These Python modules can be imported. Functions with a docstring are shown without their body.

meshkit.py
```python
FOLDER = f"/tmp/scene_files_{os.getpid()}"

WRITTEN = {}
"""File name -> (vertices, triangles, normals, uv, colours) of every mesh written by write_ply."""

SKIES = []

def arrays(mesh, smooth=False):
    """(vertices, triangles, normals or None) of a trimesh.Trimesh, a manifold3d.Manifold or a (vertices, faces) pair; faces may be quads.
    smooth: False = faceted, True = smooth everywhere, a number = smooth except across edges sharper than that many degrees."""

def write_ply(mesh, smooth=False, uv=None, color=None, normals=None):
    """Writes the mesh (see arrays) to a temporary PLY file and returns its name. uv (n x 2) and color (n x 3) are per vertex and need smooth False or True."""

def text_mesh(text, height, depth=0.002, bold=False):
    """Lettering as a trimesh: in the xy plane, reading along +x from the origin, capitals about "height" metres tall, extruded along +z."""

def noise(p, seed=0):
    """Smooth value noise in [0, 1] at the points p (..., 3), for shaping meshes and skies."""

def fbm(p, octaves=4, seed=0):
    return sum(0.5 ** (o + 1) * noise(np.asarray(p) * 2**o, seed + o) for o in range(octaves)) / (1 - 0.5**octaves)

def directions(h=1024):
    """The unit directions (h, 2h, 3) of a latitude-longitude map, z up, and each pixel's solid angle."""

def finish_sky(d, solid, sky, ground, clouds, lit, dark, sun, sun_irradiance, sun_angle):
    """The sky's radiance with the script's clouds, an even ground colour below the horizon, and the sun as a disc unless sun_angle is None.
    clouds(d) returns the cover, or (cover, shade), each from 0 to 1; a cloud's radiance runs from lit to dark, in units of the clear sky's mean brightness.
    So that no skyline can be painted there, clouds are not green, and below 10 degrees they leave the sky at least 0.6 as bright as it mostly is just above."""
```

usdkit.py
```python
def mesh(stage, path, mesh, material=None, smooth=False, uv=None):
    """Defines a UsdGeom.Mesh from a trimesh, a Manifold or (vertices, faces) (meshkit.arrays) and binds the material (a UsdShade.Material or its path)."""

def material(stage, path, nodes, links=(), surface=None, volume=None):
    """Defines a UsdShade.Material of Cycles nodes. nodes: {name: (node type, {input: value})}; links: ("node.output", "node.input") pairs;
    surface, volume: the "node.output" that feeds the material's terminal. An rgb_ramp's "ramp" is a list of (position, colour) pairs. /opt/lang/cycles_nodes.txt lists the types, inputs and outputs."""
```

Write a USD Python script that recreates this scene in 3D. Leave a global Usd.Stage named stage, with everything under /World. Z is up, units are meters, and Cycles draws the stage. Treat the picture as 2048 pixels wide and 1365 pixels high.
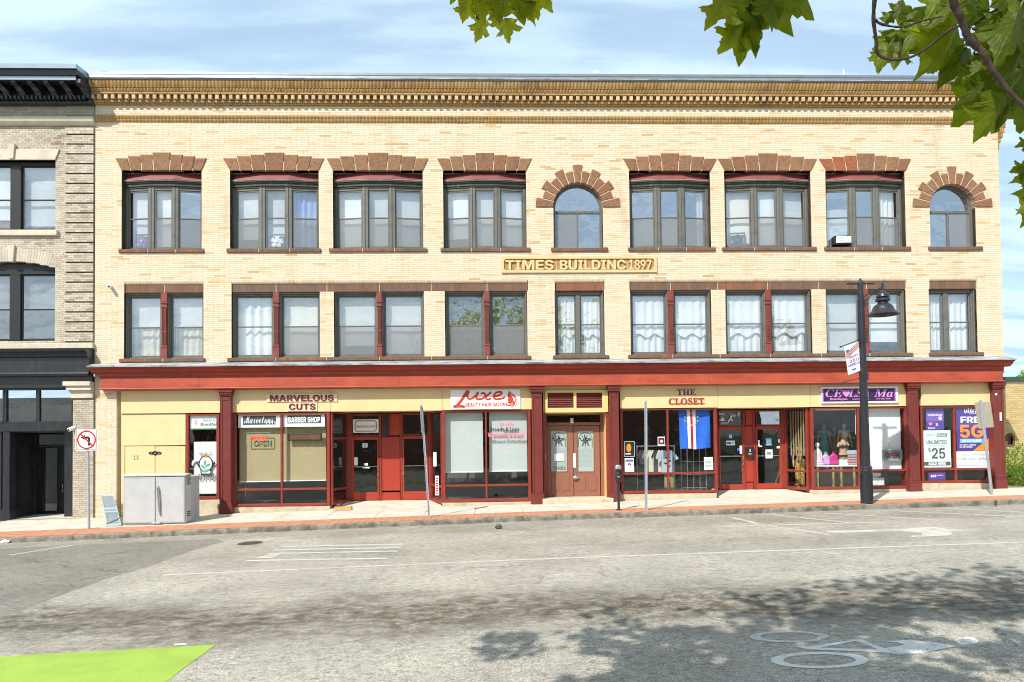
import math, random, glob, numpy as np, trimesh, usdkit, meshkit
from pxr import Usd, UsdGeom, UsdLux, UsdShade, Gf, Sdf, Vt
from shapely.geometry import Polygon, LineString, Point, box as sbox, MultiPolygon
from shapely.ops import unary_union
from shapely import affinity

stage = Usd.Stage.CreateInMemory()
UsdGeom.SetStageUpAxis(stage, 'Z'); UsdGeom.SetStageMetersPerUnit(stage, 1.0)
UsdGeom.Xform.Define(stage, '/World'); UsdGeom.Scope.Define(stage, '/World/Looks')

# ---------------------------------------------------------------- camera, sky, sun, exposure
FPX, DIST, EYE = 1365.0, 22.4, 2.31                 # focal length in photo pixels, metres from camera to facade, eye height above pavement
YAW, PITCH, ROLL, PPY = -0.0300522, 0.0236628, 0.0111449, 837.694
EXPOSURE = 0.82
SUN_AZ, SUN_EL = math.radians(38), math.radians(46)  # from the left behind the camera
SUN = np.array([-math.sin(SUN_AZ)*math.cos(SUN_EL), -math.cos(SUN_AZ)*math.cos(SUN_EL), math.sin(SUN_EL)])
fwd = np.array([-math.sin(YAW)*math.cos(PITCH), math.cos(YAW)*math.cos(PITCH), math.sin(PITCH)])
_r = np.cross(fwd, [0, 0, 1.]); _r /= np.linalg.norm(_r); _u = np.cross(_r, fwd)
RT = math.cos(ROLL)*_r - math.sin(ROLL)*_u; UP = math.sin(ROLL)*_r + math.cos(ROLL)*_u
EYEP = np.array([0, -DIST, EYE])
cam = UsdGeom.Camera.Define(stage, '/World/camera')
m4 = np.eye(4); m4[0, :3], m4[1, :3], m4[2, :3], m4[3, :3] = RT, UP, -fwd, EYEP
cam.AddTransformOp().Set(Gf.Matrix4d(*m4.ravel().tolist()))
cam.CreateHorizontalApertureAttr(36.0); cam.CreateVerticalApertureAttr(36.0*682/1024)
cam.CreateFocalLengthAttr(36.0*FPX/2048); cam.CreateVerticalApertureOffsetAttr(36.0*(PPY-682.5)/2048)
cam.CreateClippingRangeAttr(Gf.Vec2f(0.05, 5000)); cam.CreateExposureAttr(EXPOSURE)

dome = UsdLux.DomeLight.Define(stage, '/World/sky'); dome.CreateIntensityAttr(1.0)
dome.GetPrim().SetCustomDataByKey('kind', 'structure')
sky_mat = usdkit.material(stage, '/World/Looks/sky_air', {
    'sky': ('sky_texture', {'sky_type': 'single_scattering', 'sun_disc': False, 'sun_elevation': SUN_EL, 'sun_rotation': math.atan2(SUN[0], SUN[1]), 'altitude': 50.0, 'air_density': 1.0, 'aerosol_density': 1.5, 'ozone_density': 1.0}),
    'geo': ('texture_coordinate', {}),
    'sep': ('separate_xyz', {}),
    'zz': ('math', {'math_type': 'add', 'value2': 0.16}),
    'dx': ('math', {'math_type': 'divide'}), 'dy': ('math', {'math_type': 'divide'}),
    'cmb': ('combine_xyz', {}),
    'map': ('mapping', {'mapping_type': 'point', 'scale': (1.0, 4.2, 1.0), 'location': (3.7, 1.3, 0.0), 'rotation': (0, 0, 0.08)}),
    'n1': ('noise_texture', {'scale': 1.0, 'detail': 7.0, 'roughness': 0.56, 'distortion': 0.35}),
    'map2': ('mapping', {'mapping_type': 'point', 'scale': (1.9, 6.5, 1.0), 'location': (9.2, 4.3, 2.0)}),
    'n2': ('noise_texture', {'scale': 1.0, 'detail': 6.0, 'roughness': 0.5}),
    'r1': ('rgb_ramp', {'ramp': [(0.0, (0.52,)*3), (0.38, (0.60,)*3), (0.60, (0.93,)*3), (1.0, (1.0,)*3)]}),
    'shade': ('rgb_ramp', {'ramp': [(0.0, (4.1, 4.75, 4.95)), (0.44, (3.3, 4.25, 4.75)), (0.55, (2.45, 3.35, 4.2)), (1.0, (2.0, 2.75, 3.7))]}),
    'mix': ('mix_color', {'blend_type': 'mix'}),
    'bg': ('background_shader', {'strength': 0.138})},
    [('geo.generated', 'sep.vector'), ('sep.z', 'zz.value1'), ('sep.x', 'dx.value1'), ('zz.value', 'dx.value2'), ('sep.y', 'dy.value1'), ('zz.value', 'dy.value2'),
     ('dx.value', 'cmb.x'), ('dy.value', 'cmb.y'), ('cmb.vector', 'map.vector'), ('map.vector', 'n1.vector'), ('cmb.vector', 'map2.vector'), ('map2.vector', 'n2.vector'),
     ('n1.fac', 'r1.fac'), ('n2.fac', 'shade.fac'), ('r1.color', 'mix.fac'), ('sky.color', 'mix.a'), ('shade.color', 'mix.b'), ('mix.result', 'bg.color')], surface='bg.background')
UsdShade.MaterialBindingAPI.Apply(dome.GetPrim()).Bind(sky_mat)
sun = UsdLux.DistantLight.Define(stage, '/World/sun')
sun.CreateNormalizeAttr(True); sun.CreateIntensityAttr(0.92); sun.CreateAngleAttr(0.53); sun.CreateColorAttr(Gf.Vec3f(1.0, 0.955, 0.88))
_x = np.cross([0, 0, 1.], SUN); _x /= np.linalg.norm(_x); _y = np.cross(SUN, _x)
s4 = np.eye(4); s4[0, :3], s4[1, :3], s4[2, :3], s4[3, :3] = _x, _y, SUN, (-30, -50, 60)
sun.AddTransformOp().Set(Gf.Matrix4d(*s4.ravel().tolist()))

# ---------------------------------------------------------------- places: a photo pixel as a point on a plane of the real place
def ray(px, py):
    d = fwd*FPX + RT*(px-1024) + UP*(PPY-py)
    return d/np.linalg.norm(d)
def P(px, py, Y=0.0):
    d = ray(px, py); t = (Y+DIST)/d[1]
    return EYEP[0]+d[0]*t, EYEP[2]+d[2]*t
def PD(px, py, depth):
    return EYEP + ray(px, py)*depth
def R(x0, y0, x1, y1, Y=0.0):
    a, b, c, d = P(x0, y0, Y), P(x1, y0, Y), P(x0, y1, Y), P(x1, y1, Y)
    return (a[0]+c[0])/2, (b[0]+d[0])/2, (c[1]+d[1])/2, (a[1]+b[1])/2        # X0, X1, Z0, Z1
KERB = -3.2
def z_base(X): return 0.037 + (0.0166 if X < 1.66 else 0.0195)*(X-1.66)         # pavement at the facade
def z_kerb(X): return 0.010 + (0.0270 if X < 0.55 else 0.0194)*(X-0.55)         # top of the kerb
def z_walk(X, Y):
    t = min(max((Y-KERB)/(-KERB), 0), 1); return z_kerb(X)*(1-t)+z_base(X)*t + max(Y, 0)*0.012
def z_road(X, Y): return z_kerb(X) - 0.14 - 0.004*max(0, min(-Y-3.2, 3))*0 
def hit(px, py, zf, far=60):
    d = ray(px, py); lo, hi = 1.0, far
    for _ in range(50):
        t = (lo+hi)/2; p = EYEP+d*t
        if p[2] > zf(p[0], p[1]): lo = t
        else: hi = t
    return EYEP+d*lo
def G(px, py): return hit(px, py, z_road)
def S(px, py): return hit(px, py, z_walk)

# ---------------------------------------------------------------- meshes
_u8 = [(sx, sy, sz) for sx in (0, 1) for sy in (0, 1) for sz in (0, 1)]
_bf = np.array([(0, 1, 3), (0, 3, 2), (4, 6, 7), (4, 7, 5), (0, 4, 5), (0, 5, 1), (2, 3, 7), (2, 7, 6), (0, 2, 6), (0, 6, 4), (1, 5, 7), (1, 7, 3)])
_bf_noback = np.array([f for f in _bf if not all(_u8[i][1] == 1 for i in f)])
_cv = []
for sx in (-1, 1):
    for sy in (-1, 1):
        for sz in (-1, 1):
            for k in range(3):
                _cv.append([(s*(1.0 if j == k else 0.9)) for j, s in enumerate((sx, sy, sz))])
_cv = np.array(_cv); _h = trimesh.convex.convex_hull(_cv)
_kd = [int(np.argmin(np.linalg.norm(_cv-v, axis=1))) for v in _h.vertices]
_cf = np.array([[_kd[i] for i in f] for f in _h.faces])
_cs = np.sign(_cv); _ck = np.abs(_cv) > 0.95

class MB:
    def __init__(s): s.v, s.f, s.t, s.n = [], [], [], 0
    def add(s, v, f, tone=0.5):
        v = np.asarray(v, float); s.v.append(v); s.f.append(np.asarray(f, int)+s.n); s.n += len(v)
        s.t.append(np.full(len(v), tone) if np.ndim(tone) == 0 else np.asarray(tone)); return s
    def mesh(s, m, tone=0.5):
        if hasattr(m, 'to_mesh'):
            q = m.to_mesh(); return s.add(q.vert_properties[:, :3], q.tri_verts, tone)
        return s.add(m.vertices, m.faces, tone)
    def box(s, x0, x1, y0, y1, z0, z1, c=0, tone=0.5, back=True):
        lo, hi = np.array([min(x0, x1), min(y0, y1), min(z0, z1)]), np.array([max(x0, x1), max(y0, y1), max(z0, z1)])
        if c <= 0: return s.add(lo+(hi-lo)*np.array(_u8), _bf if back else _bf_noback, tone)
        h = (hi-lo)/2; c = min(c, h.min()*0.8)
        return s.add((lo+hi)/2 + _cs*(h-np.where(_ck, 0, c)), _cf, tone)
    def prism(s, poly, y0, y1, tone=0.5):                    # an XZ outline from depth y0 to y1
        for g in getattr(poly, 'geoms', [poly]):
            if g.is_empty or g.area < 1e-9 or g.geom_type != 'Polygon': continue
            m = trimesh.creation.extrude_polygon(g, abs(y1-y0), engine='earcut'); v = np.array(m.vertices)
            s.add(np.c_[v[:, 0], max(y0, y1)-v[:, 2], v[:, 1]], m.faces, tone)
        return s
    def profile(s, pts, x0, x1, tone=0.5):                   # a YZ outline along X
        m = trimesh.creation.extrude_polygon(Polygon(pts).buffer(0), x1-x0, engine='earcut'); v = np.array(m.vertices)
        return s.add(np.c_[v[:, 2]+x0, v[:, 0], v[:, 1]], m.faces, tone)
    def flat(s, poly, zf, dz, step=0.6, tone=0.5):           # a sheet on the ground
        for g in getattr(poly, 'geoms', [poly]):
            if g.is_empty or g.geom_type != 'Polygon': continue
            v, f = trimesh.creation.triangulate_polygon(g.segmentize(step), engine='earcut')
            v3, f = trimesh.remesh.subdivide_to_size(np.c_[v, np.zeros(len(v))], f, step*2.0, max_iter=12)
            s.add([(a, b, zf(a, b)+dz) for a, b, _ in v3], f, tone)
        return s
    def tube(s, pts, r, n=8, tone=0.5, caps=True):
        p = np.asarray(pts, float); r = np.broadcast_to(r, (len(p),)); t = np.gradient(p, axis=0); t /= np.linalg.norm(t, axis=1, keepdims=True)+1e-12
        ref = np.array([0, 0, 1.]) if abs(t[0][2]) < 0.9 else np.array([1., 0, 0]); a = np.cross(t, ref); a /= np.linalg.norm(a, axis=1, keepdims=True)+1e-12; b = np.cross(t, a)
        an = np.arange(n)*2*np.pi/n
        v = (p[:, None]+r[:, None, None]*(np.cos(an)[None, :, None]*a[:, None]+np.sin(an)[None, :, None]*b[:, None])).reshape(-1, 3)
        f = [(i*n+j, i*n+(j+1) % n, (i+1)*n+(j+1) % n) for i in range(len(p)-1) for j in range(n)]+[(i*n+j, (i+1)*n+(j+1) % n, (i+1)*n+j) for i in range(len(p)-1) for j in range(n)]
        if caps:
            k = len(v); v = np.vstack([v, p[0], p[-1]])
            f += [(k, (j+1) % n, j) for j in range(n)]+[(k+1, (len(p)-1)*n+j, (len(p)-1)*n+(j+1) % n) for j in range(n)]
        return s.add(v, f, tone)
    def lathe(s, prof, at, n=20, sx=1.0, sy=1.0, lean=(0, 0), tone=0.5, flat_sides=False):
        an = np.arange(n)*2*np.pi/n+(np.pi/n if flat_sides else 0); x, y, z0 = at
        v = np.array([(x+r*math.cos(a)*sx+lean[0]*z, y+r*math.sin(a)*sy+lean[1]*z, z0+z) for r, z in prof for a in an])
        f = [(i*n+j, i*n+(j+1) % n, (i+1)*n+(j+1) % n) for i in range(len(prof)-1) for j in range(n)]+[(i*n+j, (i+1)*n+(j+1) % n, (i+1)*n+j) for i in range(len(prof)-1) for j in range(n)]
        return s.add(v, f, tone)
    def sphere(s, c, r, sub=2, sc=(1, 1, 1), tone=0.5):
        m = trimesh.creation.icosphere(sub, 1.0); return s.add(np.array(m.vertices)*np.array(sc)*r+np.array(c), m.faces, tone)
    def quad(s, a, b, c, d, tone=0.5): return s.add([a, b, c, d], [(0, 1, 2), (0, 2, 3)], tone)
    def arr(s): return np.vstack(s.v), np.vstack(s.f), np.concatenate(s.t)

_used = {}
def path_of(name, parent):
    base = (str(parent.GetPath()) if parent is not None else '/World')+'/'+name
    k = _used.get(base, -1)+1; _used[base] = k
    return base if k == 0 else f'{base}_{k:03d}'
def keys(p, label=None, cat=None, group=None, kind=None):
    for k, v in (('label', label), ('category', cat), ('group', group), ('kind', kind)):
        if v: p.SetCustomDataByKey(k, v)
    return p
def obj(name, mb, mat, parent=None, smooth=False, tone=False, **kw):
    path = path_of(name, parent)
    if isinstance(mb, MB):
        v, f, t = mb.arr()
        ms = usdkit.mesh(stage, path, (v, f), LOOK[mat], False if tone else smooth)
        if tone: UsdGeom.PrimvarsAPI(ms).CreatePrimvar('tone', Sdf.ValueTypeNames.FloatArray, 'vertex').Set(Vt.FloatArray.FromNumpy(t.astype(np.float32)))
    else: ms = usdkit.mesh(stage, path, mb, LOOK[mat], smooth)
    return keys(ms.GetPrim(), **kw)
GROUPS = {'mannequin': 'mannequins in the boutique windows', 'shirt': 'shirts in the clothes shop', 'backpack': 'backpacks on the boutique table', 'fan': 'fans in the upper windows', 'poster': 'posters behind the shop glass', 'sticker': 'stickers on the shop doors', 'security camera': 'security cameras on the walls', 'sign post': 'metal sign posts along the kerb', 'roller shade': 'roller shades in the shop windows', 'seat': 'seats behind the salon shades', 'sign': 'signs over and in the shopfronts', 'utility cabinet': 'grey cabinets on the pavement', 'neon sign': 'open signs in the windows', 'window banner': 'barber window banners', 'pole': 'poles on the roof', 'wire': 'wires on the roof', 'house number': 'house numbers on the doors'}
def thing(name, label, cat, group=None, loc=(0, 0, 0), rz=0, kind=None):
    group = group or GROUPS.get(cat)
    x = UsdGeom.Xform.Define(stage, path_of(name, None)); x.AddTranslateOp().Set(Gf.Vec3d(*map(float, loc)))
    if rz: x.AddRotateZOp().Set(float(rz))
    return keys(x.GetPrim(), label, cat, group, kind)

# ---------------------------------------------------------------- lettering
FD = glob.glob('/opt/blender-*/*/datafiles/fonts/')[0]
from PIL import Image, ImageDraw, ImageFont
def mathletters(s, up, lo): return ''.join(chr(up+ord(c)-65) if 'A' <= c <= 'Z' else chr(lo+ord(c)-97) if 'a' <= c <= 'z' else c for c in s)
_fonts, _texts = {}, {}
def text_shape(s, font='sans', weight=500):
    key = (s, font, weight)
    if key in _texts: return _texts[key]
    if font == 'serif': s = mathletters(s, 0x1D400, 0x1D41A)
    if font == 'serifit': s = mathletters(s, 0x1D468, 0x1D482)
    if font == 'script': s = mathletters(s, 0x1D4D0, 0x1D4EA)
    fk = (font, weight)
    if fk not in _fonts:
        f = ImageFont.truetype(FD+{'sans': 'Inter.woff2', 'emoji': 'NotoEmoji-VariableFont_wght.woff2'}.get(font, 'NotoSansMath-Regular.woff2'), 96)
        if font == 'sans': f.set_variation_by_axes([24, weight])
        _fonts[fk] = f
    f = _fonts[fk]; x0, y0, x1, y1 = f.getbbox(s, anchor='ls')
    im = Image.new('L', (x1-x0+8, y1-y0+8)); ImageDraw.Draw(im).text((4-x0, 4-y0), s, 255, f, anchor='ls')
    on = np.pad(np.asarray(im) > 127, ((0, 0), (1, 1))).astype(np.int8)
    rows, st = np.nonzero(np.diff(on, axis=1) == 1); en = np.nonzero(np.diff(on, axis=1) == -1)[1]
    g = unary_union([sbox(a, -r-1, b, -r) for a, b, r in zip(st, en, rows)]).buffer(0.6).buffer(-0.6).simplify(0.8)
    _texts[key] = g; return g
def fit(g, x0, x1, z0, z1, shear=0):
    if shear: g = affinity.skew(g, xs=shear, origin=(0, 0))
    a, b, c, d = g.bounds
    return affinity.affine_transform(g, [(x1-x0)/(c-a), 0, 0, (z1-z0)/(d-b), x0-a*(x1-x0)/(c-a), z0-b*(z1-z0)/(d-b)])
def words(mb, s, rect, y0, y1, font='sans', weight=700, shear=0, tone=0.5):    # rect: X0, X1, Z0, Z1
    return mb.prism(fit(text_shape(s, font, weight), *rect, shear=shear), y0, y1, tone)

# ---------------------------------------------------------------- materials
LOOK = {}
def look(name, col, rough=0.6, var=0.12, scale=5.0, stretch=(1, 1, 1), bump=0.0, bscale=90.0, metal=0.0, spec=0.4, dirt=None, dscale=1.2, dstretch=(1, 1, 1), drange=(0.5, 0.75), coat=0.0, emit=0.0):
    c = np.array(col, float)
    nodes = {'geo': ('geometry', {}), 'map': ('mapping', {'mapping_type': 'point', 'scale': stretch}), 'n': ('noise_texture', {'scale': scale, 'detail': 5.0, 'roughness': 0.6}),
             'r': ('rgb_ramp', {'ramp': [(0.25, c*(1-var)), (0.75, np.minimum(c*(1+var), 0.95))]}),
             'p': ('principled_bsdf', {'roughness': rough, 'metallic': metal, 'specular_ior_level': spec, 'coat_weight': coat})}
    links = [('geo.position', 'map.vector'), ('map.vector', 'n.vector'), ('n.fac', 'r.fac')]
    out = 'r.color'
    if dirt is not None:
        nodes['dm'] = ('mapping', {'mapping_type': 'point', 'scale': dstretch, 'location': (3.1, 5.7, 1.9)}); nodes['dn'] = ('noise_texture', {'scale': dscale, 'detail': 8.0, 'roughness': 0.65})
        nodes['dr'] = ('rgb_ramp', {'ramp': [(drange[0], (0, 0, 0)), (drange[1], (1, 1, 1))]}); nodes['dx'] = ('mix_color', {'blend_type': 'mix', 'b': dirt})
        links += [('geo.position', 'dm.vector'), ('dm.vector', 'dn.vector'), ('dn.fac', 'dr.fac'), ('dr.color', 'dx.fac'), (out, 'dx.a')]; out = 'dx.result'
    if bump:
        nodes['bn'] = ('noise_texture', {'scale': bscale, 'detail': 4.0}); nodes['b'] = ('bump', {'strength': min(1.0, bump), 'distance': 0.01})
        links += [('map.vector', 'bn.vector'), ('bn.fac', 'b.height'), ('b.normal', 'p.normal')]
    if emit:
        nodes['p'][1].update({'emission_color': tuple(c), 'emission_strength': emit})
    LOOK[name] = usdkit.material(stage, '/World/Looks/'+name, nodes, links+[(out, 'p.base_color')], surface='p.BSDF')
def tone_look(name, ramp, rough=0.8, var=0.1, scale=14.0, stretch=(1, 1, 1), bump=0.3, bscale=60.0, dirt=None, dscale=0.8, dstretch=(1, 1, 1), drange=(0.55, 0.8), trans=None, spec=0.3):
    nodes = {'a': ('attribute', {'attribute': 'tone'}), 'r': ('rgb_ramp', {'ramp': ramp}), 'geo': ('geometry', {}), 'map': ('mapping', {'mapping_type': 'point', 'scale': stretch}),
             'n': ('noise_texture', {'scale': scale, 'detail': 5.0, 'roughness': 0.65}), 'nr': ('rgb_ramp', {'ramp': [(0.25, (1-var,)*3), (0.75, (1+var,)*3)]}),
             'm': ('mix_color', {'blend_type': 'multiply', 'fac': 1.0, 'use_clamp_result': False}), 'bn': ('noise_texture', {'scale': bscale, 'detail': 3.0}), 'b': ('bump', {'strength': bump, 'distance': 0.01}),
             'p': ('principled_bsdf', {'roughness': rough, 'specular_ior_level': spec})}
    links = [('a.fac', 'r.fac'), ('geo.position', 'map.vector'), ('map.vector', 'n.vector'), ('n.fac', 'nr.fac'), ('r.color', 'm.a'), ('nr.color', 'm.b'), ('geo.position', 'bn.vector'), ('bn.fac', 'b.height'), ('b.normal', 'p.normal')]
    out = 'm.result'
    if dirt is not None:
        nodes['dm'] = ('mapping', {'mapping_type': 'point', 'scale': dstretch}); nodes['dn'] = ('noise_texture', {'scale': dscale, 'detail': 8.0, 'roughness': 0.7})
        nodes['dr'] = ('rgb_ramp', {'ramp': [(drange[0], (0, 0, 0)), (drange[1], (1, 1, 1))]}); nodes['dx'] = ('mix_color', {'blend_type': 'mix', 'b': dirt})
        links += [('geo.position', 'dm.vector'), ('dm.vector', 'dn.vector'), ('dn.fac', 'dr.fac'), ('dr.color', 'dx.fac'), (out, 'dx.a')]; out = 'dx.result'
    links.append((out, 'p.base_color')); surf = 'p.BSDF'
    if trans:
        nodes['tm'] = ('mix_color', {'blend_type': 'multiply', 'fac': 1.0, 'b': trans}); nodes['t'] = ('translucent_bsdf', {}); nodes['mc'] = ('mix_closure', {'fac': 0.58})
        links += [(out, 'tm.a'), ('tm.result', 't.color'), ('p.BSDF', 'mc.closure1'), ('t.BSDF', 'mc.closure2')]; surf = 'mc.closure'
    LOOK[name] = usdkit.material(stage, '/World/Looks/'+name, nodes, links, surface=surf)
def glass_look(name, refl, tint=(0.95, 0.97, 0.97), wob=0.012, rough=0.0):
    LOOK[name] = usdkit.material(stage, '/World/Looks/'+name, {
        'lw': ('layer_weight', {'blend': 0.5}), 'pw': ('math', {'math_type': 'power', 'value2': 4.0}), 'mx': ('math', {'math_type': 'multiply_add', 'value2': 0.9, 'value3': refl, 'use_clamp': True}), 'geo': ('geometry', {}), 'n': ('noise_texture', {'scale': 1.7, 'detail': 2.0}),
        'b': ('bump', {'strength': 1.0, 'distance': wob}), 't': ('transparent_bsdf', {'color': tint}), 'g': ('glossy_bsdf', {'color': (0.95, 0.97, 1.0), 'roughness': rough}), 'm': ('mix_closure', {})},
        [('lw.facing', 'pw.value1'), ('pw.value', 'mx.value1'), ('mx.value', 'm.fac'), ('geo.position', 'n.vector'), ('n.fac', 'b.height'), ('b.normal', 'g.normal'), ('t.BSDF', 'm.closure1'), ('g.BSDF', 'm.closure2')], surface='m.closure')
def screen_look(name, col, fac):
    LOOK[name] = usdkit.material(stage, '/World/Looks/'+name, {'t': ('transparent_bsdf', {}), 'd': ('diffuse_bsdf', {'color': col}), 'm': ('mix_closure', {'fac': fac})}, [('t.BSDF', 'm.closure1'), ('d.BSDF', 'm.closure2')], surface='m.closure')

BUFF = [(0.0, (0.655, 0.556, 0.418)), (0.45, (0.638, 0.515, 0.360)), (0.72, (0.61, 0.462, 0.288)), (0.9, (0.56, 0.385, 0.205)), (1.0, (0.48, 0.30, 0.14))]
tone_look('buff_brick', BUFF, rough=0.75, var=0.07, scale=9, bump=0.25, dirt=(0.45, 0.325, 0.19), dscale=1.3, dstretch=(1.0, 1, 0.28), drange=(0.54, 0.84))
look('buff_mortar', (0.59, 0.51, 0.385), 0.9, 0.12, 6, bump=0.3)
tone_look('gold_brick', [(0.0, (0.41, 0.26, 0.105)), (0.5, (0.36, 0.21, 0.072)), (0.8, (0.30, 0.16, 0.050)), (1.0, (0.22, 0.105, 0.035))], rough=0.6, var=0.18, scale=7, bump=0.3, dirt=(0.10, 0.065, 0.04), dscale=0.9, drange=(0.56, 0.74))
tone_look('pale_dentil', [(0.0, (0.58, 0.46, 0.30)), (1.0, (0.40, 0.27, 0.15))], var=0.15, dirt=(0.2, 0.12, 0.06), dscale=0.9, drange=(0.58, 0.76))
tone_look('brownstone', [(0.0, (0.26, 0.138, 0.074)), (0.5, (0.22, 0.112, 0.060)), (0.8, (0.235, 0.105, 0.052)), (1.0, (0.30, 0.10, 0.045))], rough=0.9, var=0.34, scale=20, bump=0.9, bscale=30, dirt=(0.075, 0.048, 0.036), dscale=9.0, drange=(0.52, 0.78))
tone_look('brownstone_streaked', [(0.0, (0.165, 0.098, 0.066)), (0.6, (0.185, 0.095, 0.058)), (1.0, (0.26, 0.10, 0.045))], rough=0.9, var=0.30, scale=9, stretch=(2.2, 1, 0.25), bump=0.6, bscale=40, dirt=(0.10, 0.075, 0.06), dscale=2.2, dstretch=(1.6, 1, 0.2), drange=(0.42, 0.70))
look('joint_mortar', (0.66, 0.58, 0.46), 0.9, 0.1, 8)
look('yellow_stone', (0.57, 0.45, 0.22), 0.8, 0.08, 4, bump=0.2)
look('inscription_ground', (0.37, 0.215, 0.10), 0.85, 0.15, 7, bump=0.4, dirt=(0.32, 0.10, 0.035), dscale=3.5, drange=(0.58, 0.66))
look('sash_grey', (0.135, 0.131, 0.115), 0.45, 0.10, 3, dirt=(0.085, 0.078, 0.066), dscale=4)
look('dark_sash', (0.018, 0.018, 0.018), 0.4, 0.10, 3)
look('bronze_green', (0.060, 0.060, 0.042), 0.6, 0.35, 4, stretch=(3, 3, 0.7), dirt=(0.10, 0.15, 0.11), dscale=4, dstretch=(2.5, 1, 0.35), drange=(0.55, 0.7))
look('frieze_red', (0.22, 0.046, 0.038), 0.6, 0.15, 3, dirt=(0.20, 0.06, 0.05), dscale=3)
look('flashing_white', (0.36, 0.38, 0.39), 0.45, 0.16, 2.5, stretch=(1, 3, 1), dirt=(0.12, 0.125, 0.13), dscale=2.2, dstretch=(0.7, 3, 3), drange=(0.45, 0.62))
look('flashing_grey', (0.20, 0.22, 0.24), 0.4, 0.14, 2.5, metal=0.3)
look('cornice_red', (0.40, 0.072, 0.034), 0.55, 0.14, 1.6, bump=0.2, bscale=7, dirt=(0.27, 0.045, 0.025), dscale=1.9, dstretch=(0.6, 1, 2.0), drange=(0.46, 0.72))
look('crown_red', (0.30, 0.036, 0.018), 0.5, 0.15, 2.5, bump=0.15, bscale=9, dirt=(0.19, 0.028, 0.016), dscale=2.2, dstretch=(0.5, 1, 2), drange=(0.44, 0.68))
look('frame_red', (0.24, 0.034, 0.021), 0.5, 0.16, 3, bump=0.12, bscale=12, dirt=(0.17, 0.028, 0.018), dscale=3.2, drange=(0.45, 0.7))
look('door_red', (0.33, 0.036, 0.017), 0.5, 0.08, 3)
look('maroon_iron', (0.145, 0.027, 0.021), 0.45, 0.12, 4, dirt=(0.20, 0.055, 0.04), dscale=3.5, drange=(0.6, 0.8))
look('mullion_red', (0.215, 0.045, 0.034), 0.5, 0.14, 5, dirt=(0.15, 0.04, 0.03), dscale=5)
look('yellow_board', (0.66, 0.51, 0.265), 0.6, 0.06, 1.6, dirt=(0.59, 0.44, 0.20), dscale=1.3, dstretch=(0.5, 1, 2), drange=(0.55, 0.78))
look('yellow_trim', (0.66, 0.50, 0.20), 0.55, 0.06, 3)
look('concrete_sill', (0.50, 0.43, 0.31), 0.85, 0.14, 4, bump=0.3, dirt=(0.33, 0.24, 0.13), dscale=2.5)
look('brown_door', (0.255, 0.105, 0.066), 0.55, 0.16, 6, stretch=(6, 1, 0.6), dirt=(0.2, 0.085, 0.055), dscale=5, dstretch=(4, 1, 0.4))
look('black_paint', (0.016, 0.016, 0.019), 0.28, 0.2, 3, coat=0.2, dirt=(0.035, 0.035, 0.038), dscale=2.5, dstretch=(3, 1, 0.5))
look('cap_metal', (0.30, 0.36, 0.40), 0.25, 0.08, 2, metal=0.55)
look('steel', (0.42, 0.43, 0.45), 0.38, 0.12, 5, metal=0.75)
look('galvanised', (0.40, 0.43, 0.47), 0.45, 0.18, 22, metal=0.35)
look('chrome', (0.75, 0.75, 0.75), 0.15, 0.03, 5, metal=1.0)
look('cabinet_grey', (0.45, 0.455, 0.45), 0.40, 0.06, 2.5, dirt=(0.37, 0.375, 0.37), dscale=1.8)
look('cabinet_side', (0.40, 0.41, 0.42), 0.4, 0.05, 2.5)
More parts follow.
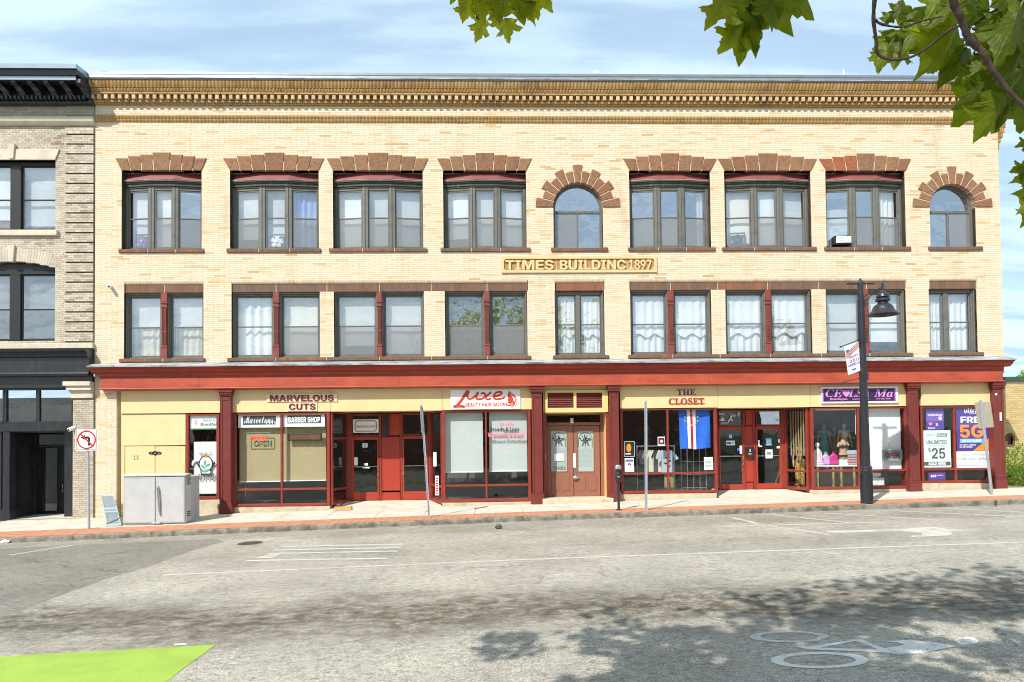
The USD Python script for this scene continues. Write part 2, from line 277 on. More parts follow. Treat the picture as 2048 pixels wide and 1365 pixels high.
look('black_iron', (0.020, 0.021, 0.026), 0.38, 0.25, 8, coat=0.15)
look('dark_gap', (0.012, 0.012, 0.012), 0.8, 0.1)
look('white_paint', (0.80, 0.80, 0.79), 0.45, 0.03, 3)
look('white_card', (0.80, 0.82, 0.82), 0.7, 0.03, 3)
look('pale_card', (0.66, 0.78, 0.77), 0.7, 0.03, 3)
look('sign_red', (0.45, 0.025, 0.02), 0.45, 0.05)
look('wine_letter', (0.165, 0.014, 0.030), 0.4, 0.08)
look('brick_letter', (0.33, 0.035, 0.022), 0.45, 0.08)
look('orange_red', (0.46, 0.050, 0.025), 0.45, 0.08)
look('black_print', (0.018, 0.018, 0.018), 0.5, 0.1)
look('grey_print', (0.20, 0.24, 0.23), 0.6, 0.1)
look('dark_grey_print', (0.075, 0.080, 0.082), 0.6, 0.1)
look('pink_print', (0.72, 0.14, 0.24), 0.6, 0.05)
look('lilac_print', (0.62, 0.24, 0.58), 0.5, 0.06)
look('purple_board', (0.035, 0.018, 0.055), 0.4, 0.1)
look('purple_border', (0.36, 0.12, 0.55), 0.4, 0.08)
look('indigo_print', (0.085, 0.035, 0.26), 0.5, 0.08)
look('violet_print', (0.20, 0.10, 0.42), 0.5, 0.08)
look('orange_print', (0.80, 0.28, 0.04), 0.5, 0.1)
look('blue_print', (0.05, 0.12, 0.50), 0.5, 0.06)
look('sky_print', (0.20, 0.50, 0.80), 0.5, 0.05)
look('green_print', (0.05, 0.28, 0.10), 0.6, 0.06)
look('mint_print', (0.10, 0.42, 0.30), 0.6, 0.06)
look('sun_yellow', (0.80, 0.58, 0.03), 0.6, 0.05)
look('handle_brown', (0.14, 0.065, 0.035), 0.6, 0.1)
look('flag_blue', (0.018, 0.135, 0.60), 0.7, 0.05)
look('flag_red', (0.52, 0.02, 0.04), 0.7, 0.05)
look('neon_red', (0.85, 0.10, 0.04), 0.4, 0.03, emit=0.25)
look('neon_green', (0.10, 0.40, 0.28), 0.4, 0.03)
look('shade_tan', (0.40, 0.33, 0.19), 0.85, 0.06, 40, stretch=(1, 1, 0.05), bump=0.1)
look('shade_grey', (0.50, 0.55, 0.53), 0.85, 0.04, 3)
look('blind_white', (0.76, 0.77, 0.76), 0.8, 0.04, 2)
look('blind_warm', (0.72, 0.69, 0.60), 0.8, 0.05, 2)
look('blind_grey', (0.55, 0.56, 0.55), 0.8, 0.05, 2)
look('curtain_white', (0.72, 0.73, 0.72), 0.9, 0.06, 3)
look('curtain_blue', (0.26, 0.36, 0.62), 0.9, 0.1, 3)
look('curtain_lilac', (0.44, 0.40, 0.58), 0.9, 0.1, 3)
look('curtain_cream', (0.62, 0.57, 0.45), 0.9, 0.12, 3, stretch=(9, 1, 0.3), dirt=(0.42, 0.36, 0.26), dscale=7, dstretch=(3, 1, 0.05))
look('room_paint', (0.22, 0.21, 0.20), 0.9, 0.1, 1)
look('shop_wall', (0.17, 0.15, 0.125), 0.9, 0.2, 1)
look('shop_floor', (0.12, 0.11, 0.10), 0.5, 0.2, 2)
look('fan_purple', (0.30, 0.09, 0.30), 0.5, 0.1)
look('fan_dark', (0.10, 0.10, 0.10), 0.5, 0.1)
look('plywood', (0.50, 0.30, 0.13), 0.75, 0.2, 5, stretch=(1, 4, 4))
look('concrete', (0.53, 0.48, 0.395), 0.9, 0.13, 3.0, bump=0.25, bscale=120, dirt=(0.36, 0.31, 0.235), dscale=1.6, drange=(0.48, 0.80))
look('walk_joint', (0.27, 0.23, 0.17), 0.95, 0.2, 5)
look('granite', (0.24, 0.215, 0.165), 0.85, 0.34, 30, bump=0.6, bscale=50, dirt=(0.10, 0.093, 0.078), dscale=3.2, drange=(0.42, 0.60))
tone_look('paver', [(0.0, (0.46, 0.215, 0.125)), (0.6, (0.42, 0.185, 0.105)), (1.0, (0.36, 0.16, 0.095))], rough=0.85, var=0.12, scale=5, bump=0.3, dirt=(0.40, 0.22, 0.14), dscale=0.9)
def paint_look(name, col, thr, soft):
    LOOK[name] = usdkit.material(stage, '/World/Looks/'+name, {'geo': ('geometry', {}), 'n': ('noise_texture', {'scale': 42.0, 'detail': 6.0, 'roughness': 0.8}), 'n2': ('noise_texture', {'scale': 2.2, 'detail': 5.0, 'roughness': 0.6}),
        'ad': ('math', {'math_type': 'multiply_add', 'value2': 0.55}), 'r': ('rgb_ramp', {'ramp': [(thr, (0.0,)*3), (thr+soft, (1.0,)*3)]}), 'c': ('rgb_ramp', {'ramp': [(0.3, tuple(np.array(col)*0.80)), (0.7, tuple(np.minimum(np.array(col)*1.08, 0.9)))]}),
        'b': ('bump', {'strength': 0.6, 'distance': 0.01}), 'p': ('principled_bsdf', {'roughness': 0.75}), 't': ('transparent_bsdf', {}), 'm': ('mix_closure', {})},
        [('geo.position', 'n.vector'), ('geo.position', 'n2.vector'), ('n2.fac', 'ad.value1'), ('n.fac', 'ad.value3'), ('ad.value', 'r.fac'), ('n2.fac', 'c.fac'), ('c.color', 'p.base_color'), ('n.fac', 'b.height'), ('b.normal', 'p.normal'), ('r.color', 'm.fac'), ('p.BSDF', 'm.closure1'), ('t.BSDF', 'm.closure2')], surface='m.closure')
paint_look('faded_white', (0.66, 0.65, 0.61), 0.72, 0.14); look('stand_panel', (0.17, 0.215, 0.23), 0.5, 0.15, 6, dirt=(0.24, 0.26, 0.24), dscale=5); look('cream_board', (0.70, 0.61, 0.38), 0.5, 0.04, 3)
paint_look('road_white', (0.58, 0.565, 0.515), 0.77, 0.12); paint_look('worn_white', (0.70, 0.69, 0.65), 0.81, 0.12); paint_look('green_paint', (0.29, 0.42, 0.055), 0.89, 0.08)
look('ridge_stone', (0.56, 0.50, 0.39), 0.85, 0.10, 4, bump=0.2, dirt=(0.42, 0.37, 0.28), dscale=2)
look('soiled_stone', (0.33, 0.30, 0.23), 0.85, 0.14, 4, bump=0.2)
tone_look('grey_brick', [(0.0, (0.52, 0.465, 0.375)), (0.5, (0.45, 0.395, 0.31)), (0.85, (0.37, 0.31, 0.23)), (1.0, (0.27, 0.20, 0.14))], rough=0.85, var=0.10, scale=9, bump=0.4, dirt=(0.34, 0.28, 0.21), dscale=1.1, drange=(0.52, 0.8))
look('grey_mortar', (0.30, 0.26, 0.20), 0.95, 0.2, 6)
tone_look('pale_brick', [(0.0, (0.58, 0.44, 0.22)), (1.0, (0.48, 0.34, 0.15))], var=0.08, bump=0.2)
look('green_coping', (0.035, 0.075, 0.06), 0.5, 0.1)
look('opposite_brick', (0.20, 0.085, 0.055), 0.9, 0.2, 4)
look('slate', (0.07, 0.07, 0.075), 0.8, 0.2, 3)
look('bark', (0.050, 0.030, 0.024), 0.9, 0.4, 30, stretch=(1, 1, 0.4), bump=0.8, bscale=60)
look('bark_pale', (0.24, 0.21, 0.15), 0.9, 0.3, 6, bump=0.4)
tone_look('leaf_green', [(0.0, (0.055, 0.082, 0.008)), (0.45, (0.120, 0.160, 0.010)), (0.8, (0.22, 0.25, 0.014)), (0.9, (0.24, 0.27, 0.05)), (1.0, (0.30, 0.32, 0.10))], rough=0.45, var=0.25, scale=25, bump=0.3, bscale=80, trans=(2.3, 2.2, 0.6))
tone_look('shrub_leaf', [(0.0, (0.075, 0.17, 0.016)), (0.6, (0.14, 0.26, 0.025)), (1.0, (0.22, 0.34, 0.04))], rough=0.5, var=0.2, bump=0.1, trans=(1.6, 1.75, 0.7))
look('skin', (0.45, 0.27, 0.17), 0.6, 0.05)
look('skin_brown', (0.20, 0.10, 0.06), 0.6, 0.05)
look('mannequin_white', (0.72, 0.68, 0.60), 0.5, 0.04)
look('dark_hair', (0.02, 0.014, 0.012), 0.5, 0.1)
look('fair_hair', (0.42, 0.28, 0.12), 0.5, 0.2)
look('teal_dress', (0.012, 0.20, 0.19), 0.5, 0.2, 20)
look('plum_dress', (0.115, 0.05, 0.06), 0.4, 0.5, 40)
look('ivory_dress', (0.46, 0.40, 0.26), 0.6, 0.1)
look('leopard', (0.52, 0.36, 0.09), 0.6, 0.2, 30, dirt=(0.05, 0.03, 0.02), dscale=28, drange=(0.5, 0.53))
look('denim', (0.10, 0.13, 0.17), 0.8, 0.2, 10)
look('pink_cloth', (0.74, 0.52, 0.56), 0.8, 0.05)
look('lavender_pack', (0.55, 0.33, 0.62), 0.6, 0.08)
look('magenta_pack', (0.52, 0.02, 0.20), 0.5, 0.1)
look('mauve_cloth', (0.40, 0.24, 0.24), 0.8, 0.1)
look('shirt_grey', (0.36, 0.43, 0.54), 0.8, 0.05)
look('shirt_dark', (0.05, 0.05, 0.055), 0.8, 0.1)
look('shirt_olive', (0.25, 0.22, 0.10), 0.8, 0.1)
look('shirt_cream', (0.62, 0.58, 0.48), 0.8, 0.1)
look('pale_blue_metal', (0.27, 0.36, 0.40), 0.5, 0.12, 4, dirt=(0.32, 0.34, 0.31), dscale=4)
look('brass', (0.55, 0.42, 0.15), 0.35, 0.1, metal=0.6)
look('litter_white', (0.72, 0.70, 0.66), 0.7, 0.08, 12)
look('stain_dark', (0.08, 0.075, 0.065), 0.8, 0.2)
glass_look('window_glass', 0.29, wob=0.004)
glass_look('mirror_glass', 0.50, wob=0.008)
glass_look('shop_glass', 0.075, wob=0.004)
screen_look('insect_screen', (0.27, 0.28, 0.29), 0.50)
LOOK['frosted'] = usdkit.material(stage, '/World/Looks/frosted', {'t': ('transparent_bsdf', {}), 'd': ('principled_bsdf', {'base_color': (0.45, 0.55, 0.52), 'roughness': 0.3}), 'm': ('mix_closure', {'fac': 0.8})}, [('t.BSDF', 'm.closure1'), ('d.BSDF', 'm.closure2')], surface='m.closure')
# worn asphalt: aggregate, blotches, the oil-darkened middle of the lane and rubbed wheel tracks
def asphalt(name, base, dark, tracks):
    b = np.array(base); nodes = {'geo': ('geometry', {}), 'n1': ('noise_texture', {'scale': 55.0, 'detail': 5.0, 'roughness': 0.75}), 'n2': ('noise_texture', {'scale': 0.55, 'detail': 6.0, 'roughness': 0.6}),
        'v': ('voronoi_texture', {'scale': 75.0}), 'r1': ('rgb_ramp', {'ramp': [(0.36, b*0.30), (0.47, b*0.85), (0.53, b*1.1), (0.66, b*1.9)]}), 'r2': ('rgb_ramp', {'ramp': [(0.3, (0.80,)*3), (0.7, (1.16,)*3)]}), 'm5': ('mapping', {'mapping_type': 'point', 'scale': (0.7, 1.0, 1)}), 'n5': ('noise_texture', {'scale': 12.0, 'detail': 7.0, 'roughness': 0.75}), 'r5': ('rgb_ramp', {'ramp': [(0.36, (0.56,)*3), (0.47, (0.95,)*3), (0.62, (1.18,)*3)]}), 'm6': ('mix_color', {'blend_type': 'multiply', 'fac': 1.0, 'use_clamp_result': False}),
        'm1': ('mix_color', {'blend_type': 'multiply', 'fac': 1.0, 'use_clamp_result': False}), 'sep': ('separate_xyz', {}), 'sx': ('math', {'math_type': 'multiply', 'value2': 0.045}),
        'ya': ('math', {'math_type': 'add'}), 'n3': ('noise_texture', {'scale': 0.8, 'detail': 7.0, 'roughness': 0.65}), 'm3': ('mapping', {'mapping_type': 'point', 'scale': (0.9, 1.5, 1)}), 'nm': ('math', {'math_type': 'multiply_add', 'value2': 2.4, 'value3': -1.2}),
        'yb': ('math', {'math_type': 'add'}), 'rng': ('map_range', {'from_min': -17.0, 'from_max': -3.0, 'to_min': 0.0, 'to_max': 1.0, 'clamp': True}),
        'tr': ('rgb_ramp', {'ramp': tracks}), 'm2': ('mix_color', {'blend_type': 'mix', 'b': dark}),
        'map4': ('mapping', {'mapping_type': 'point', 'scale': (0.6, 1.6, 1)}), 'n4': ('noise_texture', {'scale': 4.3, 'detail': 6.0, 'roughness': 0.7}), 'r4': ('rgb_ramp', {'ramp': [(0.64, (0, 0, 0)), (0.74, (0.6,)*3)]}), 'n1b': ('noise_texture', {'scale': 5.0, 'detail': 9.0, 'roughness': 0.8}), 'rg': ('rgb_ramp', {'ramp': [(0.38, (0.25,)*3), (0.58, (1.25,)*3)]}), 'mg': ('mix_color', {'blend_type': 'multiply', 'fac': 1.0, 'use_clamp_result': True}), 'm4': ('mix_color', {'blend_type': 'mix', 'b': tuple(np.array(dark)*0.8)}),
        'cd': ('noise_texture', {'scale': 1.1, 'detail': 6.0}), 'cv': ('vector_math', {'math_type': 'add'}), 'cs': ('vector_math', {'math_type': 'scale', 'scale': 1.1}), 'vc': ('voronoi_texture', {'feature': 'distance_to_edge', 'scale': 0.42}), 'cr': ('rgb_ramp', {'ramp': [(0.0, (1,)*3), (0.006, (0.8,)*3), (0.012, (0,)*3)]}), 'cn': ('noise_texture', {'scale': 0.35, 'detail': 3.0}), 'cnr': ('rgb_ramp', {'ramp': [(0.52, (0,)*3), (0.64, (0.55,)*3)]}), 'cm': ('mix_color', {'blend_type': 'multiply', 'fac': 1.0}), 'm7': ('mix_color', {'blend_type': 'mix', 'b': tuple(np.array(dark)*0.35)}), 'bn': ('bump', {'strength': 0.6, 'distance': 0.012}), 'p': ('principled_bsdf', {'roughness': 0.82, 'specular_ior_level': 0.35})}
    links = [('geo.position', 'n1.vector'), ('geo.position', 'n2.vector'), ('geo.position', 'v.vector'), ('n1.fac', 'r1.fac'), ('n2.fac', 'r2.fac'), ('r1.color', 'm1.a'), ('r2.color', 'm1.b'),
             ('geo.position', 'sep.vector'), ('sep.x', 'sx.value1'), ('sep.y', 'ya.value1'), ('sx.value', 'ya.value2'), ('geo.position', 'm3.vector'), ('m3.vector', 'n3.vector'), ('n3.fac', 'nm.value1'), ('ya.value', 'yb.value1'), ('nm.value', 'yb.value2'),
             ('yb.value', 'rng.value'), ('rng.result', 'tr.fac'), ('geo.position', 'm5.vector'), ('m5.vector', 'n5.vector'), ('n5.fac', 'r5.fac'), ('m1.result', 'm6.a'), ('r5.color', 'm6.b'), ('m6.result', 'm2.a'), ('tr.color', 'mg.a'), ('rg.color', 'mg.b'), ('n1b.fac', 'rg.fac'), ('m5.vector', 'n1b.vector'), ('mg.result', 'm2.fac'), ('geo.position', 'map4.vector'), ('map4.vector', 'n4.vector'), ('n4.fac', 'r4.fac'), ('m2.result', 'm4.a'), ('r4.color', 'm4.fac'), ('geo.position', 'cd.vector'), ('cd.color', 'cs.vector1'), ('geo.position', 'cv.vector1'), ('cs.vector', 'cv.vector2'), ('cv.vector', 'vc.vector'), ('vc.distance', 'cr.fac'), ('geo.position', 'cn.vector'), ('cn.fac', 'cnr.fac'), ('cr.color', 'cm.a'), ('cnr.color', 'cm.b'), ('m4.result', 'm7.a'), ('cm.result', 'm7.fac'), ('m7.result', 'p.base_color'), ('n1.fac', 'bn.height'), ('bn.normal', 'p.normal')]
    LOOK[name] = usdkit.material(stage, '/World/Looks/'+name, nodes, links, surface='p.BSDF')
def tk(Y): return (Y+17)/14
asphalt('asphalt', (0.335, 0.31, 0.262), (0.085, 0.070, 0.048), [(0, (0.1,)*3), (tk(-14.2), (0.0,)*3), (tk(-13.1), (0.85,)*3), (tk(-12.3), (0.8,)*3), (tk(-11.2), (0.03,)*3), (tk(-9), (0.0,)*3), (tk(-7.4), (0.25,)*3), (tk(-6.8), (0.1,)*3), (tk(-5.2), (0.0,)*3), (tk(-4.6), (0.35,)*3), (1, (0.2,)*3)])
asphalt('asphalt_dark', (0.215, 0.20, 0.168), (0.10, 0.09, 0.07), [(0, (0.3,)*3), (0.5, (0.0,)*3), (1, (0.3,)*3)])
# ================================================================= GROUND
def sheet(x0, x1, ys, zf, nx=None):
    xs = sorted(set([x0, x1, 0.55, 1.66]+list(np.linspace(x0, x1, nx or 30)))); mb = MB()
    v = [(x, y, zf(x, y)) for y in ys for x in xs]; n = len(xs)
    f = [(j*n+i, j*n+i+1, (j+1)*n+i+1) for j in range(len(ys)-1) for i in range(n-1)]+[(j*n+i, (j+1)*n+i+1, (j+1)*n+i) for j in range(len(ys)-1) for i in range(n-1)]
    return mb.add(v, f)
rnd = random.Random(7); nrnd = np.random.default_rng(7)
gnd = MB(); gnd.quad((-900, -900, -9.0), (900, -900, -9.0), (900, 900, -9.0), (-900, 900, -9.0))
look('earth', (0.10, 0.11, 0.06), 0.95, 0.2, 0.4)
def z_far(X, Y):
    return z_road(max(min(X, 45), -45), 0)
obj('ground', sheet(-300, 300, [-300, -60, -24.0], lambda x, y: z_far(x, y)-0.02), 'earth', kind='structure')
obj('ground', sheet(-300, 300, [2.5, 30, 300], lambda x, y: z_far(x, y)+0.05), 'earth', kind='structure')
road = obj('road', sheet(-80, 80, [-24.0, -20, -16, -12, -8, -5, -3.0], z_road, 60), 'asphalt', kind='structure')
def px_poly(pts): return Polygon([G(x, y)[:2] for x, y in pts]).buffer(0)
def paint(name, polys, mat, dz=0.005, **kw):
    mb = MB()
    for p in polys: mb.flat(p, z_road, dz)
    return obj(name, mb, mat, road, **kw)
def ragged(poly, seed, amp=0.03, step=0.12):
    def one(g):
        pts = np.array(g.exterior.segmentize(step).coords)[:-1]
        n = meshkit.fbm(np.c_[pts*4, np.full(len(pts), seed)], 3, seed)-0.5; m = meshkit.fbm(np.c_[pts*4+50, np.full(len(pts), seed)], 3, seed+9)-0.5
        return Polygon(pts+np.c_[n, m]*2*amp).buffer(0)
    return unary_union([one(g) for g in getattr(poly, 'geoms', [poly]) if g.geom_type == 'Polygon'])
def strip_px(pts, w): return LineString([G(x, y)[:2] for x, y in pts]).buffer(w/2, cap_style=2)
paint('asphalt_patch', [ragged(px_poly([(-260, 1093), (-260, 1330), (0, 1238), (118, 1192), (192, 1165), (305, 1131), (385, 1101), (450, 1083), (430, 1079), (300, 1084), (0, 1098)]), 3, 0.05)], 'asphalt_dark', 0.003, label='darker resurfaced asphalt patch at the left side of the road')
def worn(polys, seed, keep=0.62):                                   # paint scuffed away in small flakes
    g = unary_union(polys); r = random.Random(seed); x0, y0, x1, y1 = g.bounds; holes = []
    for _ in range(int(g.area*70)):
        x, y = r.uniform(x0, x1), r.uniform(y0, y1)
        if r.random() > keep: holes.append(affinity.scale(Point(x, y).buffer(r.uniform(0.008, 0.035), 3), r.uniform(1, 3), 1))
    return g.difference(unary_union(holes)) if holes else g
paint('lane_line', [ragged(strip_px([(326, 1151), (700, 1135), (1024, 1121), (1500, 1104), (2052, 1085), (2400, 1074)], 0.10), 5, 0.015)], 'road_white')
paint('lane_line', [ragged(strip_px([(20, 1111), (146, 1091)], 0.10), 6, 0.015)], 'road_white')
for k, (a, b) in enumerate([((566, 1094), (806, 1089)), ((548, 1101), (800, 1096)), ((540, 1108), (795, 1103)), ((494, 1122), (775, 1117.5))]):
    paint('hatch_line', [ragged(strip_px([a, b], 0.13), 10+k, 0.015)], 'road_white')
paint('hatch_line', [ragged(px_poly([(510, 1117), (548, 1107), (560, 1110), (545, 1117)]), 15, 0.02)], 'road_white')
for k, (pts, w) in enumerate([([(1464, 1036), (1500, 1044), (1529, 1054)], .13), ([(1519, 1050), (1600, 1061), (1659, 1070)], .11), ([(1764, 1021), (2029, 1034)], .10), ([(1894, 1017.5), (2060, 1026)], .10), ([(1649, 1027), (1869, 1040)], .10), ([(1544, 1030), (1620, 1038), (1699, 1046)], .10), ([(1444, 1054), (1769, 1045)], .09)]):
    paint('parking_line', [ragged(strip_px(pts, w), 20+k, 0.012)], 'road_white')
A5 = lambda pts: [(1024+x/2, 1000+y/2) for x, y in pts]
paint('turn_arrow', [worn([px_poly(A5([(1250, 130), (1270, 125), (1560, 118), (1620, 112), (1690, 110), (1730, 115), (1745, 119), (1885, 122), (1755, 128), (1762, 138), (1740, 144), (1600, 150), (1590, 145), (1640, 141), (1640, 134), (1560, 126), (1300, 133)]))], 4, 0.9)], 'road_white')
def ring_px(cx, cy, rx, ry, w):
    o = [(cx+rx*math.cos(a), cy+ry*math.sin(a)) for a in np.linspace(0, 2*math.pi, 48)[:-1]]; i = [(cx+(rx-w)*math.cos(a), cy+(ry-w*ry/rx*1.15)*math.sin(a)) for a in np.linspace(0, 2*math.pi, 48)[:-1]]
    return px_poly(A5(o)).difference(px_poly(A5(i)))
bikep = [ring_px(1230, 643, 195, 33, 50), ring_px(1110, 549, 158, 23, 42), px_poly(A5([(1120, 584), (1180, 600), (1480, 612), (1540, 618), (1620, 617), (1775, 588), (1705, 574), (1590, 561), (1500, 570), (1540, 572), (1570, 582), (1490, 596), (1400, 560), (1330, 562), (1390, 570), (1460, 600), (1200, 592)])),
         px_poly(A5([(1160, 592), (1340, 566), (1400, 562), (1250, 590), (1200, 597)])), px_poly(A5([(1818+48*math.cos(a), 566+16*math.sin(a)) for a in np.linspace(0, 6.28, 20)[:-1]]))]
paint('bicycle_marking', [unary_union([bikep[0]]+bikep[2:])], 'worn_white'); paint('bicycle_marking', [bikep[1]], 'faded_white', label='faded far wheel of the painted bicycle')
paint('green_lane_patch', [ragged(px_poly([(-300, 1332), (0, 1313.5), (240, 1301), (432, 1290), (380, 1328), (318, 1376), (240, 1440), (-300, 1480)]), 12, 0.012)], 'green_paint', 0.004)
paint('white_dash', [ragged(px_poly([(348, 1289), (372, 1287), (376, 1290), (350, 1292.5)]), 31, 0.02)], 'road_white', 0.006)
gp = G(500, 1087); mh = MB(); mh.flat(Point(gp[0], gp[1]).buffer(0.30, 16), z_road, 0.007)
for k in range(5): mh.flat(sbox(gp[0]-0.2, gp[1]-0.22+k*0.1, gp[0]+0.2, gp[1]-0.18+k*0.1), z_road, 0.012)
obj('manhole_cover', mh, 'stain_dark', road)
# pavement: concrete slabs, a strip of red pavers along granite kerb stones
walk = obj('sidewalk', sheet(-16, 20, [KERB+0.2, -2.0, -1.0, 0.0, 0.8, 2.6], lambda x, y: z_walk(x, y)-0.012, 40), 'walk_joint', kind='structure')
xs = [-15.5]
while xs[-1] < 20: xs.append(xs[-1]+rnd.uniform(1.45, 1.6))
PAV = KERB+0.17+0.945
def slab(mb, x0, x1, y0, y1, zf, top=0.0, th=0.05, g=0.006):
    x0 += g; x1 -= g; y0 += g; y1 -= g; ins = 0.006
    v = [(x, y, zf(x, y)+top-th) for x, y in ((x0, y0), (x1, y0), (x1, y1), (x0, y1))]+[(x, y, zf(x, y)+top-0.004) for x, y in ((x0, y0), (x1, y0), (x1, y1), (x0, y1))]+[(x, y, zf(x, y)+top) for x, y in ((x0+ins, y0+ins), (x1-ins, y0+ins), (x1-ins, y1-ins), (x0+ins, y1-ins))]
    f = [(0, 1, 5), (0, 5, 4), (1, 2, 6), (1, 6, 5), (2, 3, 7), (2, 7, 6), (3, 0, 4), (3, 4, 7), (4, 5, 9), (4, 9, 8), (5, 6, 10), (5, 10, 9), (6, 7, 11), (6, 11, 10), (7, 4, 8), (7, 8, 11), (8, 9, 10), (8, 10, 11)]
    mb.add(v, f, rnd.random())
for a, b in zip(xs[:-1], xs[1:]):
    for y0, y1 in ((PAV, -1.25), (-1.25, 0.0)):
        mb = MB(); slab(mb, a, b, y0, y1, z_walk, rnd.uniform(-0.002, 0.002)); obj('concrete_slab', mb, 'concrete', walk)
pv = MB(); x = -15.5
while x < 20:
    for k in range(9): slab(pv, x, x+0.205, KERB+0.17+k*0.105, KERB+0.17+(k+1)*0.105, z_walk, rnd.uniform(-0.002, 0.001), 0.04, 0.0025)
    x += 0.205
obj('brick_pavers', pv, 'paver', walk, tone=True, kind='stuff')
x = -16.0
while x < 20:
    L = rnd.uniform(1.7, 2.6); mb = MB(); n = 6
    for y0, y1, zt in ((KERB, KERB+0.168, 0.0),):
        prof = [(-0.0, -0.3), (-0.004, -0.06), (0.004, -0.016), (0.022, 0.0), (0.166, 0.0), (0.166, -0.3)]; v = []
        for i in range(n+1):
            xx = x+0.004+(L-0.008)*i/n
            for (dy, dz) in prof: v.append((xx, KERB+dy+(rnd.uniform(-0.006, 0.006) if dz > -0.1 and dy < 0.1 else 0), z_kerb(xx)+dz+(rnd.uniform(-0.004, 0.003) if dz > -0.1 else 0)))
        k = len(prof); f = []
        for i in range(n):
            for j in range(k-1): f += [(i*k+j, (i+1)*k+j, (i+1)*k+j+1), (i*k+j, (i+1)*k+j+1, i*k+j+1)]
        f += [(0, j+1, j+2) for j in range(k-2)]+[(n*k, n*k+j+2, n*k+j+1) for j in range(k-2)]; mb.add(v, f)
    obj('kerb_stone', mb, 'granite', walk, smooth=40); x += L

# ================================================================= THE BRICK BUILDING
B = thing('brick_building', 'long three-storey yellow brick building with brownstone window heads and red shopfronts', 'building')
XL, XR = -12.80, 17.25
zt = lambda y: EYE+(P(1024, y)[1]-EYE)                               # height of a photo row at mid facade
Z_FASC, Z_SILL2, Z_LINT2, Z_SILL3, Z_LINT3, Z_STR, Z_DENT, Z_TOP = [EYE+q for q in (1.582, 2.4795, 5.0149, 6.0444, 8.7385, 10.525, 11.008, 11.798)]
PXM = 22.4/FPX
WIN3 = [(243.3, 403.4, 237.6, 408.8, 230.9, 414.6), (460, 637.7, 453.3, 642.5, 445.9, 648.9), (666, 846, 658, 855, 653, 857), (886.5, 1052.6, 881, 1061.7, 873.7, 1064), (1259, 1421, 1256, 1431, 1245.5, 1433.5), (1449.3, 1622, 1443.6, 1633, 1435, 1633.6), (1652, 1810.7, 1648, 1821.5, 1637, 1821.5)]
ARCH3 = [(1107, 1206, 1102, 1216), (1859.8, 1951.6, 1856, 1965)]
WIN2 = [(248, 407, 320, 334), (463, 640, 545, 558), (668, 848.4, 753, 764), (890, 1054.7, 968, 980), (1261, 1423, 1336.7, 1349), (1451.6, 1624, 1532.5, 1544), (1652.7, 1812.7, 1728.6, 1739.6)]
DBL2 = [(1110, 1209, 1153, 1162), (1859, 1954.5, 1894.5, 1904)]
Xa = lambda px, py: P(px, py)[0]
z3s, z3t = Z_SILL3+0.115, Z_LINT3                                    # third-floor opening: sill top, stone underside
z2s, z2t = Z_SILL2+0.118, Z_LINT2-0.267
holes, blocked = [], []
for x0, x1, s0, s1, v0, v1 in WIN3:
    a, b = Xa(x0, 420), Xa(x1, 420); holes.append(sbox(a, z3s, b, z3t)); blocked += [sbox(a, z3s-0.01, b, z3t+0.02), sbox(Xa(s0, 503), Z_SILL3+0.01, Xa(s1, 503), z3s)]
arcs = []
for x0, x1, s0, s1 in ARCH3:
    a, b = Xa(x0, 450), Xa(x1, 450); zs_ = EYE+P((x0+x1)/2, 415.5)[1]-EYE; c = (a+b)/2; r = (b-a)/2
    arcs.append((c, r, zs_)); o = sbox(a, z3s, b, zs_).union(Point(c, zs_).buffer(r, 32)); holes.append(o)
    blocked += [o, sbox(Xa(s0, 503), Z_SILL3+0.01, Xa(s1, 503), z3s), Point(c, zs_).buffer(r+0.40, 24).intersection(sbox(c-4, zs_-0.0, c+4, zs_+4))]
RUNS2 = [(248, 407, 239, 411), (463, 1056, 455, 1062), (1110, 1209, 1106, 1218), (1259, 1813, 1256, 1825.7), (1859, 1954.5, 1859-1, 1967)]   # lintel runs and sill runs
for x0, x1, s0, s1 in RUNS2:
    blocked += [sbox(Xa(x0, 575)-0.004, z2t, Xa(x1, 575)+0.004, Z_LINT2+0.105), sbox(Xa(s0, 722), Z_SILL2+0.01, Xa(s1, 722), z2s)]
for x0, x1, s0, s1 in RUNS2: holes.append(sbox(Xa(x0, 575)-0.002, z2t-0.0, Xa(x1, 575)+0.002, Z_LINT2+0.10))
for w in WIN2+DBL2:
    a, b = Xa(w[0], 650), Xa(w[1], 650); h = sbox(a, z2s, b, z2t); holes.append(h); blocked.append(h.buffer(0.0))
plaque = R(1003, 513.5, 1313, 546); blocked.append(sbox(*[plaque[i] for i in (0, 2, 1, 3)]).buffer(-0.02))
def vous(x0, x1, v0, v1):
    a, b, va, vb = Xa(x0, 342), Xa(x1, 342), Xa(v0, 317), Xa(v1, 317); w = b-a
    fb = [0, 0.115, 0.255, 0.402, 0.598, 0.745, 0.885, 1]; ft = [(va-a)/w, 0.077, 0.23, 0.385, 0.615, 0.77, 0.923, (vb-a)/w]; hh = [0.405, 0.47, 0.52, 0.59, 0.52, 0.47, 0.405]
    out = []
    for k in range(7):
        h = hh[k]; H = hh[min(k, 6-k)]
        lo0, lo1, t0, t1 = a+fb[k]*w, a+fb[k+1]*w, a+ft[k]*w, a+ft[k+1]*w
        g = 0.010; out.append((Polygon([(lo0+g, Z_LINT3), (lo1-g, Z_LINT3), (t1-g, Z_LINT3+h), (t0+g, Z_LINT3+h)])))
    return out
VOUS = [vous(w[0], w[1], w[4], w[5]) for w in WIN3]
for vs in VOUS: blocked += [v.buffer(-0.03) for v in vs]
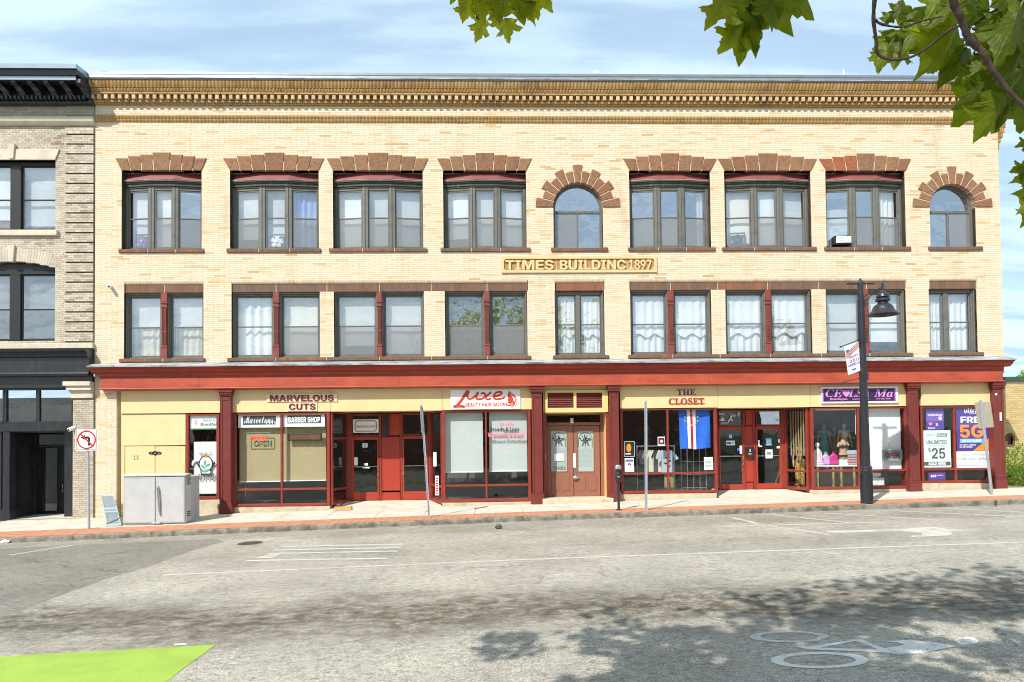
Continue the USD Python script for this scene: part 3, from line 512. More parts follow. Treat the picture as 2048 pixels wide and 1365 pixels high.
# mortar backing wall with openings, 0.40 deep (reveals)
Z_W0 = Z_FASC+0.3
wallp = sbox(XL, Z_W0, XR, Z_TOP-0.25).difference(unary_union(holes))
obj('wall', MB().prism(wallp, 0.008, 0.42), 'buff_mortar', B)
PIER = R(190, 780, 233, 1034); PX0, PX1 = XL+0.01, PIER[1]
obj('wall', MB().box(XL+0.008, PX1-0.008, 0.008, 0.6, z_base(-12.5)-0.1, Z_W0-0.002), 'buff_mortar', B, label='narrow brick pier at the left end of the shopfronts')
# bricks, laid in running bond around the openings; returns at the jambs run deep
U = unary_union(blocked); bricks = []; RH, BL = 0.0632, 0.362
def tone_at(x, z):
    n = float(meshkit.fbm(np.array([x*1.1, z*5.5, 0.5]), 3, 3)); t = rnd.random()**1.7*0.60 + (n-0.5)*0.85
    if rnd.random() < 0.055: t = rnd.uniform(0.66, 0.97)
    return min(max(t, 0), 1)
def lay(x0, x1, z0, z1, U, out, rh=RH, bl=BL, gap=0.008, y0=0.0, deep=0.40, tone=tone_at):
    row, z = 0, z0
    while z+rh <= z1+0.004:
        zm = z+rh/2; line = LineString([(x0, zm), (x1, zm)]); free = line.difference(U) if U is not None else line
        segs = [(g.coords[0][0], g.coords[-1][0]) for g in getattr(free, 'geoms', [free]) if g.length > 0.03]
        off = (0 if row % 2 else bl/2)+rnd.uniform(-0.03, 0.03)
        for a, b in segs:
            k = math.floor((a-x0-off)/bl); cuts_ = [a]; mn = min(0.07, (b-a)*0.45)
            while x0+off+k*bl < b:
                q_ = x0+off+k*bl
                if a+mn < q_ < b-mn: cuts_.append(q_)
                k += 1
            for s, e in zip(cuts_, cuts_[1:]+[b]):
                if e-s > 0.01:
                    jamb = (abs(s-a) < 1e-6 and a > x0+0.01) or (abs(e-b) < 1e-6 and b < x1-0.01)
                    out.append((s+(0 if abs(s-a) < 1e-6 else gap/2), e-(0 if abs(e-b) < 1e-6 else gap/2), y0-rnd.uniform(0.000, 0.004), deep if jamb else 0.08, z+gap*0.4, z+rh-gap*0.4, tone(s, z), e-s > bl*0.9))
        z += rh; row += 1
lay(XL, XR, Z_FASC+0.88, Z_DENT-0.05, U, bricks)
lay(PX0, PX1, z_base(-12.5)+0.02, Z_FASC+0.0, None, bricks, deep=0.12)
whole = sorted([b for b in bricks if b[7]], key=lambda b: (b[0]-0.0)**2+(b[4]-EYE)**2)[:299]; near = set(map(id, whole))
rest = MB()
for b in bricks:
    if id(b) not in near: rest.box(*b[:6], tone=b[6], back=False)
for b in whole: obj('brick', MB().box(*b[:6], tone=b[6], back=False), 'buff_brick', B, tone=True)
obj('brickwork', rest, 'buff_brick', B, tone=True, kind='stuff')
# brownstone window heads of the third floor
def stone(name, poly, y0, y1, mat='brownstone', **kw):
    mb = MB(); m = trimesh.creation.extrude_polygon(poly, 0.004, engine='earcut')
    inner = poly.buffer(-0.014, join_style=2)
    mb.prism(poly, y0+0.014, y1, 0); 
    if not inner.is_empty and inner.geom_type == 'Polygon' and len(inner.exterior.coords) == len(poly.exterior.coords):
        a, b = np.array(poly.exterior.coords)[:-1], np.array(inner.exterior.coords)[:-1]
        k = int(np.argmin(np.linalg.norm(b-a[0], axis=1))); b = np.roll(b, -k, 0)
        if np.linalg.norm(b[1]-a[1]) > np.linalg.norm(b[-1]-a[1]): b = np.roll(b[::-1], 1, 0)
        n = len(a); v = [(p[0], y0+0.014, p[1]) for p in a]+[(p[0], y0+rnd.uniform(0, 0.006), p[1]) for p in b]
        f = [(i, (i+1) % n, n+(i+1) % n) for i in range(n)]+[(i, n+(i+1) % n, n+i) for i in range(n)]+[(n, n+i, n+i+1) for i in range(1, n-1)]; mb.add(v, f)
    t = kw.pop('t', rnd.random()*0.75); mb.t = [np.full(len(q), t) for q in mb.v]
    return obj(name, mb, mat, B, tone=True, **kw)
for wi, vs in enumerate(VOUS):
    for k, p in enumerate(vs):
        broken = wi == 6 and k in (0, 1, 2)
        stone('voussoir', p, -0.035, 0.20, t=0.97 if broken else rnd.random()*0.75, label='spalled orange-brown voussoir' if broken else None)
    x0, x1 = vs[0].bounds[0], vs[-1].bounds[2]
    obj('joint_mortar', MB().prism(unary_union([q.buffer(0.012, join_style=2) for q in vs]).buffer(-0.014, join_style=2), -0.018, 0.18), 'joint_mortar', B)
for c, r, zs_ in arcs:
    rings = []
    for k in range(13):
        a0, a1 = math.pi*k/13, math.pi*(k+1)/13; ro = r+(0.585 if k in (0, 12) else 0.60 if k == 6 else 0.545 if k % 2 == 0 else 0.385); ri = r; g = 0.010
        pts = [(c+ri*math.cos(a)-0*g, zs_+ri*math.sin(a)) for a in np.linspace(a0+g/ri, a1-g/ri, 4)]+[(c+ro*math.cos(a), zs_+ro*math.sin(a)) for a in np.linspace(a1-g/ro, a0+g/ro, 4)]
        p = Polygon(pts); rings.append(p); stone('voussoir', p, -0.035, 0.22)
    obj('joint_mortar', MB().prism(unary_union([q.buffer(0.012) for q in rings]).buffer(-0.014), -0.018, 0.20), 'joint_mortar', B)
def stones_run(name, x0, x1, z0, z1, y0, y1, cuts, mat, c=0.012):
    xs = [x0]+[q for q in cuts if x0+0.1 < q < x1-0.1]+[x1]
    for a, b in zip(xs[:-1], xs[1:]):
        t = rnd.random(); mb = MB().box(a+0.006, b-0.006, y0, y1, z0, z1, c=c, tone=t); obj(name, mb, mat, B, tone=True)
    for q in xs[1:-1]: obj('joint_mortar', MB().box(q-0.007, q+0.007, y0+0.006, y1, z0+0.004, z1-0.004), 'joint_mortar', B)
for x0, x1, s0, s1, v0, v1 in WIN3:
    a, b = Xa(s0, 503), Xa(s1, 503); stones_run('sill', a, b, Z_SILL3, z3s, -0.055, 0.30, [a+(b-a)*0.34, a+(b-a)*0.665], 'brownstone_streaked')
for x0, x1, s0, s1 in ARCH3: stones_run('sill', Xa(s0, 503), Xa(s1, 503), Z_SILL3, z3s, -0.055, 0.30, [], 'brownstone_streaked')
CUTS2 = [Xa(q, 575) for q in (327, 551, 653, 758, 862, 974, 1341.8, 1436.7, 1537, 1639, 1735)]
bull = MB()
for x0, x1, s0, s1 in RUNS2:
    a, b = Xa(x0, 575), Xa(x1, 575)
    stones_run('lintel', a, b, z2t, Z_LINT2, 0.05, 0.34, CUTS2, 'brownstone_streaked')
    stones_run('sill', Xa(s0, 722), Xa(s1, 722), Z_SILL2+0.002, z2s, -0.06, 0.30, CUTS2, 'brownstone_streaked')
    x, rr = a-0.0, 0.105                                              # rounded brick course above the lintel
    while x < b-0.03:
        e = min(x+0.068, b); prof = [(0.20, Z_LINT2+rr)]+[(rr-rr*math.sin(t)-0.004, Z_LINT2+rr-rr*(1-math.cos(t))) for t in np.linspace(math.pi/2, 0, 5)][::1]+[(0.20, Z_LINT2+0.002)]
        prof = [(0.2, Z_LINT2+rr-0.004)]+[(0.05+0.05*math.cos(t)-0.05-0.0+(0.0), 0) for t in []]+[(rr*(1-math.cos(t))*0.6, Z_LINT2+rr-0.004-(rr-0.006)*math.sin(t)) for t in np.linspace(0, math.pi/2, 5)]+[(0.2, Z_LINT2+0.002)]
        bull.profile(prof, x+0.003, e-0.003, tone_at(x*5, 3.0)*0.8+0.15); x = e
obj('rounded_brick_course', bull, 'buff_brick', B, tone=True, kind='stuff')

# cornice of moulded golden brick
Yc = {}
X0c, X1c = Xa(176, 200)+0.0, XR
def zpx(y): return EYE+P(1024, y)[1]-EYE
zc = [zpx(q) for q in (160.5, 166, 174, 187, 193.5, 197.5, 206.5, 214)]
cor = MB(); dent = MB()
def ribs(z0, z1, p0, p1, w, gap, round_=0.03, out=cor, ends=(0.0, 0.0), flatc=False, base=0.0):
    xa, xb = XL-ends[0], XR+ends[1]; n = int((xb-xa)/w); w2 = (xb-xa)/n
    for i in range(n):
        a, b = xa+i*w2+gap/2, xa+(i+1)*w2-gap/2; mid = (a+b)/2
        tn = min(max(0.35+0.5*(float(meshkit.fbm(np.array([a*0.6, z0*3, 1.]), 3, 11))-0.5)*2.0+rnd.uniform(-0.28, 0.28), 0), 1)
        if flatc: out.box(a, b, -p0, 0.05, z0, z1, 0.008, tone=tn); continue
        v = []
        for (x, dy) in ((a, round_), (a+(b-a)*0.25, 0.006), (mid, 0), (b-(b-a)*0.25, 0.006), (b, round_)):
            for t in (0, 0.35, 0.7, 1.0): v.append((x, -(p1+(p0-p1)*math.sin(t*math.pi/2))+dy, z0+(z1-z0)*t))
        f = []
        for k in range(4):
            for j in range(3): f += [(k*4+j, (k+1)*4+j, (k+1)*4+j+1), (k*4+j, (k+1)*4+j+1, k*4+j+1)]
        bi = len(v); v += [(a, 0.05, z1), (b, 0.05, z1), (a, 0.05, z0), (b, 0.05, z0)]
        f += [(3, 19, bi+1), (3, bi+1, bi), (0, bi+2, bi+3), (0, bi+3, 16), (0, 3, bi), (0, bi, bi+2), (16, bi+3, bi+1), (16, bi+1, 19)]
        out.add(v, f, tn)
CP = 0.37
ribs(zc[3], zc[2], CP, 0.30, 0.115, 0.005, 0.018, ends=(0.17, 0.34)); ribs(zc[4], zc[3]-0.004, 0.285, 0.245, 0.105, 0.005, 0.014, ends=(0.12, 0.26))
ribs(zc[5], zc[4]-0.004, 0.235, 0.235, 0.42, 0.010, ends=(0.09, 0.20), flatc=True)
cor.box(XL-0.07, XR+0.16, -0.13, 0.05, zc[6]+0.004, zc[5]-0.004, tone=0.95)
n = int((XR-XL+0.2)/0.222)
for i in range(n):
    a = XL-0.06+i*0.222; dent.box(a, a+0.112, -0.215, -0.1, zc[6]+0.004, zc[5]-0.006, 0.006, tone=rnd.random()*0.7+(0.3 if float(meshkit.fbm(np.array([a*0.5, 1, 1.]), 2, 5)) > 0.55 else 0))
ribs(zc[7]+0.055, zc[6]-0.001, 0.12, 0.12, 0.40, 0.010, ends=(0.05, 0.12), flatc=True); ribs(zc[7], zc[7]+0.052, 0.085, 0.06, 0.115, 0.008, 0.02, ends=(0.03, 0.06))
obj('cornice', cor, 'gold_brick', B, tone=True); obj('dentils', dent, 'pale_dentil', B, tone=True, kind='stuff')
strc = MB(); za, zb = Z_STR+0.0, zpx(246.5)
ribs((za+zb)/2+0.002, za, 0.085, 0.05, 0.115, 0.007, 0.015, out=strc); ribs(zb, (za+zb)/2-0.006, 0.06, 0.03, 0.115, 0.007, 0.012, out=strc); strc.box(XL, XR, -0.04, 0.05, za+0.004, za+0.04, tone=0.35)
obj('string_course', strc, 'gold_brick', B, tone=True)
fl = MB(); fl.profile([(0.2, zc[2]+0.002), (-CP-0.02, zc[2]+0.002), (-CP-0.035, zc[2]+0.05), (-CP-0.02, zc[1]), (0.2, zc[1]+0.03)], XL-0.2, XR+0.36)
obj('cornice_flashing', fl, 'flashing_grey', B)
obj('cornice_drip', MB().box(XL-0.2, XR+0.36, -CP-0.042, -CP-0.037, zc[2]+0.035, zc[2]+0.062), 'flashing_white', B)
fl = MB(); fl.profile([(0.3, zc[1]+0.034), (-CP+0.02, zc[1]+0.004), (-CP-0.01, zc[1]+0.03), (-CP-0.005, zc[0]+0.02), (0.0, zc[0]+0.035), (0.3, zc[0]+0.03)], XL-0.2, XR+0.37); obj('gutter', fl, 'flashing_grey', B)
# end of the cornice on the side street, stepping down to a corbel at the corner
cb = MB()
for k, (p, z0, z1) in enumerate([(0.34, zpx(252), zc[7]-0.004), (0.30, zpx(262), zpx(252)-0.003), (0.24, zpx(272), zpx(262)-0.003), (0.16, zpx(282), zpx(272)-0.003), (0.10, zpx(296), zpx(282)-0.003), (0.05, zpx(312), zpx(296)-0.003)]):
    for j in range(3): cb.box(XR+0.002+p*j/3, XR+p*(j+1)/3-0.008, 0.05, 0.5, z0, z1, 0.01, tone=rnd.uniform(0.4, 0.9))
obj('corner_corbel', cb, 'gold_brick', B, tone=True)
sh = MB(); sh.box(XR-0.4, XR-0.001, 0.43, 16, -0.3, Z_TOP-0.3); sh.box(XL+0.001, XL+0.4, 0.43, 16, -0.5, Z_TOP-0.3); sh.box(XL+0.402, XR-0.402, 15.6, 16, -0.3, Z_TOP-0.31)
obj('side_wall', sh, 'opposite_brick', B); obj('roof', MB().box(XL+0.002, XR-0.002, 0.3, 16.1, Z_TOP-0.29, Z_TOP-0.12), 'slate', B)

# carved name panel
def carve():
    x0, x1, z0, z1 = plaque; fr = sbox(x0, z0, x1, z1)
    t = 0.085; ins = Polygon([(x0+t+0.05, z0+t), (x1-t-0.03, z0+t), (x1-t, z0+t+0.04), (x1-t, z1-t-0.05), (x1-t-0.06, z1-t), (x0+t+0.05, z1-t), (x0+t, z1-t-0.05), (x0+t, z0+t+0.05)])
    p = obj('name_panel', MB().prism(fr.difference(ins), -0.05, 0.05), 'yellow_stone', B, label='yellow stone name panel with raised letters between the upper windows')
    obj('panel_ground', MB().prism(ins.buffer(0.01), -0.004, 0.05), 'inscription_ground', p)
    lz0, lz1 = R(1010, 519.5, 1020, 541.5)[2:]; lz = (R(1100, 521, 1110, 540.8)[2:])
    for s, xa, xb in (('TIMES', 1010.5, 1106.5), ('BUILDINC', 1119.5, 1251), ('1897.', 1257.5, 1307.5)):
        w = MB(); a, b = Xa(xa, 530), Xa(xb, 530); words(w, s, (a, b, lz[0], lz[1]), -0.052, 0.0, weight=760); obj('letters', w, 'yellow_stone', p)
    for q in (1113, 1254): obj('joint_mortar', MB().box(Xa(q, 530)-0.006, Xa(q, 530)+0.006, -0.007, 0.04, z0+t, z1-t), 'joint_mortar', p)
carve()

# ---------------------------------------------------------------- windows
class Facet:                                                          # a plan line p -> q; d runs outward
    def __init__(s, p, q):
        s.p, s.q = np.array(p, float), np.array(q, float); s.L = float(np.linalg.norm(s.q-s.p)); s.u = (s.q-s.p)/s.L; s.n = np.array([s.u[1], -s.u[0]])
    def w(s, u, d, z): q = s.p+s.u*u+s.n*d; return (q[0], q[1], z)
    def box(s, mb, u0, u1, d0, d1, z0, z1, c=0.0, tone=0.5):
        t = MB().box(u0, u1, -d1, -d0, z0, z1, c); v, f, _ = t.arr(); return mb.add([s.w(a, -b, e) for a, b, e in v], f, tone)
    def quad(s, mb, u0, u1, d, z0, z1): return mb.quad(s.w(u0, d, z0), s.w(u1, d, z0), s.w(u1, d, z1), s.w(u0, d, z1))
    def drape(s, mb, u0, u1, d, z0, z1, folds=6, amp=0.03, hem=0.0, seed=0):
        n, m = max(int(folds*6), 12), 5; r = random.Random(seed); ph = r.random()*6; v = []
        for j in range(m):
            for i in range(n+1):
                t = i/n; zz = z0+(z1-z0)*j/(m-1)+(hem*math.sin(t*folds*3.1+ph)*(1 if j == 0 else 0))
                v.append(s.w(u0+(u1-u0)*t, d+amp*math.sin(t*folds*2*math.pi+ph)*(0.6+0.4*math.sin(t*7+ph*2)), zz))
        k = n+1; f = [(j*k+i, j*k+i+1, (j+1)*k+i+1) for j in range(m-1) for i in range(n)]+[(j*k+i, (j+1)*k+i+1, (j+1)*k+i) for j in range(m-1) for i in range(n)]
        return mb.add(v, f)
def hung_sash(F, fr, u0, u1, z0, z1, parent_later, kind, st=0.05, seed=0, meet=0.5, screen=True, outer=0.03):
    """double-hung sash between u0..u1: frame bars into fr; returns closures that add the panes and what hangs behind them."""
    zm = z0+(z1-z0)*meet
    for a, b in ((u0, u0+st), (u1-st, u1)): F.box(fr, a, b, -0.04, 0.012, z0, z1, 0.006)
    F.box(fr, u0+st, u1-st, -0.04, 0.010, z1-st, z1, 0.006); F.box(fr, u0+st, u1-st, -0.04, 0.014, z0, z0+st*1.25, 0.006); F.box(fr, u0+st, u1-st, -0.04, 0.016, zm-0.020, zm+0.020, 0.005)
    a, b = u0+st, u1-st; parent_later.append((F, a, b, zm, z0+st*1.2, z1-st, kind, seed, screen))
def finish_panes(parts, parent, mirror='window_glass'):
    for F, a, b, zm, z0, z1, kind, seed, screen in parts:
        r = random.Random(seed); glass = 'mirror_glass' if kind in ('sky', 'halfsky', 'skycurtain') else mirror
        for q0, q1 in ((zm, z1), (z0, zm)): obj('pane', F.quad(MB(), a, b, -0.012, q0, q1), glass, parent)
        if screen: obj('insect_screen', F.quad(MB(), a, b, 0.004, z0, zm-0.02), 'insect_screen', parent)
        d = -0.16; a2, b2 = a-0.03, b+0.03
        if kind == 'blind': obj('roller_blind', F.drape(MB(), a2, b2, d, z0+(z1-z0)*r.choice([0, 0, 0.02, 0.06, 0.16]), z1+0.05, 1.3, r.uniform(0.002, 0.012), seed=seed), r.choice(['blind_white', 'blind_white', 'blind_warm', 'blind_grey']), parent)
        elif kind == 'blindgrey': obj('roller_blind', F.quad(MB(), a2, b2, d, z0, z1+0.05), 'blind_grey', parent)
        elif kind == 'halfblind':
            obj('roller_blind', F.quad(MB(), a2, b2, d, zm+0.03, z1+0.05), 'blind_grey', parent); obj('curtain', F.drape(MB(), a2, b2, d-0.08, z0, zm+0.1, 5, 0.035, seed=seed), 'curtain_cream', parent)
        elif kind == 'lace': obj('curtain', F.drape(MB(), a2, b2, d, z0, z1+0.05, 5, 0.030, seed=seed), 'curtain_white', parent); obj('valance', F.drape(MB(), a2, b2, d+0.07, z0+(z1-z0)*0.30, z1+0.05, 4, 0.02, hem=0.07, seed=seed+5), 'curtain_white', parent)
        elif kind == 'curtain': obj('curtain', F.drape(MB(), a2, b2, d, z0, z1+0.05, 4, 0.045, seed=seed), 'curtain_white', parent)
        elif kind == 'bluecurtain': obj('curtain', F.drape(MB(), a2, b2, d, z0, z1+0.05, 4, 0.045, seed=seed), 'curtain_blue', parent)
        elif kind == 'halfsky': obj('roller_blind', F.quad(MB(), a2, b2, d, z0, z1-(z1-z0)*0.30), 'blind_grey', parent)
        elif kind == 'skycurtain': obj('curtain', F.drape(MB(), a+(b-a)*0.72, b2, d, z0, z1+0.05, 2, 0.03, seed=seed), 'curtain_white', parent)
        elif kind == 'slats':
            sl = MB(); z = z0
            while z < z1: F.box(sl, a2, b2, d-0.012, d+0.012, z, z+0.006); z += 0.034
            obj('venetian_blind', sl, 'blind_grey', parent)
KIND3 = [('blind', 'blind', 'sky'), ('blind', 'blind', 'bluecurtain'), ('blind', 'blind', 'blind'), ('blind', 'blind', 'blind'), ('sky', 'sky', 'skycurtain'), ('blind', 'blind', 'blind'), ('halfsky', 'sky', 'curtain')]
BAY = []
for wi, (x0, x1, s0, s1, v0, v1) in enumerate(WIN3):
    a, b = Xa(x0, 420), Xa(x1, 420); w = b-a; xa, xb = a+0.352*w, a+0.652*w; ys, yc = 0.27, 0.13
    Fs = [Facet((a, ys), (xa, yc)), Facet((xa, yc), (xb, yc)), Facet((xb, yc), (b, ys))]; BAY.append(Fs)
    zh = Z_LINT3-0.52; fr, later = MB(), []
    for k, F in enumerate(Fs):
        l, r = (0.10 if k == 0 else 0.10), (0.10 if k == 2 else 0.10)
        F.box(fr, 0.0 if k != 1 else 0.004, l, -0.06, 0.05, z3s, zh, 0.012); F.box(fr, F.L-r, F.L if k != 1 else F.L-0.004, -0.06, 0.05, z3s, zh, 0.012)
        F.box(fr, l, F.L-r, -0.06, 0.03, zh-0.085, zh-0.002, 0.01); F.box(fr, l, F.L-r, -0.06, 0.035, z3s+0.001, z3s+0.06, 0.01)
        hung_sash(F, fr, l+0.004, F.L-r-0.004, z3s+0.062, zh-0.088, later, KIND3[wi][k], 0.042, wi*10+k, 0.52, screen=(wi, k) not in ((0, 0), (1, 1), (5, 0), (6, 0)))
    W = obj('window', fr, 'sash_grey', B, label='bowed three-light window under a fan of brownstone voussoirs'); finish_panes(later, W)
    # metal entablature and red frieze over the bay
    ent = MB(); fz = MB(); fl = MB()
    def sweep(mb, plan, z0, z1): mb.add([(x, y, z) for z in (z0, z1) for x, y in plan], [(i, (i+1) % len(plan), len(plan)+(i+1) % len(plan)) for i in range(len(plan))]+[(i, len(plan)+(i+1) % len(plan), len(plan)+i) for i in range(len(plan))]+[(0, i+1, i) for i in range(1, len(plan)-1)]+[(len(plan), len(plan)+i, len(plan)+i+1) for i in range(1, len(plan)-1)])
    def plan(o): return [(a+0.002, 0.39), (a+0.002, ys-o), (xa, yc-o), (xb, yc-o), (b-0.002, ys-o), (b-0.002, 0.39)]
    h0, h1 = zh, Z_LINT3-0.30
    for o, f0, f1 in ((0.06, 0.0, 0.22), (0.09, 0.225, 0.42), (0.085, 0.425, 0.60), (0.12, 0.605, 0.80), (0.155, 0.805, 1.0)): sweep(ent, plan(o), h0+(h1-h0)*f0, h0+(h1-h0)*f1)
    obj('cornice_hood', ent, 'bronze_green', W)
    sweep(fl, plan(0.165), h1+0.001, h1+0.016); obj('hood_flashing', fl, 'flashing_white', W)
    A, Bq = plan(0.15), plan(0.02); pts0 = A[1:5]; pts1 = [(a+0.05, 0.33), (xa-0.05, 0.14), (xb+0.05, 0.14), (b-0.05, 0.33)]
    fz.add([(x, y, h1+0.017) for x, y in pts0]+[(x, y, Z_LINT3-0.004) for x, y in pts1], [(i, i+1, 5+i) for i in range(3)]+[(i, 5+i, 4+i) for i in range(3)]); obj('hood_roof', fz, 'frieze_red', W)
    wf = MB(); wf.box(xa-0.3, xb+0.3, 0.045, 0.06, Z_LINT3-0.018, Z_LINT3-0.003); obj('lead_strip', wf, 'flashing_white', W)
for wi, ((c, r, zs_), (x0, x1, s0, s1)) in enumerate(zip(arcs, ARCH3)):
    fr = MB(); y = 0.24; a, b = c-r, c+r; zt_ = zpx(423)+(0 if wi == 0 else 0)
    ztr = zs_-0.10
    outer = sbox(a+0.002, z3s+0.001, b-0.002, zs_).union(Point(c, zs_).buffer(r-0.002, 32)).intersection(sbox(a, z3s, b, zs_+3)); t = 0.075
    inner = sbox(a+t, z3s+0.06, b-t, ztr-0.04).union(sbox(a+t, ztr+0.04, b-t, zs_)).union(Point(c, zs_).buffer(r-t, 32).intersection(sbox(a, ztr+0.04, b, zs_+3)))
    fr.prism(outer.difference(inner), y-0.05, y+0.04)
    fr.prism(outer.difference(outer.buffer(-0.045)), y-0.08, y-0.052); fr.box(c-0.025+(0.0 if wi == 0 else -0.03), c+0.025+(0 if wi == 0 else -0.03), y-0.045, y+0.03, z3s+0.06, ztr-0.038, 0.005)
    W = obj('arched_window', fr, 'sash_grey', B, label='round-arched window with brownstone surround'); F = Facet((a, y), (b, y))
    obj('pane', MB().add([(p[0], y, p[1]) for p in np.array(Point(c, zs_).buffer(r-t+0.01, 16).intersection(sbox(a, ztr+0.03, b, zs_+3)).exterior.coords)[:-1]], [(0, i, i+1) for i in range(1, len(Point(c, zs_).buffer(r-t+0.01, 16).intersection(sbox(a, ztr+0.03, b, zs_+3)).exterior.coords)-2)]), 'mirror_glass', W)
    for u0, u1 in ((t, r-0.02), (r+0.02, 2*r-t)): obj('pane', F.quad(MB(), u0, u1, 0.0, z3s+0.055, ztr-0.035), 'mirror_glass', W)
    u0, u1 = ((t, r-0.02), (r+0.02, 2*r-t))[wi]; obj('insect_screen', F.quad(MB(), u0, u1, 0.03, z3s+0.055, ztr-0.035), 'insect_screen', W)
    if wi == 1: obj('curtain', F.drape(MB(), t, t+0.20, -0.15, z3s, ztr, 2, 0.03, seed=3), 'curtain_white', W)
KIND2 = [('halfblind', 'halfblind'), ('curtain', 'blind'), ('blind', 'blind'), ('slats', 'slats'), ('lace', 'lace'), ('lace', 'lace'), ('blind', 'blind')]
for wi, (x0, x1, p0, p1) in enumerate(WIN2):
    a, b, pa, pb = Xa(x0, 650), Xa(x1, 650), Xa(p0, 650), Xa(p1, 650)
    for k, (l, r) in enumerate(((a, pa+0.03), (pb-0.03, b))):
        F = Facet((l, 0.22), (r, 0.22)); fr, later = MB(), []; L = F.L; e = 0.075
        F.box(fr, 0.002, e, -0.06, 0.07, z2s+0.001, z2t-0.001, 0.01); F.box(fr, L-e, L-0.002, -0.06, 0.07, z2s+0.001, z2t-0.001, 0.01); F.box(fr, e, L-e, -0.06, 0.06, z2t-0.10, z2t-0.002, 0.01); F.box(fr, e, L-e, -0.06, 0.065, z2s+0.001, z2s+0.055, 0.01)
        F.box(fr, 0.004, 0.045, 0.072, 0.13, z2s+0.001, z2t-0.001, 0.008); F.box(fr, L-0.045, L-0.004, 0.072, 0.13, z2s+0.001, z2t-0.001, 0.008); F.box(fr, 0.045, L-0.045, 0.062, 0.13, z2t-0.045, z2t-0.002, 0.008)
        hung_sash(F, fr, e+0.003, L-e-0.003, z2s+0.057, z2t-0.103, later, KIND2[wi][k], 0.05, 100+wi*10+k, 0.495, screen=wi in (2, 3) or (wi == 1 and k == 1))
        W = obj('window', fr, 'sash_grey', B); finish_panes(later, W, 'window_glass')
    cx, hw = (pa+pb)/2, (pb-pa)/2; q = MB(); h = z2t-z2s; zz = lambda t: z2s+h*t
    q.box(cx-hw*0.92, cx+hw*0.92, 0.02, 0.30, zz(0.002), zz(0.16), 0.008); q.box(cx-hw*0.72, cx+hw*0.72, 0.035, 0.30, zz(0.16)+0.002, zz(0.845), 0.006)
    q.box(cx-hw*0.92, cx+hw*0.92, 0.02, 0.30, zz(0.86), zz(0.998), 0.008); q.box(cx-hw*1.02, cx+hw*1.02, 0.008, 0.30, zz(0.835), zz(0.858), 0.006); q.box(cx-hw*1.0, cx+hw*1.0, 0.008, 0.30, zz(0.775), zz(0.80), 0.006); q.box(cx-hw*1.0, cx+hw*1.0, 0.008, 0.30, zz(0.163), zz(0.185), 0.006)
    q.box(cx-hw*0.9, cx+hw*0.9, 0.028, 0.03, zz(0.19), zz(0.20))
    for k in range(4): q.box(cx-hw*0.62+k*hw*0.34, cx-hw*0.62+k*hw*0.34+hw*0.20, 0.018, 0.034, zz(0.43), zz(0.765), 0.004)
    for i in range(4):
        for j in range(7): q.box(cx-hw*0.60+i*hw*0.34, cx-hw*0.60+i*hw*0.34+hw*0.20, 0.014, 0.034, zz(0.215+j*0.029), zz(0.215+j*0.029+0.017), 0.003)
    obj('iron_mullion', q, 'mullion_red', B)
for wi, (x0, x1, p0, p1) in enumerate(DBL2):
    a, b, pa, pb = Xa(x0, 650), Xa(x1, 650), Xa(p0, 650), Xa(p1, 650); F = Facet((a, 0.22), (b, 0.22)); fr, later = MB(), []; e = 0.085; m0, m1 = pa-a, pb-a; L = F.L
    F.box(fr, 0.002, e, -0.06, 0.07, z2s+0.001, z2t-0.001, 0.01); F.box(fr, L-e, L-0.002, -0.06, 0.07, z2s+0.001, z2t-0.001, 0.01); F.box(fr, e, L-e, -0.06, 0.06, z2t-0.11, z2t-0.002, 0.01); F.box(fr, e, L-e, -0.06, 0.065, z2s+0.001, z2s+0.06, 0.01); F.box(fr, m0, m1, -0.06, 0.06, z2s+0.062, z2t-0.112, 0.01)
    F.box(fr, 0.004, 0.045, 0.072, 0.13, z2s+0.001, z2t-0.001, 0.008); F.box(fr, L-0.045, L-0.004, 0.072, 0.13, z2s+0.001, z2t-0.001, 0.008)
    for k, (u0, u1) in enumerate(((e+0.003, m0-0.003), (m1+0.003, L-e-0.003))): hung_sash(F, fr, u0, u1, z2s+0.063, z2t-0.113, later, 'lace' if wi == 0 else 'curtain', 0.038, 200+wi*10+k, 0.5, screen=False)
    W = obj('window', fr, 'sash_grey', B); finish_panes(later, W)
# rooms behind the upper windows
rm = MB()
for z0, z1 in ((Z_SILL2-0.3, Z_SILL2+2.95), (Z_SILL3-0.35, Z_SILL3+3.2)):
    rm.box(XL+0.45, XR-0.45, 0.50, 4.5, z0, z0+0.02); rm.box(XL+0.45, XR-0.45, 0.50, 4.5, z1, z1+0.02); rm.box(XL+0.45, XR-0.45, 4.5, 4.52, z0, z1)
    for q in (430, 655, 868, 1085, 1235, 1436, 1638, 1840): X = Xa(q, 650); rm.box(X-0.05, X+0.05, 0.44, 4.5, z0+0.02, z1)
obj('room_walls', rm, 'room_paint', B)
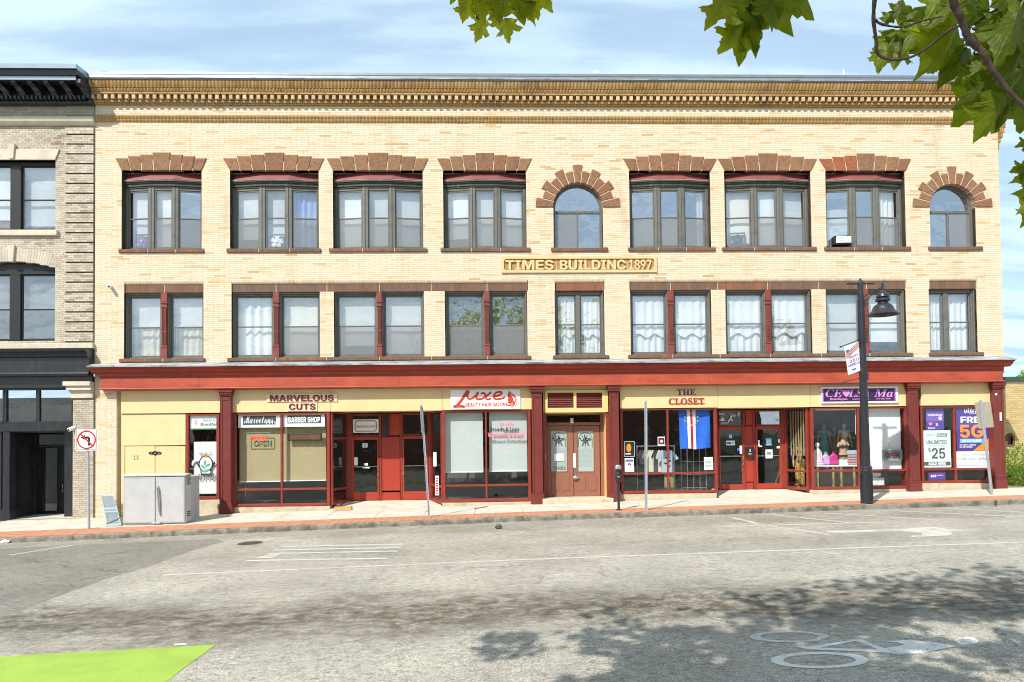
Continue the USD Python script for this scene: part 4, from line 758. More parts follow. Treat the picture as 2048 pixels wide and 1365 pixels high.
# ---------------------------------------------------------------- red cornice over the shopfronts
def zY(px, Y, x=1024): return P(x, px, Y)[1]
XF0, XF1 = P(200, 765, -0.2)[0], P(2006.5, 760, -0.2)[0]
e = 0.24
def ends(mb, prof, x0, x1): mb.profile(prof, x0, x1)
m = MB(); zc0, zc1 = zY(727.5, -0.44), zY(741, -0.24)
m.profile([(0.05, zc1), (-0.235, zc1), (-0.25, zc1+0.03), (-0.30, zc1+0.05), (-0.345, zc1+0.085), (-0.36, zc1+0.13), (-0.40, zc1+0.145), (-0.44, zc0-0.045), (-0.44, zc0), (0.05, zc0+0.02)], XF0-e, XF1+e)
obj('shop_cornice_crown', m, 'crown_red', B)
m = MB(); zb = zY(750, -0.2); m.profile([(0.05, zb), (-0.20, zb), (-0.205, zc1-0.085), (-0.225, zc1-0.075), (-0.225, zc1-0.004), (0.05, zc1-0.004)], XF0-0.02, XF1+0.02); obj('shop_cornice_bed', m, 'crown_red', B)
m = MB(); x = XF0
while x < XF1: m.box(x, x+0.045, -0.232, -0.15, zc1-0.078, zc1-0.012); x += 0.085
obj('small_dentils', m, 'cornice_red', B, kind='stuff')
cuts = [XF0]+[P(q, 765, -0.2)[0] for q in (398, 798, 1114, 1420, 1722)]+[XF1]
for a, b in zip(cuts[:-1], cuts[1:]): obj('shop_fascia', MB().box(a+0.002, b-0.002, -0.20, 0.05, Z_FASC+0.052, zb-0.003, 0.004), 'cornice_red', B)
m = MB(); m.profile([(0.05, Z_FASC), (-0.225, Z_FASC), (-0.245, Z_FASC+0.022), (-0.225, Z_FASC+0.049), (0.05, Z_FASC+0.049)], XF0-0.03, XF1+0.03); obj('shop_cornice_base', m, 'cornice_red', B)
m = MB(); m.profile([(-0.004, zpx(720.5)), (-0.02, zpx(720.5)), (-0.47, zc0+0.03), (-0.47, zc0-0.012), (-0.445, zc0-0.012), (-0.445, zc0+0.003), (-0.004, zc0+0.022)], XF0-e-0.03, XF1+e+0.03); obj('shop_cornice_flashing', m, 'flashing_white', B)
obj('wall', MB().box(PX1, XR-0.02, 0.06, 0.42, Z_FASC-0.02, Z_W0-0.002), 'buff_mortar', B)

# ---------------------------------------------------------------- shopfronts
YF = 0.12
def pilaster(x0, x1, yb):
    a, b = P(x0, 900, -0.12)[0], P(x1, 900, -0.12)[0]; z0, z1 = z_base((a+b)/2), Z_FASC-0.002; w = b-a
    m = MB(); m.box(a-0.03, b+0.03, -0.15, 0.42, z0, z0+0.30, 0.012); m.box(a-0.015, b+0.015, -0.135, 0.42, z0+0.302, z0+0.36, 0.01); m.box(a+0.012, b-0.012, -0.10, 0.42, z0+0.362, z1-0.24, 0.008)
    for u, v in ((a+0.012, a+0.012+w*0.16), (b-0.012-w*0.16, b-0.012)): m.box(u, v, -0.118, -0.102, z0+0.366, z1-0.245, 0.005)
    m.box(a+0.02+w*0.16, b-0.02-w*0.16, -0.117, -0.102, z0+0.37, z0+0.5, 0.005); m.box(a+0.02+w*0.16, b-0.02-w*0.16, -0.117, -0.102, z1-0.37, z1-0.25, 0.005)
    m.box(a-0.01, b+0.01, -0.135, 0.42, z1-0.238, z1-0.19, 0.01); m.box(a-0.03, b+0.03, -0.165, 0.42, z1-0.188, z1-0.11, 0.012); m.box(a-0.05, b+0.05, -0.19, 0.42, z1-0.108, z1, 0.01)
    for k in range(7): m.box(a-0.02+k*(w+0.04)/7, a-0.02+(k+0.55)*(w+0.04)/7, -0.178, -0.15, z1-0.18, z1-0.12, 0.003)
    return obj('iron_pilaster', m, 'maroon_iron', B)
for q in ((440, 462, 1022), (1064, 1086, 1008), (1220, 1239.5, 1003), (1820, 1840.5, 982), (1990, 2011, 978.5)): pilaster(*q)
def rect(x0, y0, x1, y1, Y=YF): return R(x0, y0, x1, y1, Y)
def band(x0, x1, y1, Y=0.06):
    a, b, z0, _ = R(x0, 780, x1, y1, Y); return obj('sign_band', MB().box(a, b, Y, Y+0.10, z0, Z_FASC-0.004, 0.004), 'yellow_board', B)
band(242, 440, 827); band(463, 660.5, 824.5); band(661, 884, 822.5); band(884.5, 1063.5, 820); band(1240, 1434.5, 816.5); band(1435, 1621, 815.5); band(1621.5, 1819, 813.5); band(1842, 1989.5, 811)
for x0, y0, x1, y1 in ((1655, 781, 1668, 790),): pass
def shop_window(x0, y0, x1, y1, mull=(), rails=(), st=0.075, Y=YF, F=None, zz=None, mat='frame_red', name='shop_window', glass='shop_glass', mw=0.055, low='shop_glass', bot=0.09):
    a, b, z0, z1 = R(x0, y0, x1, y1, Y) if zz is None else (0, 0, zz[0], zz[1])
    F = F or Facet((a, Y), (b, Y)); L = F.L; m = MB()
    F.box(m, 0, st, -0.08, 0.03, z0, z1, 0.008); F.box(m, L-st, L, -0.08, 0.03, z0, z1, 0.008); F.box(m, st, L-st, -0.08, 0.026, z1-0.06, z1, 0.008); F.box(m, st, L-st, -0.08, 0.035, z0, z0+bot, 0.008)
    us = [st]+[((P(q, (y0+y1)/2, Y)[0]-F.p[0]) if zz is None else q) for q in mull]+[L-st]; zr = [P((x0+x1)/2, q, Y)[1] if zz is None else q for q in rails]
    for u in us[1:-1]: F.box(m, u-mw/2, u+mw/2, -0.075, 0.024, z0+bot, z1-0.06, 0.006)
    for z in zr: 
        for p, q in zip(us[:-1], us[1:]): F.box(m, p+(mw/2 if p != st else 0), q-(mw/2 if q != L-st else 0), -0.075, 0.022, z-0.032, z+0.032, 0.006)
    w = obj(name, m, mat, B); zs = [z0+bot]+zr+[z1-0.06]
    for p, q in zip(us[:-1], us[1:]):
        for c, d in zip(zs[:-1], zs[1:]): obj('pane', F.quad(MB(), p, q, -0.03, c, d), glass, w)
    return w
GL = YF+0.03
def door(x0, y0, x1, y1, gl, Y, handle='r', mat='door_red', bar_y=None, hw=0.05):
    a, b, z0, z1 = R(x0, y0, x1, y1, Y); ga, gb, gz0, gz1 = R(*gl, Y); m = MB()
    m.box(a, ga, Y-0.03, Y+0.03, z0, z1, 0.006); m.box(gb, b, Y-0.03, Y+0.03, z0, z1, 0.006); m.box(ga, gb, Y-0.03, Y+0.03, gz1, z1, 0.006); m.box(ga, gb, Y-0.03, Y+0.03, z0, gz0, 0.006)
    d = obj('shop_door', m, mat, B); obj('pane', MB().quad((ga, Y, gz0), (gb, Y, gz0), (gb, Y, gz1), (ga, Y, gz1)), 'shop_glass', d)
    bz = P((x0+x1)/2, bar_y, Y)[1]; h = MB(); h.box(ga-0.02, gb+0.02, Y+0.035, Y+0.06, bz-0.02, bz+0.02, 0.006)
    hx = gb+0.03 if handle == 'r' else ga-0.03; s = -1 if handle == 'r' else 1
    h.tube([(hx, Y-0.02, bz-0.01), (hx, Y-0.085, bz-0.01), (hx+s*0.0, Y-0.085, bz-0.16), (hx, Y-0.085, bz-0.30), (hx, Y-0.02, bz-0.30)], 0.016, 8); obj('door_handle', h, 'chrome', d)
    return d
def slab_box(name, x0, y0, x1, y1, Y0, Y1, mat, c=0.004, parent=B, Yp=None, **kw):
    a, b, z0, z1 = R(x0, y0, x1, y1, Y0 if Yp is None else Yp); return obj(name, MB().box(a, b, Y0, Y1, z0, z1, c), mat, parent, **kw)
# bay one: boarded yellow front and a narrow window
slab_box('yellow_panel', 234, 780, 241.5, 1034, 0.14, 0.3, 'yellow_board', label='yellow strip beside the brick pier'); slab_box('yellow_panel', 242, 828.5, 371, 891.5, 0.10, 0.2, 'yellow_board'); slab_box('yellow_panel', 242, 892.5, 249, 1036, 0.10, 0.2, 'yellow_board')
hd = slab_box('yellow_door', 250, 893, 309.6, 1035, 0.105, 0.2, 'yellow_board', label='flush yellow door leaf with faint house number'); hd2 = slab_box('yellow_door', 310.6, 893, 370.5, 1035, 0.105, 0.2, 'yellow_board')
obj('wall', MB().box(PX1, P(371, 900)[0], 0.21, 0.40, -0.4, Z_FASC-0.03), 'dark_gap', B)
w = MB(); a, b, z0, z1 = rect(267, 911, 276.5, 919.5, 0.10); words(w, '13', (a, b, z0, z1), 0.094, 0.104, weight=400); obj('number', w, 'soiled_stone', hd)
w = MB(); a, b, z0, z1 = rect(297, 902, 323, 911, 0.10); cx, cz = (a+b)/2, (z0+z1)/2
w.prism(Point(cx, cz).buffer(0.07, 8).difference(Point(cx, cz).buffer(0.035, 8)), 0.085, 0.104); 
for s in (-1, 1): w.prism(affinity.scale(Point(cx+s*0.12, cz).buffer(0.06, 8), 1.2, 0.75).difference(affinity.scale(Point(cx+s*0.12, cz).buffer(0.03, 8), 1.2, 0.7)), 0.085, 0.104); w.prism(Polygon([(cx+s*0.17, cz-0.03), (cx+s*0.21, cz), (cx+s*0.17, cz+0.03)]), 0.085, 0.104)
obj('iron_pull', w, 'black_iron', hd2)
shop_window(371.5, 828, 439.5, 1000, st=0.10, bot=0.10)
slab_box('concrete_base', 371.5, 1000.5, 439.5, 1030, 0.06, 0.40, 'concrete_sill', 0.01)
# bay two: barber, recessed doors, hair salon
shop_window(466, 826, 660, 1013, mull=(563.5,), rails=(979,), st=0.10)
slab_box('concrete_base', 463, 1013.5, 660, 1032, 0.10, 0.42, 'concrete_sill', 0.008)
YB = 1.30
def recess(xl, xr, bl, br, ys, y_floor, soff_mat='yellow_board', yb=YB):
    a, b = P(xl, 900, YF)[0], P(xr, 900, YF)[0]; zs_ = P((xl+xr)/2, ys, 0.1)[1]; c, d = P(bl, 900, yb)[0], P(br, 900, yb)[0]
    obj('entry_soffit', MB().add([(a, 0.17, zs_), (b, 0.17, zs_), (d+0.3, yb+0.3, zs_), (c-0.3, yb+0.3, zs_)]+[(a, 0.17, zs_+0.03), (b, 0.17, zs_+0.03), (d+0.3, yb+0.3, zs_+0.03), (c-0.3, yb+0.3, zs_+0.03)], [(0, 1, 2), (0, 2, 3), (4, 6, 5), (4, 7, 6), (0, 4, 5), (0, 5, 1)]), soff_mat, B)
    zf = P((xl+xr)/2, y_floor, yb)[1]; z0, z1 = z_base(a), z_base(b)
    obj('entry_floor', MB().add([(a, -0.02, z0+0.012), (b, -0.02, z1+0.012), (d+0.2, yb+0.2, zf), (c-0.2, yb+0.2, zf), (a, -0.02, z0-0.2), (b, -0.02, z1-0.2)], [(0, 1, 2), (0, 2, 3), (4, 5, 1), (4, 1, 0)]), 'concrete', B)
    return zs_, zf
zs_, zf = recess(660, 884, 697, 860, 822.5, 1000)
Fl = Facet((P(660.5, 900)[0]+0.01, YF+0.02), (P(697, 900, YB)[0], YB)); Fr = Facet((P(860, 900, YB)[0], YB), (P(884, 900)[0]-0.01, YF+0.02))
shop_window(0, 0, 0, 0, F=Fl, zz=(zf-0.05, zs_), mull=(), rails=(P(680, 877, 0.7)[1], P(680, 978, 0.7)[1]), st=0.07); shop_window(0, 0, 0, 0, F=Fr, zz=(zf-0.05, zs_), rails=(P(872, 972, 0.7)[1],), st=0.06)
slab_box('frame_post', 697, 828, 703.5, 1002, YB-0.04, YB+0.08, 'frame_red'); slab_box('frame_post', 758.5, 828, 763, 1002, YB-0.04, YB+0.08, 'frame_red'); slab_box('frame_post', 800.5, 828, 804.5, 1002, YB-0.04, YB+0.08, 'frame_red'); slab_box('frame_post', 857, 826, 862.5, 1000, YB-0.04, YB+0.08, 'frame_red')
TR1 = shop_window(703.6, 828, 758.4, 873.5, Y=YB, st=0.03, bot=0.05, name='transom_window'); shop_window(804.6, 826.5, 856.9, 871.5, Y=YB, st=0.03, bot=0.05, name='transom_window')
D11 = door(704, 874.5, 758, 1001, (708, 880, 755, 985), YB, 'r', bar_y=934); DL = door(805, 872.5, 856.5, 1000, (808.5, 878, 853, 983), YB, 'l', bar_y=932)
for y0, y1 in ((828, 871), (874, 982), (985, 1001)): slab_box('red_panel', 763.5, y0, 800, y1, YB-0.01, YB+0.06, 'door_red', 0.008)
slab_box('dark_box', 765.5, 826, 776, 874, YB-0.12, YB-0.012, 'black_iron', label='black housing of a rolled shutter')
shop_window(884.5, 821, 1062, 1004, mull=(972.5,), rails=(971,), st=0.10)
slab_box('concrete_base', 884.5, 1004.5, 1062.5, 1026, 0.10, 0.42, 'concrete_sill', 0.008)
# central entrance
def entrance():
    yb = 0.55
    a, b, z0, z1 = R(1090.5, 781, 1215.5, 825, 0.06); m = MB(); m.box(P(1086.5, 800)[0], P(1219.5, 800)[0], 0.10, 0.3, z0-0.02, Z_FASC-0.004)
    hdr = obj('transom_frame', m, 'yellow_trim', B)
    la = [R(1095, 786, 1147, 816.5, 0.06), R(1152.5, 786, 1204, 816.5, 0.06)]; fr = sbox(a, z0, b, z1).difference(unary_union([sbox(q[0], q[2], q[1], q[3]) for q in la]))
    obj('trim', MB().prism(fr, 0.02, 0.098), 'yellow_trim', hdr)
    for q in la:
        z = q[2]+0.01
        while z < q[3]-0.03: obj('louver', MB().add([(q[0], 0.05, z), (q[1], 0.05, z), (q[1], 0.085, z+0.055), (q[0], 0.085, z+0.055), (q[0], 0.06, z-0.006), (q[1], 0.06, z-0.006), (q[1], 0.095, z+0.049), (q[0], 0.095, z+0.049)], [(0, 1, 2), (0, 2, 3), (4, 6, 5), (4, 7, 6), (0, 4, 5), (0, 5, 1), (3, 2, 6), (3, 6, 7)]), 'maroon_iron', hdr); z += 0.062
    for x0, x1 in ((1086.5, 1091.5), (1213, 1219.5)): slab_box('frame_post', x0, 825.5, x1, 1000, 0.06, 0.14, 'frame_red')
    A, Bx = P(1091.5, 900)[0], P(1213, 900)[0]; zf = P(1150, 993, yb)[1]; zt2 = z0-0.03
    obj('jamb', MB().box(A-0.02, A, 0.141, yb+0.1, zf, zt2), 'frame_red', B); obj('jamb', MB().box(Bx, Bx+0.02, 0.141, yb+0.1, zf, zt2), 'yellow_trim', B, label='sunlit yellow side of the door recess')
    obj('entry_soffit', MB().box(A, Bx, 0.141, yb+0.1, zt2, zt2+0.02), 'yellow_trim', B)
    fr = MB(); zb_ = P(1150, 848, yb)[1]; c0, c1 = P(1094, 900, yb)[0], P(1201, 900, yb)[0]
    fr.box(A, c0, yb-0.03, yb+0.08, zf, zt2, 0.006); fr.box(c1, Bx, yb-0.03, yb+0.08, zf, zt2, 0.006); fr.box(c0, c1, yb-0.05, yb+0.08, zb_-0.05, zb_+0.05, 0.01); fr.box(c0, c1, yb-0.03, yb+0.08, zt2-0.05, zt2, 0.006)
    F = obj('door_frame', fr, 'brown_door', B); obj('pane', MB().quad((c0, yb, zb_+0.05), (c1, yb, zb_+0.05), (c1, yb, zt2-0.05), (c0, yb, zt2-0.05)), 'shop_glass', F)
    q = R(1141, 836.5, 1146.5, 847, yb-0.06); pl = obj('number_plate', MB().box(q[0], q[1], yb-0.065, yb-0.051, q[2], q[3], 0.003), 'white_paint', F)
    w = MB(); words(w, '7', (q[0]+0.025, q[1]-0.025, q[2]+0.02, q[3]-0.02), yb-0.069, yb-0.064); obj('numeral', w, 'black_print', pl)
    for k, (x0, x1, g0, g1) in enumerate(((1095, 1146.3, 1102, 1133.5), (1147.5, 1199.5, 1155, 1187))):
        a, b, z0, z1 = R(x0, 852, x1, 992.5, yb); ga, gb, gz0, gz1 = R(g0, 862, g1, 943, yb)
        m = MB(); p = sbox(a, z0, b, z1).difference(sbox(ga, gz0, gb, gz1)); m.prism(p, yb-0.02, yb+0.04)
        pr = MB(); pw = (b-a)
        for u in (0.13, 0.55): pr.box(a+pw*u, a+pw*(u+0.30), yb-0.034, yb-0.018, R(x0, 952, x1, 982, yb)[2], R(x0, 952, x1, 982, yb)[3], 0.012)
        for u0, u1, v0, v1 in ((ga-0.03, gb+0.03, gz1, gz1+0.025), (ga-0.03, gb+0.03, gz0-0.025, gz0), (ga-0.03, ga, gz0, gz1), (gb, gb+0.03, gz0, gz1)): pr.box(u0, u1, yb-0.03, yb-0.018, v0, v1, 0.005)
        D = obj('panelled_door', m, 'brown_door', B); obj('raised_panels', pr, 'brown_door', D); obj('pane', MB().quad((ga, yb+0.01, gz0), (gb, yb+0.01, gz0), (gb, yb+0.01, gz1), (ga, yb+0.01, gz1)), 'frosted', D)
        et = MB(); c, r = (ga+gb)/2, (gb-ga)/2*0.88; zs2 = gz1-0.06-r
        et.prism(Point(c, zs2).buffer(r, 16).difference(Point(c, zs2).buffer(r*0.93, 16)).intersection(sbox(ga, zs2, gb, gz1)), yb+0.002, yb+0.008)
        rr = random.Random(5)
        for s in (-1, 1):
            et.box(c+s*r*0.965-0.008, c+s*r*0.965+0.008, yb+0.002, yb+0.008, zs2-0.26, zs2)
            for j in range(16):
                an = rr.uniform(0.15, 1.5); q = rr.uniform(0.25, 0.88); et.prism(affinity.rotate(affinity.scale(Point(c+s*q*r*math.cos(an), zs2+q*r*math.sin(an)-0.05).buffer(rr.uniform(0.012, 0.026), 4), 1.5, 0.7), s*math.degrees(an)), yb+0.002, yb+0.0035+j*0.0002)
            for j in range(5): et.prism(affinity.rotate(affinity.scale(Point(c+s*(0.05+0.012*j), zs2-0.02-j*0.045).buffer(0.022, 4), 1.6, 0.7), -s*35), yb+0.002, yb+0.007)
        et.prism(affinity.scale(Point(c, zs2+0.05).buffer(0.035, 6), 0.8, 1.3).union(affinity.scale(Point(c, zs2-0.08).buffer(0.045, 6), 0.9, 1.8)).union(Polygon([(c-0.012, zs2-0.15), (c+0.012, zs2-0.15), (c, zs2-0.32)])), yb+0.002, yb+0.009)
        for i in range(9):
            for j in range(15):
                x, z = ga+0.03+(gb-ga-0.06)*(i+0.5*(j % 2))/9, gz0+0.16+j*0.042
                if z < zs2-0.20 and not (k == 0 and False): et.prism(Polygon([(x-0.009, z), (x, z-0.011), (x+0.009, z), (x, z+0.011)]), yb+0.003, yb+0.006)
        if k == 0: words(et, 'TIMES', (ga+0.06, gb-0.04, gz0+0.05, gz0+0.15), yb+0.002, yb+0.008, 'serif')
        obj('etched_ornament', et, 'dark_grey_print', D, kind='stuff')
    q = R(1147, 907, 1151.5, 936, yb-0.05); obj('push_plate', MB().box(q[0], q[1], yb-0.04, yb-0.021, q[2], q[3], 0.004), 'white_paint', D)
    lk = MB(); c = R(1145, 950, 1157, 961, yb-0.06); lk.sphere(((c[0]+c[1])/2, yb-0.08, (c[2]+c[3])/2), 0.075, 2, (1, 0.6, 0.8)); lk.tube([((c[0]+c[1])/2, yb-0.05, c[3]), ((c[0]+c[1])/2-0.01, yb-0.05, q[2])], 0.009)
    for k in range(8): an = k*0.8; lk.sphere(((c[0]+c[1])/2+0.08*math.cos(an), yb-0.08, (c[2]+c[3])/2+0.05*math.sin(an)), 0.024, 1)
    obj('chain_lock', lk, 'steel', D)
    q = R(1108, 908, 1127, 922.5, yb); obj('notice', MB().box(q[0], q[1], yb-0.002, yb+0.004, q[2], q[3]), 'white_card', D)
    q = R(1091.5, 909, 1095, 920, 0.3); obj('intercom', MB().box(A+0.001, A+0.03, 0.3, 0.42, q[2], q[3], 0.006), 'white_paint', B)
    zz0 = z_base(2.8); s0, s1 = P(1085.5, 1000, -0.2)[0], P(1227, 1000, -0.2)[0]
    obj('threshold_step', MB().box(s0, s1, -0.26, yb+0.15, zz0-0.05, zf-0.004, 0.018), 'concrete_sill', B)
entrance()
# bay four: clothes shop, recessed doors, boutique
shop_window(1241, 817, 1434, 987, mull=(1336,), rails=(947,), st=0.085)
slab_box('concrete_base', 1240.5, 987.5, 1434, 1004, 0.10, 0.42, 'concrete_sill', 0.008)
YB2 = 1.05
zs2_, zf2 = recess(1434.5, 1621, 1436, 1570, 815.5, 977.5, yb=YB2)
Fc = Facet((P(1569, 900, YB2)[0], YB2), (P(1620.5, 900)[0]-0.01, YF+0.02)); Fk = Facet((P(1434.5, 900)[0]+0.01, YF+0.02), (P(1433, 900, YB2)[0], YB2))
shop_window(0, 0, 0, 0, F=Fk, zz=(zf2-0.02, zs2_), rails=(P(1434, 945, 0.5)[1],), st=0.06)
shop_window(0, 0, 0, 0, F=Fc, zz=(zf2-0.02, zs2_), rails=(P(1595, 942, 0.6)[1],), st=0.08)
slab_box('frame_post', 1433.5, 820, 1437.5, 979, YB2-0.04, YB2+0.08, 'frame_red'); slab_box('frame_post', 1486.5, 820, 1491, 979, YB2-0.04, YB2+0.08, 'frame_red'); slab_box('frame_post', 1507, 820, 1511, 978, YB2-0.04, YB2+0.08, 'frame_red'); slab_box('frame_post', 1563, 820, 1570, 978, YB2-0.04, YB2+0.08, 'frame_red')
TR5 = shop_window(1437.6, 820, 1486.4, 852.5, Y=YB2, st=0.03, bot=0.04, name='transom_window'); shop_window(1511.1, 820, 1562.9, 851.5, Y=YB2, st=0.03, bot=0.04, name='transom_window', glass='mirror_glass')
D5 = door(1438, 853.5, 1486, 979, (1440.5, 860, 1483.5, 969), YB2, 'r', bar_y=913); D3 = door(1511.5, 852.5, 1562.5, 978, (1515, 859, 1559, 967), YB2, 'l', bar_y=912)
for y0, y1 in ((820.5, 851), (853, 964), (966, 979)): slab_box('red_panel', 1491.2, y0, 1506.8, y1, YB2-0.01, YB2+0.06, 'door_red', 0.006)
shop_window(1621.5, 814.5, 1817, 978.5, mull=(1717,), rails=(941.5,), st=0.10)
slab_box('concrete_base', 1621.5, 979, 1818, 994, 0.10, 0.42, 'concrete_sill', 0.008)
shop_window(1842, 812, 1988.5, 966.5, mull=(1909.5,), rails=(938.5,), st=0.07)
for a, b in ((1842, 1880), (1880.6, 1930), (1930.6, 1989)): slab_box('stone_base', a, 967, b, 990, 0.07, 0.42, 'concrete_sill', 0.008)
# shop interiors
rm = MB()
SH = [(241, 451), (451, 1075), (1075, 1229), (1229, 1600), (1600, 1830), (1830, 2003)]
for x0, x1 in SH:
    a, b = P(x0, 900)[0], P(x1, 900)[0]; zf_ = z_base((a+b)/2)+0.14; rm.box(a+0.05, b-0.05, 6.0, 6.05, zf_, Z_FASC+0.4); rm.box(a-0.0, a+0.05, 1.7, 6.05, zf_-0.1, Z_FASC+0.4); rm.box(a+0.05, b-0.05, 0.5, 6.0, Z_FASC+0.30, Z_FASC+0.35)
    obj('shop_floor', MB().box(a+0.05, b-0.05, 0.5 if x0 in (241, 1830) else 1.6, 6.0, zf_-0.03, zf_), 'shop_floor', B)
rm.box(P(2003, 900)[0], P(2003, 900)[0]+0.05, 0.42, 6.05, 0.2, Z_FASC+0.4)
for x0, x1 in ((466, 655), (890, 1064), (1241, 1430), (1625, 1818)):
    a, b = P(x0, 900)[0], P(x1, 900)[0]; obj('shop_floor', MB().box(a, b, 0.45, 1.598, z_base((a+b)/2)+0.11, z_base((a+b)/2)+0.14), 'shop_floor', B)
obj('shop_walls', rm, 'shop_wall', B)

# ================================================================= THE LEFT NEIGHBOUR
N = thing('corner_building', 'grey brick building with black metal cornice and black shopfront at the left edge', 'building')
NX0, NX1 = -21.0, XL-0.004
def nbox(name, x0, y0, x1, y1, Y0, Y1, mat, c=0.006, **kw):
    a, b, z0, z1 = R(x0, y0, x1, y1, Y0); return obj(name, MB().box(max(a, NX0), min(b, NX1+1.0), Y0, Y1, z0, z1, c), mat, N, **kw)
CXN = P(24, 400)[0]; WH = P(110, 400)[0]-CXN
wa, wb = CXN-WH, CXN+WH
za0, za1 = P(60, 461)[1], P(60, 320)[1]; zb0, zb1 = P(60, 684)[1], P(60, 536)[1]; zap = P(25, 523)[1]
sag = zap-zb1+0.0; rad = (WH*WH+sag*sag)/(2*sag); archp = Point(CXN, zap-rad).buffer(rad, 64).intersection(sbox(wa, zb1-0.001, wb, zap+1))
holesN = unary_union([sbox(wa, za0, wb, za1), sbox(wa, zb0, wb, zb1).union(archp)]+[affinity.translate(g, -2*WH-1.35) for g in (sbox(wa, za0, wb, za1), sbox(wa, zb0, wb, zb1))])
zN0, zN1 = P(100, 690)[1], P(100, 125)[1]
obj('wall', MB().prism(sbox(NX0, zN0, NX1, zN1-0.3).difference(holesN), 0.03, 0.42), 'grey_mortar', N)
nb = []; RW = [P(x, 400)[0] for x in (131, 188)]
UN = unary_union([holesN, sbox(RW[0], P(160, 686)[1], RW[1]+0.1, P(160, 257)[1])])
lay(NX0, NX1, P(80, 686)[1], P(80, 207)[1], UN, nb, rh=0.0665, bl=0.205, gap=0.009, y0=0.024, deep=0.4, tone=lambda x, z: min(1, max(0, rnd.random()*0.8+(float(meshkit.fbm(np.array([x*1.5, z*1.5, 3.0]), 2, 4))-0.5)*0.8)))
mbn = MB()
for b in nb: mbn.box(*b[:6], tone=b[6], back=False)
obj('brickwork', mbn, 'grey_brick', N, tone=True, kind='stuff')
step = (P(160, 683)[1]-P(160, 269)[1])/21.0
z = P(160, 269)[1]; k = 0
while k < 22:                                                          # banded corner pier
    bb = []; z1 = P(160, 257)[1] if k == 0 else z-step*(k-1)*-1*-1; top = z+(-step)*-k if False else P(160, 257)[1] if k == 0 else P(160, 269)[1]+step*(k-1)*1
    lo = P(160, 269)[1]+step*k; hi = (P(160, 257)[1] if k == 0 else P(160, 269)[1]+step*(k-1)-0.045)
    n = max(1, int((hi-lo)/0.0665)); rh = (hi-lo)/n
    lay(RW[0], RW[1], lo, hi, None, bb, rh=rh, bl=0.205, gap=0.008, y0=-0.05, deep=0.08, tone=lambda x, zz: rnd.random()*0.95)
    m = MB()
    for b in bb: m.box(*b[:6], tone=b[6], back=True)
    if m.n: 
        m.box(RW[0]+0.004, RW[1]-0.004, -0.040, 0.03, lo+0.002, hi-0.002, tone=1.0); obj('brick_band', m, 'grey_brick', N, tone=True)
    k += 1
# stone trims
nbox('frieze_panel', 131, 207.5, 187.5, 231.5, -0.03, 0.05, 'soiled_stone'); m = MB(); z0, z1 = P(100, 247.5, -0.15)[1], P(100, 233, -0.15)[1]
m.profile([(0.03, z0), (-0.05, z0), (-0.07, z0+0.05), (-0.13, z0+0.09), (-0.16, z1-0.05), (-0.16, z1), (0.03, z1+0.02)], NX0, NX1); obj('stone_band', m, 'ridge_stone', N)
ls = Polygon([(wa, za1), (wb, za1), (wb+0.13, za1+0.345), (wa-0.13, za1+0.345)]); kw_ = 0.11
obj('stone_lintel', MB().prism(ls, -0.02, 0.2), 'ridge_stone', N); obj('keystone', MB().prism(Polygon([(CXN-kw_*0.6, za1+0.02), (CXN+kw_*0.6, za1+0.02), (CXN+kw_, za1+0.50), (CXN-kw_, za1+0.50)]), -0.07, 0.1), 'ridge_stone', N)
obj('keystone', MB().prism(Polygon([(CXN-kw_*0.6, zap-0.02), (CXN+kw_*0.6, zap-0.02), (CXN+kw_, zap+0.52), (CXN-kw_, zap+0.52)]), -0.05, 0.1), 'ridge_stone', N)
a, b = wa-0.1, wb+0.1; zs3 = P(60, 471, -0.06)[1]; obj('stone_sill', MB().box(a, b, -0.07, 0.3, zs3, za0, 0.012), 'ridge_stone', N)
na, nb_ = CXN, 0; av = []
for k in range(-13, 14):
    t0, t1 = math.pi/2-(k+0.46)*0.0212*4.2/ max(rad, 1)*1.0, math.pi/2-(k-0.46)*0.0212*4.2/max(rad, 1)
    p = Polygon([(CXN+q*math.cos(t), zap-rad+q*math.sin(t)) for q, t in ((rad+0.005, t0), (rad+0.005, t1), (rad+0.42, t1), (rad+0.42, t0))])
    if abs(k) > 0 and abs((k)*0.0212*4.2/rad*rad) < WH+0.15: obj('arch_brick', MB().prism(p, 0.016, 0.10, rnd.random()*0.5), 'grey_brick', N, tone=True)
m = MB(); z0, z1 = P(100, 697.5, -0.1)[1], P(100, 686.5, -0.1)[1]; obj('stone_band', m.box(NX0, NX1, -0.11, 0.42, z0, z1, 0.012), 'ridge_stone', N)
